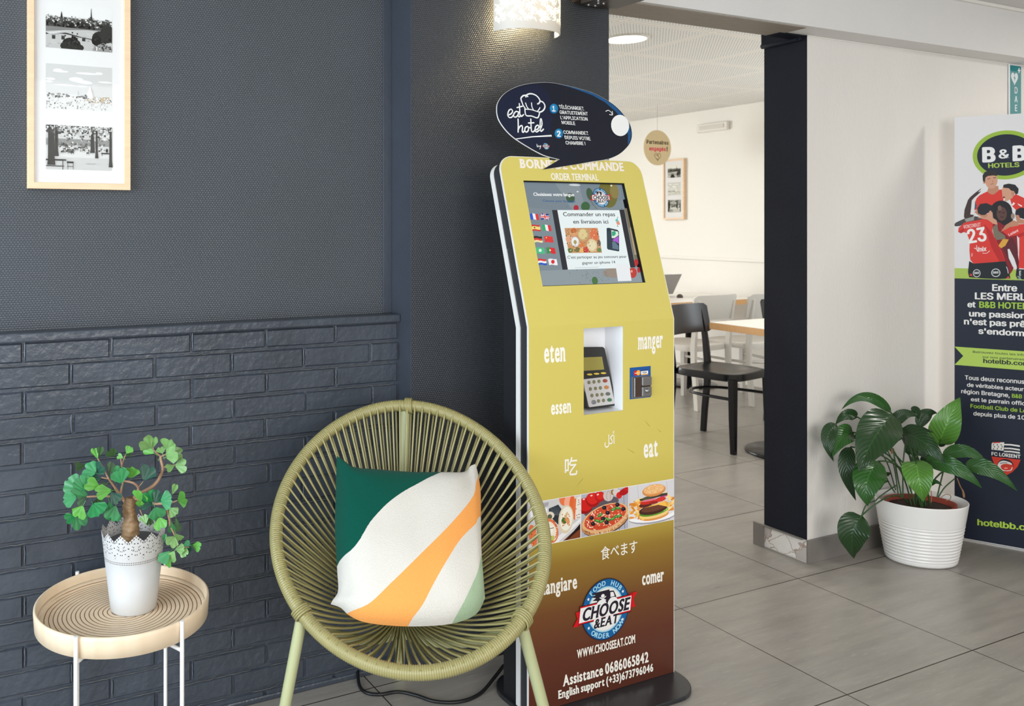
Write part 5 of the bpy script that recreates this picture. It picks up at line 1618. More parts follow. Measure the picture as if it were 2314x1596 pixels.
# ------------------------------------------------------------------ framed photographs
def gen_photo(c, x0, y0, x1, y1, kind, seed, warm=0.0):
    """black-and-white prints: river city, cloudy skyline, park with chairs"""
    g = random.Random(seed)
    w, h = x1 - x0, y1 - y0
    tone = lambda v: (v - 48 if v < 130 else v - 24 if v < 185 else v)
    P = lambda pts, v: c.poly([(x0 + a * w, y0 + b_ * h) for a, b_ in pts], (tone(v), tone(v) - 1, tone(v) - 3 - warm))
    def E(cx, cy, rx, ry, v, seg=10):
        q = clip_poly([(x0 + (cx + rx * math.cos(2 * math.pi * i / seg)) * w, y0 + (cy + ry * math.sin(2 * math.pi * i / seg)) * h) for i in range(seg)], (x0, y0, x1, y1))
        if len(q) > 2: c.poly(q, (tone(v), tone(v) - 1, tone(v) - 3 - warm))
    def Bx(a, b_, a1, b1, v): P([(max(a, 0), max(b_, 0)), (min(a1, 1), max(b_, 0)), (min(a1, 1), min(b1, 1)), (max(a, 0), min(b1, 1))], v)
    if kind == 'river':
        Bx(0, 0, 1, 1, 226); Bx(0, 0, 1, .72, 190)
        Bx(0, .48, 1, .70, 128)
        for k in range(150): a, b_ = g.random(), g.uniform(.52, .72); s_ = g.uniform(.01, .03); Bx(a, b_, a + s_, b_ + .03, g.choice([90, 110, 150, 180, 205, 220]))
        for k in range(90): E(g.random(), g.uniform(.44, .62), g.uniform(.012, .03), g.uniform(.02, .05), g.choice([70, 84, 96, 110]), 8)
        P([(.215, .68), (.25, .68), (.245, .75), (.238, .80), (.232, .84), (.226, .80), (.22, .75)], 96); P([(.64, .68), (.71, .68), (.69, .76), (.681, .96), (.676, .96), (.67, .76)], 110); Bx(.653, .75, .697, .765, 90)
        Bx(0, 0, 1, .46, 186); P([(0, .46), (0, .36), (.3, .42), (.62, .46), (1, .45), (1, .48), (0, .48)], 150)
        for k in range(30): a, b_ = g.random(), g.uniform(.02, .42); Bx(a, b_, a + g.uniform(.02, .09), b_ + .012, g.choice([170, 178, 200, 206]))
        P([(0, .29), (.12, .33), (.3, .33), (.5, .28), (.75, .24), (.75, .255), (.5, .30), (.3, .36), (.12, .36), (0, .33)], 96); P([(.0, .33), (.2, .38), (.28, .36), (.05, .31)], 206)
        for a in (.09, .23, .38, .54): Bx(a, .20, a + .05, .29, 104); Bx(a - .005, .28, a + .055, .30, 170)
        E(.38, .12, .14, .14, 86, 14); E(.42, .2, .05, .1, 80); E(.30, .06, .09, .1, 92); E(.48, .05, .09, .08, 92)
        E(.82, .30, .13, .16, 92, 14); E(.93, .40, .12, .2, 98, 12); E(.76, .24, .08, .12, 82)
        P([(.70, .0), (.72, .10), (.86, .20), (1, .12), (1, 0)], 168)
        for k in range(16): a = .72 + .28 * g.random(); Bx(a, g.uniform(.01, .12), a + .02, g.uniform(.03, .14), g.choice([110, 210, 130]))
        for k in range(60): E(g.choice([.38, .82, .93]) + g.uniform(-.1, .1), g.choice([.10, .3]) + g.uniform(-.08, .1), .012, .02, g.choice([70, 118, 104]), 6)
    elif kind == 'sky':
        Bx(0, 0, 1, 1, 208); Bx(0, .55, 1, 1, 202)
        for cx, cy, rx, ry in ((.18, .86, .07, .04), (.22, .84, .12, .025), (.07, .66, .07, .03), (.05, .60, .05, .025), (.45, .68, .11, .055), (.55, .64, .13, .035), (.6, .62, .1, .03), (.28, .54, .16, .018), (.54, .535, .08, .018), (.62, .83, .18, .025), (.9, .66, .12, .02), (.8, .85, .06, .03)): E(cx, cy, rx, ry, 226, 14); E(cx - .01, cy + .008, rx * .7, ry * .6, 234, 12)
        P([(0, 0), (0, .30), (.1, .32), (.25, .33), (.4, .35), (.56, .34), (.62, .36), (.72, .30), (.82, .28), (.93, .22), (1, .20), (1, 0)], 216)
        for k in range(26): E(g.uniform(.0, .62), .30 + g.uniform(-.03, .04), g.uniform(.015, .04), .02, g.choice([120, 140, 150, 160]), 8)
        for k in range(26):
            q = (x0 + g.uniform(.6, .96) * w, y0 + g.uniform(.19, .31) * h)
            c.ell(q[0], q[1], .03 * w, .02 * h, g.choice([(186, 166, 138), (200, 180, 150), (172, 152, 126)]), seg=8)
        for k in range(420): a, b_ = g.random(), g.uniform(.0, .29); s_ = g.uniform(.006, .02); Bx(a, b_, a + s_, b_ + g.uniform(.01, .03), g.choice([238, 232, 224, 180, 150, 120, 240, 236]))
        P([(.62, .28), (.62, .40), (.635, .42), (.645, .48), (.66, .54), (.675, .48), (.685, .42), (.70, .40), (.71, .28)], 238); Bx(.69, .28, .70, .48, 206); Bx(.48, .33, .485, .42, 150)
    else:
        Bx(0, 0, 1, 1, 196); Bx(0, .0, 1, .5, 206); Bx(0, .0, 1, .28, 190)
        Bx(0, .55, 1, .70, 160)
        for k in range(420): E(g.random(), 1 - abs(g.gauss(0, .16)), g.uniform(.008, .022), g.uniform(.012, .03), g.choice([70, 90, 120, 150, 190, 214, 226]), 6)
        for k in range(60): a, b_ = g.uniform(.15, .98), g.uniform(.42, .62); E(a, b_, .014, .018, g.choice([110, 90, 150, 220]), 6)
        for k in range(34):
            a, b_ = g.uniform(.18, .72), g.uniform(.34, .55)
            Bx(a, b_ + .03, a + .04, b_ + .06, g.choice([100, 130, 90])); Bx(a, b_, a + .006, b_ + .04, 120); Bx(a + .034, b_, a + .04, b_ + .04, 120)
        for a, b_, w_ in ((.03, .10, .10), (.13, .30, .05), (.67, .40, .055), (.745, .28, .034), (.955, .08, .045)): P([(a - .01, b_), (a + w_ + .012, b_), (a + w_, b_ + .15), (a + w_ - .004, 1), (a + .004, 1), (a, b_ + .15)], 84)
        for k in range(130): E(g.random(), 1 - abs(g.gauss(0, .10)), g.uniform(.008, .02), g.uniform(.012, .03), g.choice([100, 150, 200, 220]), 6)
        Bx(0, .20, .30, .235, 66); Bx(0, .07, .27, .09, 70); Bx(.245, .0, .255, .22, 66); Bx(.31, .15, .41, .19, 70); Bx(.32, .02, .328, .19, 80); Bx(.40, .02, .408, .19, 80); Bx(.32, .07, .41, .085, 120); Bx(.83, .38, .96, .41, 80); Bx(.84, .34, .85, .40, 80); E(.92, .46, .018, .05, 70); Bx(.60, .14, .75, .152, 170)
M_FRAME = mat('pale_beech', (232, 198, 160), 0.45, var=(14, .06), scale=(1, 1, 6))
M_MAT = mat('white_card', (224, 222, 219), 0.75)
def glass_mat(name):
    m = bpy.data.materials.new(name)
    m.use_nodes = True
    t = m.node_tree
    t.nodes.clear()
    o = t.nodes.new('ShaderNodeOutputMaterial')
    mx = t.nodes.new('ShaderNodeMixShader')
    tr = t.nodes.new('ShaderNodeBsdfTransparent')
    gl = t.nodes.new('ShaderNodeBsdfGlossy')
    gl.inputs['Roughness'].default_value = 0.04
    lw = t.nodes.new('ShaderNodeLayerWeight')
    f5 = nmath(t, 'POWER', lw.outputs['Facing'], 5.0)
    t.links.new(nmath(t, 'ADD', nmath(t, 'MULTIPLY', f5, 0.6), 0.008), mx.inputs[0])
    t.links.new(tr.outputs[0], mx.inputs[1])
    t.links.new(gl.outputs[0], mx.inputs[2])
    t.links.new(mx.outputs[0], o.inputs[0])
    return m
M_PANE = glass_mat('picture_glass')
def picture(loc, ex, n, w, h, fw, depth, label, photos, seeds, warm):
    """loc = lower left corner of the frame on the wall as seen; ex along the wall, n into the room"""
    loc, ex, n, ez = Vector(loc), Vector(ex), Vector(n), Vector((0, 0, 1))
    T = thing('picture_frame', loc + ex * w / 2, label, 'picture')
    P = lambda u, v, d: loc + ex * u + ez * v + n * d
    def bx(mb, u0, u1, v0, v1, d0, d1):
        vs = [P(u, v, d) for u in (u0, u1) for v in (v0, v1) for d in (d0, d1)]
        return mb.add(vs, [(0, 1, 3, 2), (4, 6, 7, 5), (0, 4, 5, 1), (2, 3, 7, 6), (0, 2, 6, 4), (1, 5, 7, 3)])
    mb = MB()
    def mitre(pts):
        vs = [P(u, v, 0) for u, v in pts] + [P(u, v, depth) for u, v in pts]
        mb.add(vs, [(0, 1, 2, 3), (7, 6, 5, 4), (0, 4, 5, 1), (1, 5, 6, 2), (2, 6, 7, 3), (3, 7, 4, 0)])
    mitre([(0, 0), (w, 0), (w - fw, fw), (fw, fw)]); mitre([(0, h), (w, h), (w - fw, h - fw), (fw, h - fw)])
    mitre([(0, 0), (fw, fw), (fw, h - fw), (0, h)]); mitre([(w, 0), (w - fw, fw), (w - fw, h - fw), (w, h)])
    mb.build('frame', M_FRAME, T, bevel=0.0012)
    MT = bx(MB(), fw - .002, w - fw + .002, fw - .002, h - fw + .002, depth * .3, depth * .62).build('mount', M_MAT, T)
    for i, (kind, u0, u1, v0, v1) in enumerate(photos):
        c = Canvas(P(0, 0, depth * .62), ex, ez)
        gen_photo(c, u0, v0, u1, v1, kind, seeds[i], warm)
        c.build('photograph', MATTE_INK, MT)
    bx(MB(), fw - .001, w - fw + .001, fw - .001, h - fw + .001, depth * .80, depth * .86).build('glass', M_PANE, T)
fy = YW - 0.02
q0, q1 = at(62, 426, Y=fy), at(295, 430, Y=fy)
fw_, fz = q1.x - q0.x, (q0.z + q1.z) / 2
def vz(y1, y2): return (at(104, y1, Y=fy).z + at(254, y2, Y=fy).z) / 2 - fz
pu0, pu1 = at(104, 200, Y=fy).x - q0.x, at(254, 200, Y=fy).x - q0.x
picture((q0.x, YW, fz), (1, 0, 0), (0, -1, 0), fw_, 0.535, 0.0165, 0.022, 'tall pale wood frame with three city photographs on the dark wall', 
        [('river', pu0, pu1, vz(106, 117.5), vz(5, 18)), ('sky', pu0, pu1, vz(245.5, 251), vz(142, 152.5)), ('park', pu0, pu1, vz(382.5, 386), vz(281, 288))], (1, 2, 3), 2)
xf = XR - 0.03
q0, q1 = at(1498, 497, X=xf), at(1545, 495, X=xf)
fz = (q0.z + q1.z) / 2
ww = q0.y - q1.y
hh = at(1520, 360, X=xf).z - fz
sc_ = ww / 0.26
picture((XR, q0.y, fz), (0, -1, 0), (-1, 0, 0), ww, hh, 0.014, 0.032, 'beech frame with three small photographs on the dining room wall', 
        [(k, ww * .20, ww * .82, hh * a, hh * b_) for k, a, b_ in (('river', .695, .905), ('sky', .40, .615), ('park', .115, .325))], (4, 5, 6), 8)

# ------------------------------------------------------------------ wall lamp on the pillar
LX0, LX1, LZ = 1.5397, 1.7745, 1.929
LCX, LA, LB_ = (LX0 + LX1) / 2, (LX1 - LX0) / 2, 0.102
SCN = thing('wall_lamp', (LCX, YP, LZ), 'lit half-round white wall lamp with a cut-out leaf pattern on the pillar', 'lamp')
M_SHADE = mat('white_ceramic', (206, 204, 200), 0.5)
_t, _b = nodes(M_SHADE)
_tr = _t.nodes.new('ShaderNodeBsdfTranslucent')
_tr.inputs[0].default_value = (1.0, 0.93, 0.8, 1)
_mx = _t.nodes.new('ShaderNodeMixShader')
_mx.inputs[0].default_value = 0.025
_t.links.new(_b.outputs[0], _mx.inputs[1])
_t.links.new(_tr.outputs[0], _mx.inputs[2])
_t.links.new(_mx.outputs[0], _t.nodes['Material Output'].inputs[0])
def shp(a, z, k=1.0): return Vector((LCX - LA * k * math.cos(a), YP - LB_ * k * math.sin(a) * (1.0 if True else 1), z))
def sup(a):                                            # squarish half ellipse
    c_, s_ = math.cos(a), math.sin(a)
    e = 0.8
    return (math.copysign(abs(c_) ** e, c_), abs(s_) ** e)
def shell(a, z, k=1.0):
    c_, s_ = sup(a)
    return Vector((LCX - LA * k * c_, YP - LB_ * k * s_, z))
mb = MB()
H_ = 0.24
gp = 0.10                                          # the shade stands a finger clear of the wall on both sides
mb.grid(lambda u, v: shell(gp + (math.pi - 2 * gp) * u, LZ + H_ * v), 48, 4)
mb.grid(lambda u, v: shell(gp + (math.pi - 2 * gp) * u, LZ, 0.965 + 0.035 * v), 48, 1)
mb.grid(lambda u, v: shell(gp + (math.pi - 2 * gp) * u, LZ + H_, 1.0 - 0.035 * v), 48, 1)
SHADE = mb.build('shade', M_SHADE, SCN)
rng = random.Random(21)
mb = MB()
def leafcut(s, z, ang, l, w):
    pts = []
    for i in range(10):
        t_ = i / 9
        pts.append((l * t_, w * math.sin(math.pi * t_ ** .8)))
    poly = pts + [(x, -y) for x, y in pts[-2:0:-1]]
    ca, sa = math.cos(ang), math.sin(ang)
    out_ = []
    for x, y in poly:
        ss, zz = s + x * ca - y * sa, z + x * sa + y * ca
        if not (0.06 < ss < math.pi - .06): return
        if not (LZ + 0.022 < zz < LZ + H_ - .02): return
        c_ = shell(ss, zz)
        nrm = Vector((c_.x - LCX, c_.y - YP, 0)).normalized()
        out_.append(c_ + nrm * 0.0006)
    mb.add(out_, [tuple(range(len(out_)))])
occ = []
for k in range(900):
    s, z = rng.uniform(.1, 3.05), rng.uniform(LZ + .03, LZ + H_ - .03)
    n_ = rng.choice([3, 4, 5])
    a0 = rng.uniform(0, 6.28)
    if any((s - p[0]) ** 2 * .0095 + (z - p[1]) ** 2 < 0.00009 for p in occ): continue
    occ.append((s, z))
    for i in range(n_):
        l = rng.uniform(.012, .021)
        an = a0 + (i - n_ / 2) * .55
        ds, dz_ = math.cos(an) * .003 / .1, math.sin(an) * .003
        # s is an angle (about 10 cm per radian)
        pts = []
        for j in range(8):
            t_ = j / 7
            pts.append((l * t_, 0.0017 * math.sin(math.pi * t_ ** .8)))
        poly = pts + [(x, -y) for x, y in pts[-2:0:-1]]
        ca, sa = math.cos(an), math.sin(an)
        out_ = []
        ok = True
        for x, y in poly:
            ss, zz = s + ds + (x * ca - y * sa) / .105, z + dz_ + x * sa + y * ca
            if not (gp + .04 < ss < math.pi - gp - .04 and LZ + 0.018 < zz < LZ + H_ - .015): ok = False; break
            c_ = shell(ss, zz)
            nrm = Vector((c_.x - LCX, c_.y - YP, 0)).normalized()
            out_.append(c_ + nrm * 0.0005)
        if ok: mb.add(out_, [tuple(range(len(out_)))])
mb.build('leaf_cutouts', mat('glowing_cutouts', (255, 244, 214), 0.5, emit=((255, 246, 226), 0.85)), SHADE)
mb = MB().box(LCX - .05, LCX + .05, YP - .02, YP - .0005, LZ + .13, LZ + .17)
mb.lathe([(0, .05), (.012, .05), (.018, .04), (.02, .028), (.014, .01), (.010, 0)], seg=16)
mb.v = [p if i < 8 else (p[0] + LCX, p[1] + YP - .040, p[2] + LZ + .09) for i, p in enumerate(mb.v)]
mb.build('bulb_holder', mat('warm_bulb', (255, 240, 210), 0.4, emit=((255, 226, 170), 3.0)), SCN)
pl = bpy.data.lights.new('wall_lamp_bulb', 'POINT')
pl.energy = 3.2
pl.color = (1.0, 0.80, 0.46)
pl.shadow_soft_size = 0.02
plo = bpy.data.objects.new('wall_lamp_bulb', pl)
COL.objects.link(plo)
plo.location = (LCX, YP - 0.028, LZ + 0.07)
plo.parent = None

# ------------------------------------------------------------------ dark metal bracket under the beam
BRK = thing('metal_bracket', (1.93, YP, 2.04), 'dark brown metal bracket with silver bolts up beside the wall lamp', 'bracket')
M_BRK = mat('dark_brown_metal', (58, 50, 46), 0.42)
bz = 2.045
cs = [at(1312, 8, Z=bz), at(1350, 19, Z=bz), at(1394, 20, Z=bz), at(1456, 1, Z=bz), at(1400, -14, Z=bz)]
mb = MB().prism([(p.x, p.y, bz) for p in cs][::-1], (0, 0, 0.045))
mb.box(1.86, 1.99, 2.10, YP, bz + 0.012, bz + 0.05)
mb.build('plate', M_BRK, BRK, bevel=0.0015)
mb = MB().prism([tuple(at(x, y, Z=bz - .001)) for x, y in ((1322, 12), (1350, 16), (1372, 4), (1346, 1))], (0, 0, .002))
PL = mb.build('silver_plate', mat('dull_steel', (120, 116, 110), 0.35, 0.7), BRK)
for x, y in ((1330, 11), (1345, 13), (1352, 7), (1364, 8), (1352, 2)):
    q = at(x, y, Z=bz - 0.002)
    mb = MB().lathe([(0, -.004), (.003, -.0038), (.0042, -.001), (.0042, .001)], q.x, q.y, 12)
    mb.v = [(a, b_, c_ + q.z) for a, b_, c_ in mb.v]
    mb.build('bolt', M_STEEL, PL)

FONT[0] = SANS
# ------------------------------------------------------------------ first-aid sign
d0 = at(2280, 144, Y=YL - .006)
d1 = at(2307, 148, Y=YL - .006)
dw, dh = d1.x - d0.x, 0.315
DAE = thing('defibrillator_sign', (d0.x + dw / 2, YL, d0.z - dh), 'narrow green sign with a heart and the letters DAE under the beam', 'sign')
M_SIGNW = mat('white_plastic', (228, 230, 230), 0.45)
MB().box(d0.x, d1.x, YL - .008, YL - .003, d0.z - dh, d0.z).build('sign_panel', M_SIGNW, DAE, bevel=0.0006)
c = Canvas((d0.x, YL - .008, d0.z - dh), (1, 0, 0), (0, 0, 1))
TEAL = (96, 150, 150)
c.rect(dw * .05, .003, dw * .97, dh - .006, TEAL); c.rect(dw * .05, dh - .032, dw * .97, dh - .006, (24, 124, 128))
hx, hy, hs_ = dw * .42, dh - .064, .028
hp = [(hx + hs_ * .0625 * 16 * math.sin(t_) ** 3, hy + hs_ * .075 * (13 * math.cos(t_) - 5 * math.cos(2 * t_) - 2 * math.cos(3 * t_) - math.cos(4 * t_))) for t_ in [2 * math.pi * i / 40 for i in range(40)]][::-1]
c.poly(hp, (226, 230, 230))
c.poly([(hx + a * hs_, hy + b_ * hs_) for a, b_ in ((.1, .5), (-.3, -.05), (-.02, -.05), (-.1, -.6), (.32, .1), (.04, .1))], TEAL)
px_, py_ = dw * .80, dh - .026
c.rect(px_ - .011, py_ - .0035, px_ + .011, py_ + .0035, (226, 230, 230)); c.rect(px_ - .0035, py_ - .012, px_ + .0035, py_ + .012, (226, 230, 230))
for i, ch in enumerate('DAE'): c.line(ch, dw * .55, dh - .134 - .041 * i, .0285, (226, 230, 230), .025, 'c', 0.9)
c.build('sign_print', INK, DAE)

# ------------------------------------------------------------------ roll-up banner
B0, B1 = at(2157, 1217, Z=0.0), at(2314, 1245, Z=0.0)
be = (B1 - B0)
be.z = 0
be.normalize()
bn = Vector((be.y, -be.x, 0))
if bn.dot(B0) > 0: bn = -bn
BH, BWD = at(2152, 266, o=B0, n=bn).z, 0.85
BAN = thing('display_banner', B0 + be * BWD / 2, 'tall navy and white advertising banner with footballers behind the big plant', 'banner')
def bb(u0, u1, d0_, d1_, z0, z1, mb=None):
    mb = mb or MB()
    vs = [B0 + be * u - bn * d + Vector((0, 0, z)) for u in (u0, u1) for d in (d0_, d1_) for z in (z0, z1)]
    return mb.add(vs, [(0, 1, 3, 2), (4, 6, 7, 5), (0, 4, 5, 1), (2, 3, 7, 6), (0, 2, 6, 4), (1, 5, 7, 3)])
bb(0, BWD, 0.0, 0.006, 0.006, BH).build('board', mat('white_board_sheet', (226, 224, 222), 0.5), BAN)
bb(0.0, BWD, -0.010, 0.016, 0, 0.006).build('foot', mat('pale_foot_strip', (180, 176, 172), 0.5), BAN)
c = Canvas(B0, be, (0, 0, 1))
if c.n.dot(bn) < 0: c = Canvas(B0, -be, (0, 0, 1))
BK = Pict(c, (2140, 260), 1262 / 174, (0.0, 0.008, BWD, BH))
LIME, INKN, PALE = (168, 192, 80), (30, 36, 50), (222, 219, 217)
z_navy, z_lime = c.px(2153, 629)[1], c.px(2153, 606)[1]
c.rect(0, z_navy, BWD, BH, PALE); c.rect(0, z_navy, BWD, z_lime, (166, 190, 86)); c.rect(0, 0.008, BWD, z_navy, INKN)
ecx, ecy = c.px(2140 + 955 / 7.253, 260 + 655 / 7.253)
erx = ecx - c.px(2140 + 420 / 7.253, 260 + 668 / 7.253)[0]
ery = (c.px(2140 + 955 / 7.253, 260 + 258 / 7.253)[1] - c.px(2140 + 955 / 7.253, 260 + 1062 / 7.253)[1]) / 2
c.ell(ecx, ecy, erx, ery, (152, 182, 62), seg=64); c.ell(ecx, ecy, erx * .862, ery * .845, INKN, seg=64)
BK.T('B', (578, 768), (798, 762), (574, 540), (232, 230, 228), .05); BK.T('&', (845, 712), (1024, 705), (845, 570), (232, 230, 228), .02, 'slab'); BK.T('B', (1074, 748), (1300, 738), (1072, 516), (232, 230, 228), .05)
BK.T('HOTELS', (676, 868), (1188, 850), (672, 796), LIME, .03)
# the players: generic figures printed on the sheet
K2 = Pict(c, (2140, 440), 1322 / 174, (0.0, 0.008, BWD, BH))
SK, SK2, SKD, REDJ, RED2, BLK = (206, 152, 124), (188, 132, 104), (64, 46, 42), (214, 56, 46), (182, 36, 36), (30, 32, 36)
# far figure with raised arm
K2.P([(290, 380), (300, 260), (360, 90), (400, 40), (470, -20), (520, -60), (590, -110), (580, -90), (530, -40), (590, -60), (540, -10), (470, 50), (425, 100), (415, 220), (400, 340), (470, 350), (400, 420), (310, 420)], SKD)
# top player
K2.P([(470, 270), (480, 130), (510, 60), (560, 10), (700, -60), (940, -90), (970, 60), (960, 200), (700, 220)], REDJ); K2.P([(470, 250), (486, 110), (510, 190), (500, 240)], (60, 84, 104))
K2.P([(690, -50), (720, -150), (880, -150), (890, -70), (800, 0), (740, -10)], SK2)
K2.E(760, -250, 108, 150, SK); K2.E(640, -225, 22, 40, SK2); K2.P([(615, -240), (610, -330), (650, -390), (740, -420), (830, -400), (866, -350), (860, -320), (790, -330), (700, -320), (660, -290), (650, -210)], (44, 40, 38))
K2.P([(690, -270), (740, -285), (745, -275), (695, -262)], (60, 44, 40)); K2.P([(790, -290), (840, -300), (842, -288), (795, -280)], (60, 44, 40)); K2.P([(740, -180), (800, -195), (800, -185), (745, -172)], (150, 84, 76)); K2.P([(775, -260), (800, -215), (775, -210)], SK2)
# right player
K2.P([(1080, 70), (1180, -10), (1330, 60), (1500, 200), (1500, 420), (1250, 330), (1120, 200)], REDJ); K2.P([(1110, 180), (1140, 130), (1170, 150), (1130, 190)], (238, 226, 222)); K2.P([(1210, 150), (1290, 190), (1280, 210), (1230, 180)], (238, 226, 222))
K2.P([(950, 20), (940, -80), (960, -130), (1010, -160), (1130, -120), (1180, -40), (1120, 60), (1030, 110), (980, 110), (1000, 70), (950, 55)], SK)
K2.P([(960, -120), (970, -170), (1060, -190), (1170, -170), (1230, -100), (1220, -20), (1180, 0), (1150, -60), (1100, -70), (1060, -110)], (38, 36, 38)); K2.E(1130, -20, 24, 40, SK2); K2.P([(955, 30), (1000, 40), (990, 60), (960, 55)], (90, 50, 50))
# middle figure, dark curly hair
K2.P([(770, 520), (860, 430), (1000, 420), (1120, 520), (1200, 700), (1220, 1000), (1130, 1300), (1040, 1420), (900, 1100)], (132, 26, 34)); K2.E(930, 290, 190, 190, (34, 28, 30)); K2.E(1010, 380, 130, 150, (34, 28, 30)); K2.E(940, 330, 88, 120, (92, 62, 54)); K2.E(905, 230, 34, 44, (120, 90, 82))
K2.E(905, 300, 22, 9, (30, 22, 22)); K2.E(970, 310, 20, 9, (30, 22, 22)); K2.E(945, 385, 34, 10, (70, 36, 36))
K2.P([(930, 870), (1060, 760), (1130, 740), (1200, 900), (1250, 1260), (1190, 1320), (1080, 1180), (1000, 1000)], (92, 30, 38)); K2.P([(880, 880), (960, 760), (1060, 770), (1000, 880), (930, 920)], (214, 160, 62))
K2.P([(1040, 940), (1070, 930), (1160, 1110), (1200, 1240), (1190, 1330), (1120, 1220), (1060, 1090)], PALE)
# arms laid over the shoulders
K2.P([(120, 520), (150, 480), (300, 410), (470, 370), (640, 395), (640, 430), (460, 470), (330, 480), (220, 540), (140, 545)], (70, 66, 64)); K2.P([(300, 420), (470, 372), (460, 440), (330, 470)], (150, 150, 144))
# front player, back to us, number 23
K2.P([(190, 640), (200, 570), (300, 480), (520, 440), (640, 410), (740, 390), (790, 470), (780, 620), (800, 700), (880, 860), (950, 1000), (1000, 1140), (800, 1160), (460, 1190), (400, 1120), (385, 960), (390, 800), (340, 660), (280, 640), (240, 665)], REDJ); K2.P([(640, 500), (760, 640), (900, 920), (960, 1060), (990, 1130), (900, 1150), (760, 900), (700, 700)], RED2); K2.P([(200, 640), (300, 560), (290, 640), (240, 665)], RED2)
K2.P([(520, 400), (690, 330), (780, 300), (790, 400), (850, 440), (870, 520), (790, 500), (700, 430), (600, 410)], SK); K2.P([(780, 560), (860, 500), (880, 620), (990, 700), (1010, 760), (850, 780), (800, 700)], (120, 110, 92))
K2.P([(470, 300), (520, 250), (640, 270), (700, 350), (660, 400), (540, 360)], SK2)
K2.P([(530, 320), (520, 230), (570, 160), (680, 145), (780, 190), (800, 270), (740, 310), (690, 320), (650, 350), (590, 350)], (38, 36, 40)); K2.E(745, 320, 26, 46, SK)
K2.T('MONCONDUIT', (290, 585), (580, 540), (284, 525), (240, 210, 204), .01)
K2.T('23', (372, 836), (690, 784), (330, 610), (236, 232, 226), .03)
K2.S([(470, 920), (500, 930), (520, 960), (530, 975)], 12, (240, 226, 222)); K2.S([(510, 870), (505, 930)], 9, (240, 226, 222)); K2.S([(520, 915), (555, 900)], 9, (240, 226, 222))
K2.T('mix', (530, 980), (680, 965), (526, 905), (240, 226, 222), .03); K2.S([(610, 1005), (680, 1005), (730, 965)], 9, (240, 226, 222)); K2.S([(430, 1010), (426, 1060)], 12, (240, 200, 190))
K2.P([(380, 1140), (460, 1185), (800, 1160), (1000, 1140), (1050, 1260), (1090, 1440), (900, 1450), (640, 1440), (380, 1420), (360, 1330)], BLK); K2.P([(385, 1390), (410, 1350), (440, 1400)], (214, 64, 50)); K2.P([(1010, 1445), (1050, 1400), (1080, 1430)], (214, 74, 60))
for x, y, a, b_ in ((510, 1350, 66, 68), (838, 1342, 78, 72)):
    K2.E(x, y, a, b_, (206, 208, 208)); K2.E(x, y, a * .82, b_ * .82, BLK); K2.T('B&B', (x - a * .62, y + 14), (x + a * .62, y + 10), (x - a * .62, y - 22), (206, 208, 208), .04)
K2.S([(1020, 1240), (1040, 1290), (1050, 1350)], 12, (200, 204, 204))
# figure at the right edge
K2.P([(920, 560), (960, 640), (1060, 720), (1240, 690), (1240, 900), (1230, 1260), (1500, 1290), (1560, 700), (1400, 500), (1230, 510), (1100, 560), (960, 600)], REDJ); K2.P([(1190, 690), (1330, 640), (1330, 700), (1230, 740)], RED2); K2.P([(1010, 520), (1140, 440), (1220, 470), (1230, 530), (1080, 560), (960, 620), (920, 640), (960, 590)], SK2)
K2.P([(1170, 340), (1180, 270), (1250, 225), (1380, 230), (1420, 330), (1400, 440), (1250, 400)], (34, 34, 40)); K2.P([(1170, 350), (1230, 350), (1260, 420), (1320, 430), (1330, 500), (1220, 500), (1190, 430)], SK2); K2.E(1130, 370, 34, 50, (150, 130, 120)); K2.T('Lorient', (1065, 712), (1230, 630), (1050, 672), (240, 214, 210), .02)
K2.P([(1150, 1290), (1180, 1280), (1190, 1330), (1170, 1390)], LIME); K2.P([(1190, 1280), (1500, 1290), (1500, 1470), (1210, 1450), (1180, 1390)], BLK); K2.T('E', (1240, 1385), (1272, 1385), (1240, 1310), (210, 212, 212), .04)
K2.T('TBL', (1215, 1455), (1278, 1455), (1207, 1400), (170, 190, 190), .02)
# text
CW, GL = (232, 229, 224), (160, 196, 66)
T3 = Pict(c, (2140, 620), 1157 / 174, None)
def natural(pict, txt, x, y, htop, rgb, bold=0.028, sx=1.06):
    a = c.px(pict.off[0] + x / pict.sc, pict.off[1] + y / pict.sc)
    b_ = c.px(pict.off[0] + x / pict.sc, pict.off[1] + htop / pict.sc)
    return a, b_[1] - a[1], c.line(txt, a[0], a[1], b_[1] - a[1], rgb, bold, sx=sx)
def to(pict, txt, x0, y0, x1, y1, top, rgb, bold=.028): pict.T(txt, (x0, y0), (x1, y1), (x0, top), rgb, bold)
to(T3, 'Entre', 678, 248, 1055, 256, 152, CW, .030)
to(T3, 'LES MERLUS', 418, 372, 1420, 398, 276, CW, .030)
to(T3, 'et', 306, 494, 430, 497, 410, CW, .030); to(T3, 'B&B HOTELS', 484, 500, 1290, 528, 410, GL, .026)
to(T3, 'une passion qui', 330, 630, 1460, 675, 546, CW, .030)
to(T3, "n'est pas prête de", 254, 750, 1560, 812, 664, CW, .030)
to(T3, "s'endormir", 470, 892, 1270, 936, 808, CW, .030)
r0 = [c.px(2140 + x / 6.649, 620 + y / 6.649) for x, y in ((90, 1085), (90, 1358), (244, 1228))]
c.poly([(0, r0[0][1]), (r0[2][0], r0[2][1]), (0, r0[1][1]), (BWD, r0[1][1]), (BWD, r0[0][1])], (174, 200, 90))
to(T3, 'Retrouvez toutes les informations', 388, 1180, 1460, 1246, 1148, (46, 52, 50), .012); to(T3, 'sur nos partenaires sur', 532, 1256, 1290, 1304, 1224, (46, 52, 50), .012)
to(T3, 'hotelbb.com', 544, 1330, 1240, 1376, 1268, (40, 46, 46), .03)
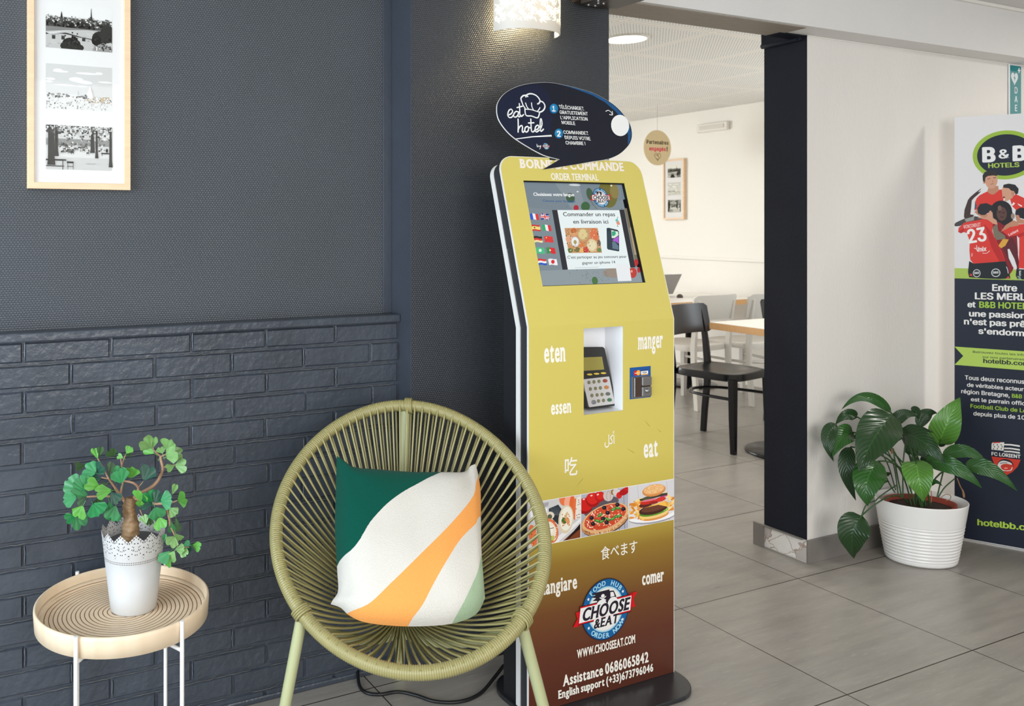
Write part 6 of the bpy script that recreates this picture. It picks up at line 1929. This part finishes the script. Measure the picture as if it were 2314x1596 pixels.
T4 = Pict(c, (2140, 840), 1157 / 174, None)
to(T4, 'Tous deux reconnus comme', 268, 118, 1530, 210, 56, CW, .016)
to(T4, 'de véritables acteurs de la', 300, 224, 1440, 318, 168, CW, .016)
to(T4, 'région Bretagne,', 214, 322, 942, 386, 262, CW, .016); to(T4, 'B&B HOTELS', 975, 390, 1480, 432, 334, GL, .016)
to(T4, 'est le parrain officiel du', 358, 442, 1430, 528, 386, CW, .016)
to(T4, 'Football Club de Lorient', 352, 542, 1400, 636, 486, GL, .016)
to(T4, 'depuis plus de 10 ans', 396, 656, 1360, 738, 598, CW, .016)
to(T4, 'hotelbb.com', 455, 2305, 1420, 2410, 2218, (176, 206, 76), .03)
# club crest
T4.P([(668, 1070), (700, 1056), (860, 1060), (860, 1085), (1092, 1110), (1106, 1200), (1106, 1310), (668, 1262)], INKN)
T4.P([(670, 1085), (690, 1062), (860, 1062), (850, 1190), (668, 1172)], (226, 222, 216)); T4.P([(700, 1060), (800, 1058), (800, 1072), (690, 1078)], (212, 66, 50))
for i in range(3):
    for j in range(3): T4.P([(694 + 58 * i + 12 * (j % 2), 1090 + 30 * j), (704 + 58 * i + 12 * (j % 2), 1090 + 30 * j), (710 + 58 * i + 12 * (j % 2), 1108 + 30 * j), (690 + 58 * i + 12 * (j % 2), 1108 + 30 * j)], (40, 40, 44))
for y in (1086, 1142, 1188): T4.P([(860, y), (960, y + 2), (1092, y + 22), (1096, y + 46), (960, y + 24), (855, y + 20)], (226, 222, 216))
to(T4, 'FC LORIENT', 668, 1256, 1104, 1304, 1206, CW, .03)
T4.P([(668, 1275), (1106, 1325), (1060, 1430), (980, 1510), (890, 1560), (780, 1480), (710, 1390)], (212, 64, 48)); T4.E(880, 1410, 122, 96, INKN, 10); T4.E(890, 1425, 108, 80, (212, 64, 48), 10)
T4.P([(762, 1400), (800, 1350), (870, 1340), (960, 1372), (970, 1400), (900, 1385), (840, 1392), (806, 1420), (830, 1470), (900, 1490), (830, 1490), (780, 1450)], (228, 224, 220), True); T4.S([(800, 1380), (850, 1370), (900, 1372)], 10, INKN); T4.S([(900, 1492), (960, 1480), (978, 1440)], 12, (228, 224, 220)); T4.E(885, 1452, 30, 12, (240, 150, 130))
c.build('banner_print', INK, BAN)

# ------------------------------------------------------------------ potted peace lily
PL0 = at(2072, 1268, Z=0.0)
PC = Vector((3.548, 2.105, 0.0))
LILY = thing('potted_plant', PC, 'leafy green plant in a ribbed white pot on the floor beside the banner', 'plant')
prof = [(0.0, 0.003), (0.118, 0.003), (0.122, 0.0), (0.127, 0.006)]
nr = 11
for i in range(120):
    z = 0.008 + 0.232 * i / 119
    r = 0.127 + 0.040 * (z / 0.24) ** 0.9
    if 0.018 < z < 0.158:
        ph = (z - 0.018) / 0.140 * nr
        r += 0.0042 * (0.5 - abs((ph % 1) - 0.5)) * 2 - 0.0030
    prof.append((r, z))
prof += [(0.1668, 0.2425), (0.1655, 0.2440), (0.1635, 0.2430), (0.160, 0.2250), (0.150, 0.195), (0.0, 0.195)]
POT_ROT = R(-60)
mb = MB().lathe(prof, PC.x, PC.y, 72, 1.0, 0.80, -YAW)
mb.build('planter', mat('white_glazed_ceramic', (236, 233, 228), 0.32, coat=0.3), LILY)
mb = MB().lathe([(0.0, 0.208), (0.10, 0.208), (0.118, 0.212), (0.126, 0.232), (0.130, 0.232), (0.128, 0.196), (0.0, 0.196)], PC.x - .004, PC.y, 40, 1.0, 0.78, -YAW)
mb.build('nursery_pot', mat('terracotta_plastic', (150, 60, 44), 0.6), LILY)
mb = MB().lathe([(0.0, 0.222), (0.07, 0.220), (0.115, 0.214), (0.115, 0.206), (0, .206)], PC.x - .004, PC.y, 30, 1.0, 0.78, -YAW)
mb.build('soil', mat('dark_soil', (58, 40, 32), 0.95, bump=(120, .006)), LILY)
def leafmat(name, rgb, rough):
    m = bpy.data.materials.new(name)
    t, b = nodes(m)
    uvn = t.nodes.new('ShaderNodeUVMap')
    sp = t.nodes.new('ShaderNodeSeparateXYZ')
    t.links.new(uvn.outputs[0], sp.inputs[0])
    d = nmath(t, 'ABSOLUTE', nmath(t, 'SUBTRACT', sp.outputs['X'], 0.5))
    s_ = nmath(t, 'SINE', nmath(t, 'MULTIPLY', nmath(t, 'SUBTRACT', nmath(t, 'MULTIPLY', sp.outputs['Y'], 1.0), nmath(t, 'MULTIPLY', d, 0.55)), 74.0))
    rib = nmath(t, 'LESS_THAN', d, 0.018)
    c0 = mixcol(t, nmath(t, 'MULTIPLY', nmath(t, 'ADD', s_, 1.0), 0.5), tuple(v * .88 for v in lin(rgb)[:3]) + (1,), tuple(v * 1.06 for v in lin(rgb)[:3]) + (1,))
    t.links.new(mixcol(t, nmath(t, 'MULTIPLY', rib, .6), c0, tuple(min(1, v * 1.9) for v in lin(rgb)[:3]) + (1,)), b.inputs['Base Color'])
    bp = t.nodes.new('ShaderNodeBump')
    bp.inputs['Distance'].default_value = 0.0005
    t.links.new(s_, bp.inputs['Height'])
    t.links.new(bp.outputs[0], b.inputs['Normal'])
    b.inputs['Roughness'].default_value = rough
    return m
LM = [leafmat('dark_leaf', (34, 64, 30), 0.26), leafmat('mid_leaf', (48, 92, 38), 0.25), leafmat('bright_leaf', (84, 134, 50), 0.30), leafmat('dull_leaf', (70, 84, 46), 0.45)]
LD = PC.x * _s + PC.y * _c
def lp(x, y, d): return at(1820 + x / 3.628, 860 + y / 3.628, d=LD + d)
# (base, middle, tip) in the magnified view, width, depth of base / middle / tip, tone
LILYL = [((712, 275), (560, 480), (440, 748), 285, (-.06, -.16, -.20), 0), ((705, 268), (500, 135), (296, 238), 84, (-.04, -.06, -.10), 1), ((425, 300), (335, 285), (246, 362), 90, (-.06, -.08, -.10), 0), ((250, 352), (185, 480), (232, 665), 105, (-.10, -.13, -.14), 0),
         ((392, 425), (300, 470), (222, 628), 150, (-.08, -.12, -.15), 1), ((372, 545), (340, 740), (415, 985), 120, (-.09, -.12, -.11), 0), ((598, 662), (505, 830), (515, 1028), 215, (-.12, -.20, -.20), 1), ((462, 1108), (385, 1260), (402, 1458), 215, (-.16, -.17, -.13), 0),
         ((720, 388), (800, 280), (938, 300), 95, (.02, .02, .0), 0), ((868, 250), (910, 255), (925, 330), 70, (.03, .02, .0), 0), ((935, 388), (985, 280), (1082, 268), 100, (.04, .05, .05), 0), ((1095, 525), (1165, 340), (1266, 138), 205, (.02, -.02, .0), 2),
         ((785, 440), (960, 500), (1152, 695), 170, (-.06, -.16, -.22), 0), ((818, 382), (930, 395), (1052, 428), 56, (.0, -.03, -.05), 0), ((780, 420), (700, 470), (655, 600), 120, (.03, .02, .0), 0), ((905, 660), (930, 800), (972, 995), 200, (-.14, -.22, -.21), 2),
         ((1128, 625), (1310, 580), (1500, 692), 105, (-.02, -.06, -.10), 1), ((985, 668), (1210, 705), (1450, 886), 135, (-.10, -.18, -.22), 1), ((1318, 722), (1500, 725), (1738, 908), 130, (-.06, -.10, -.14), 1), ((1100, 545), (1140, 500), (1172, 490), 46, (.02, .0, -.01), 0),
         ((820, 590), (920, 570), (1010, 660), 110, (.02, .0, -.02), 0), ((660, 782), (680, 765), (705, 768), 30, (-.05, -.06, -.06), 3), ((590, 905), (620, 840), (690, 830), 46, (-.06, -.08, -.08), 1), ((1010, 872), (1060, 830), (1124, 868), 40, (-.05, -.07, -.08), 1), ((560, 560), (470, 480), (380, 470), 120, (.03, .02, .0), 0),
         ((990, 690), (1010, 640), (1130, 640), 80, (.02, .0, -.03), 0), ((840, 470), (900, 420), (1000, 440), 90, (.01, -.02, -.04), 0)]
mb = MB()
slots = []
stems = MB()
rng = random.Random(4)
root = Vector((PC.x, PC.y, 0.215))
for (b0, m0, t0, wpx, dd, tone) in LILYL:
    A, M_, T_ = lp(*b0, dd[0]), lp(*m0, dd[1]), lp(*t0, dd[2])
    nl, nw = 16, 8
    cl = bez(A, M_, T_, nl)
    wid = wpx / 3.628 / FPX * LD
    vs, uvs = [], []
    for i in range(nl + 1):
        t_ = i / nl
        tg = (cl[min(i + 1, nl)] - cl[max(i - 1, 0)]).normalized()
        view = (cl[i] - Vector((0, 0, EYE))).normalized()
        sd = tg.cross(view)
        if sd.length < 0.2: sd = tg.cross(Vector((0, 0, 1)))
        sd.normalize()
        nn = sd.cross(tg).normalized()
        if nn.dot(view) > 0: nn = -nn
        w_ = wid * 0.5 * max(0.012, (math.sin(math.pi * min(1, t_ ** 0.72)) ** 0.85) * (1 - 0.25 * t_) * 1.12)
        for j in range(nw + 1):
            q = j / nw * 2 - 1
            rip = 0.035 * wid * math.sin(t_ * 16 + q * 2) * abs(q)
            vs.append(cl[i] + sd * (w_ * q) + nn * (-abs(q) * w_ * -0.28 + rip))
            uvs.append((j / nw, t_))
    k = nw + 1
    mb.add(vs, [(i * k + j, i * k + j + 1, (i + 1) * k + j + 1, (i + 1) * k + j) for i in range(nl) for j in range(nw)], True, uvs)
    slots += [tone] * (nl * nw)
    r0_ = root + Vector((rng.uniform(-.05, .03), rng.uniform(-.03, .03), 0))
    if wpx > 60 and b0 not in ((250, 352), (868, 250)):
        up_ = (r0_ + A) / 2 + Vector((0, 0, 0.05)) + (Vector((PC.x, PC.y, 0)) - Vector((A.x, A.y, 0))) * 0.10
        stems.tube(bez(r0_, up_, A, 10) + [cl[2]], 0.0030, 6)
for pts in ([(600, 545), (680, 700), (740, 900)], [(630, 500), (720, 680), (760, 930)], [(620, 700), (690, 850), (735, 920)], [(1130, 750), (1100, 870), (1080, 960)], [(1225, 805), (1140, 880), (1090, 960)], [(580, 980), (640, 930), (745, 860)], [(580, 985), (500, 1020), (462, 1110)], [(820, 520), (800, 700), (800, 950)], [(720, 560), (750, 760), (790, 960)]):
    stems.tube(spline([lp(x, y, -.07) for x, y in pts], 6), 0.0026, 6)
FO = mb.build('leaves', LM[0], LILY)
for m in LM[1:]: FO.data.materials.append(m)
FO.data.polygons.foreach_set('material_index', slots)
stems.build('stems', mat('green_stem', (52, 84, 42), 0.45), LILY)
mb = MB()
mb.tube(spline([lp(x, y, -.08) for x, y in ((1243, 800), (1270, 870), (1292, 910), (1300, 965))], 5), [.002] * 9 + [.0032] * 3 + [.0042] * 2 + [.0036, .001], 7)
WF = mb.build('withered_flower', mat('dry_stalk', (150, 108, 70), 0.7), LILY)
M_DRY = mat('dry_curl', (160, 112, 74), 0.7)
MB().tube(spline([lp(x, y, -.06) for x, y in ((1030, 905), (1035, 960), (1030, 1000))], 4), .0016, 5).build('dry_stalk', M_DRY, LILY)
MB().tube(spline([lp(x, y, -.05) for x, y in ((1110, 960), (1150, 935), (1190, 945), (1185, 975), (1150, 985))], 5), .0014, 5).build('dry_stalk', M_DRY, LILY)
MB().tube(spline([lp(x, y, -.05) for x, y in ((705, 560), (712, 600))], 4), .003, 6).build('withered_flower', M_DRY, LILY)

# ------------------------------------------------------------------ dining room furniture
def make_chair(name, m, label, seatm=None):
    T = thing(name, (0, 0, 0), label, 'chair')
    # seat: rounded square with a shallow dip
    def seat_out(k, n=40):
        out_ = []
        for i in range(n):
            a = 2 * math.pi * i / n
            c_, s_ = math.cos(a), math.sin(a)
            e = 0.42
            out_.append((0.213 * k * math.copysign(abs(c_) ** e, c_), 0.207 * k * math.copysign(abs(s_) ** e, s_)))
        return out_
    mb = MB()
    rings = [(1.0, .418), (1.0, .448), (0.985, .458), (0.93, .4615), (0.7, .456), (0.4, .451), (0.05, .450)]
    vs, n = [], 40
    for k, z in rings: vs += [(x, y, z) for x, y in seat_out(k)]
    fs = [(i * n + j, i * n + (j + 1) % n, (i + 1) * n + (j + 1) % n, (i + 1) * n + j) for i in range(len(rings) - 1) for j in range(n)]
    fs.append(tuple(range((len(rings) - 1) * n, len(rings) * n)))
    fs.append(tuple(range(n))[::-1])
    mb.add(vs, fs, True)
    o = mb.build('seat', m, T)
    md = o.modifiers.new('edges', 'EDGE_SPLIT'); md.split_angle = R(50)
    for s_ in (-1, 1):
        def sq(path, hw):
            mb = MB()
            vs, fs = [], []
            for (x, y, z), (a, b_) in zip(path, hw): vs += [(x - a, y - b_, z), (x + a, y - b_, z), (x + a, y + b_, z), (x - a, y + b_, z)]
            for i in range(len(path) - 1):
                for k in range(4): fs.append((4 * i + k, 4 * i + (k + 1) % 4, 4 * i + 4 + (k + 1) % 4, 4 * i + 4 + k))
            fs += [(3, 2, 1, 0), tuple(range(4 * len(path) - 4, 4 * len(path)))]
            return mb.add(vs, fs)
        sq([(s_ * .197, -.196, 0), (s_ * .192, -.190, .20), (s_ * .188, -.186, .43)], [(.0145, .0145), (.018, .018), (.0205, .0205)]).build('leg', m, T, bevel=0.003)
        sq([(s_ * .190, .232, 0), (s_ * .190, .222, .15), (s_ * .190, .205, .32), (s_ * .190, .203, .45), (s_ * .190, .215, .58), (s_ * .190, .232, .70), (s_ * .190, .250, .79)],
           [(.0125, .017), (.013, .018), (.0135, .019), (.0135, .020), (.013, .018), (.012, .015), (.010, .010)]).build('back_leg', m, T, bevel=0.003)
    # backrest: curved board between the stiles
    mb = MB()
    def bk(u, v, d):
        x = -.232 + .464 * u
        zz = .648 + .182 * v
        # rounded upper corners
        ed = max(0, abs(x) - .207)
        zz -= ed * (v - .4) * 1.2
        y = .216 + (zz - .648) * .20 + 0.034 * (1 - (x / .232) ** 2) - .016 + d
        return (x, y, zz)
    nu, nv = 20, 6
    mb.grid(lambda u, v: bk(u, v, 0), nu, nv); mb.grid(lambda u, v: bk(1 - u, v, .013), nu, nv)
    mb.grid(lambda u, v: bk(u, 1, .013 * v), nu, 1, False); mb.grid(lambda u, v: bk(1 - u, 0, .013 * v), nu, 1, False); mb.grid(lambda u, v: bk(0, 1 - u, .013 * (v)), nv, 1, False); mb.grid(lambda u, v: bk(1, u, .013 * v), nv, 1, False)
    mb.build('backrest', m, T)
    mb = MB().tube(spline([(-.188, -.178, .315), (-.172, -.02, .312), (-.130, .110, .310), (0, .178, .308), (.130, .110, .310), (.172, -.02, .312), (.188, -.178, .315)], 6), .0095, 8, flat=1.3)
    mb.build('stretcher', m, T)
    return T
M_BLACK = mat('black_lacquer', (13, 13, 17), 0.25, spec=0.4)
M_CHAIRW = mat('white_lacquer', (220, 216, 208), 0.4)
BC = make_chair('dining_chair', M_BLACK, 'black wooden dining chair tucked under the table corner')
BC.location, BC.rotation_euler = (4.345, 3.757, 0), (0, 0, R(10.2))
b2 = copy_tree(BC)
b2.location, b2.rotation_euler = (5.285, 3.80, 0), (0, 0, R(-4))
b2['label'] = 'black dining chair mostly hidden behind the dark wall end'
WC = make_chair('dining_chair', M_CHAIRW, 'white dining chair with its back to us at the far table, left one')
WC.location, WC.rotation_euler = (5.103, 4.712, 0), (0, 0, R(184))
w2 = copy_tree(WC)
w2.location, w2.rotation_euler = (5.612, 4.63, 0), (0, 0, R(178))
w2['label'] = 'white dining chair at the far table, half cut off by the dark wall end'
for o in (BC, b2): o['group'] = 'black dining chairs'
for o in (WC, w2): o['group'] = 'white dining chairs'

M_TOP = mat('white_laminate', (238, 233, 224), 0.4)
M_EDGE = mat('oak_edge', (214, 166, 112), 0.5, var=(20, .08), scale=(6, 6, 1))
def table(label, x0, x1, y0, y1, base, br=0.22):
    T = thing('dining_table', ((x0 + x1) / 2, (y0 + y1) / 2, 0), label, 'table')
    MB().box(x0, x1, y0, y1, .698, .738).build('edge_band', M_EDGE, T, bevel=0.001)
    MB().box(x0 + .001, x1 - .001, y0 + .001, y1 - .001, .738, .7405).build('table_top', M_TOP, T)
    for bx_, by_ in base:
        mb = MB().lathe([(0, 0), (br - .004, 0), (br, .004), (br, .012), (br - .006, .016), (.03, .020), (.0, .020)], bx_, by_, 48)
        mb.build('base_plate', M_BLACK, T)
        mb = MB().lathe([(.028, .018), (.028, .69), (.10, .692), (.10, .698), (0, .698)], bx_, by_, 24)
        mb.build('column', M_BLACK, T)
    return T
table('white topped dining table with an oak edge beside the dark wall end', 4.284, 5.60, 3.10, 3.788, [(4.505, 3.40)], 0.245)
table('long white dining table with an oak edge along the far wall', 4.30, 6.04, 4.857, 5.62, [(4.75, 5.25), (5.70, 5.25)])
# laptop seen from behind, and a mouse
LP = thing('laptop', (4.98, 5.36, .7405), 'open grey laptop on the far dining table', 'laptop')
M_LAP = mat('grey_aluminium', (150, 147, 146), 0.4, 0.3)
MB().box(4.84, 5.18, 5.36, 5.60, .7405, .752).build('keyboard_base', M_LAP, LP, bevel=0.003)
lt = [at(1470, 668, Y=5.36), at(1521.5, 669, Y=5.36)]
s0 = at(1541, 620, Y=5.30)
mb = MB()
x1b, x1t, zt_ = lt[1].x, s0.x, s0.z
x0b = x1b - .34
vs = [(x0b, 5.36, .752), (x1b, 5.36, .752), (x1b, 5.29, zt_), (x0b, 5.29, zt_)]
mb.prism([(x1b - .33, 5.365, .752), (x1b, 5.365, .752), (x1t, 5.30, zt_), (x1b - .33, 5.30, zt_)], (0, .006, .002))
mb.build('lid', M_LAP, LP, bevel=0.001)
q = at(1525.5, 668, Z=.755)
mb = MB().lathe([(0.0, .030), (.012, .029), (.024, .022), (.030, .010), (.030, 0), (0, 0)], 0, 0, 20, 1.0, 0.62)
mb.v = [(x + q.x, y + q.y - .05, z + .7405) for x, y, z in mb.v]
tag(mb.build('computer_mouse', mat('dark_brown_plastic', (66, 54, 46), 0.4), loc=(q.x, q.y - .05, .7405)), 'small dark computer mouse on the far table by the laptop', 'mouse')

# hanging round sign
hc = at(1486, 334, d=7.2)
HS = thing('hanging_sign', hc, 'round beige cardboard sign hanging from the dining room ceiling', 'sign')
hr = 41.0 / FPX * 7.2
mb = MB()
ring = [(hc.x + hr * math.cos(a) , hc.y, hc.z + hr * .97 * math.sin(a)) for a in [2 * math.pi * i / 56 for i in range(56)]]
mb.prism(ring, (0, .006, 0))
mb.build('disc', mat('beige_card', (218, 196, 152), 0.6), HS)
c = Canvas((hc.x, hc.y - 0.0, hc.z), (1, 0, 0), (0, 0, 1))
c.line('Partenaires', 0, hr * .20, hr * .20, (74, 58, 40), .035, 'c', .96, 'slab')
w_ = c.line('engagés', -hr * .62, -hr * .16, hr * .20, (222, 50, 86), .04, 'l', .98, 'slab')
c.line('!', hr * .66, -hr * .16, hr * .22, (74, 58, 40), .05, 'l', .98, 'slab')
def heart(cx_, cy_, k, n=36): return [(cx_ + k * 16 * math.sin(t_) ** 3, cy_ + k * (13 * math.cos(t_) - 5 * math.cos(2 * t_) - 2 * math.cos(3 * t_) - math.cos(4 * t_))) for t_ in [2 * math.pi * i / n for i in range(n + 1)]]
c.stroke(heart(0, -hr * .48, hr * .0145), hr * .028, (122, 98, 66), False)
c.stroke([(-hr * .16, -hr * .44), (-hr * .02, -hr * .40), (hr * .06, -hr * .52), (hr * .14, -hr * .56)], hr * .028, (122, 98, 66)); c.stroke([(-hr * .14, -hr * .56), (0, -hr * .64), (hr * .10, -hr * .60)], hr * .028, (122, 98, 66)); c.stroke([(0, -hr * .46), (hr * .10, -hr * .42)], hr * .028, (122, 98, 66))
c.build('sign_print', MATTE_INK, HS)
MB().tube([(hc.x, hc.y + .003, hc.z + hr * .96), (hc.x, hc.y + .003, 2.35)], .0012, 5).build('wire', mat('thin_wire', (170, 166, 160), 0.4), HS)

# wall unit near the ceiling
v0_, v1_ = at(1577, 283, X=XR - .02), at(1645, 275, X=XR - .02)
zz0, zz1 = at(1577, 301, X=XR - .02).z, at(1577, 283, X=XR - .02).z
EM = thing('emergency_light', (XR, (v0_.y + v1_.y) / 2, zz0), 'small white emergency light box high on the dining room wall', 'light')
MB().box(XR - .035, XR, v1_.y, v0_.y, zz0, zz1).build('housing', mat('ivory_plastic', (226, 220, 210), 0.5), EM, bevel=0.004)
MB().box(XR - .040, XR - .035, v1_.y + .03, v0_.y - .03, zz0 + .022, zz1 - .018).build('diffuser', mat('frosted_strip', (206, 198, 186), 0.4), EM, bevel=0.002)

# recessed downlights
for i, (x, y) in enumerate(DOWNLIGHTS[:1]):
    lab = 'bright round recessed downlight in the perforated dining room ceiling'
    T = thing('ceiling_light', (x, y, 2.35), lab, 'lamp', 'recessed ceiling lights')
    mb = MB().lathe([(.118, 0), (.118, -.006), (.104, -.008), (.104, 0)], x, y, 40)
    mb.v = [(a, b_, z + 2.35) for a, b_, z in mb.v]
    mb.build('trim_ring', M_WHITE, T)
    mb = MB().lathe([(0, -.005), (.105, -.005), (.105, 0), (0, 0)], x, y, 40)
    mb.v = [(a, b_, z + 2.35) for a, b_, z in mb.v]
    mb.build('diffuser', mat('lit_diffuser', (255, 250, 240), 0.5, emit=((255, 250, 240), 9.0)), T)
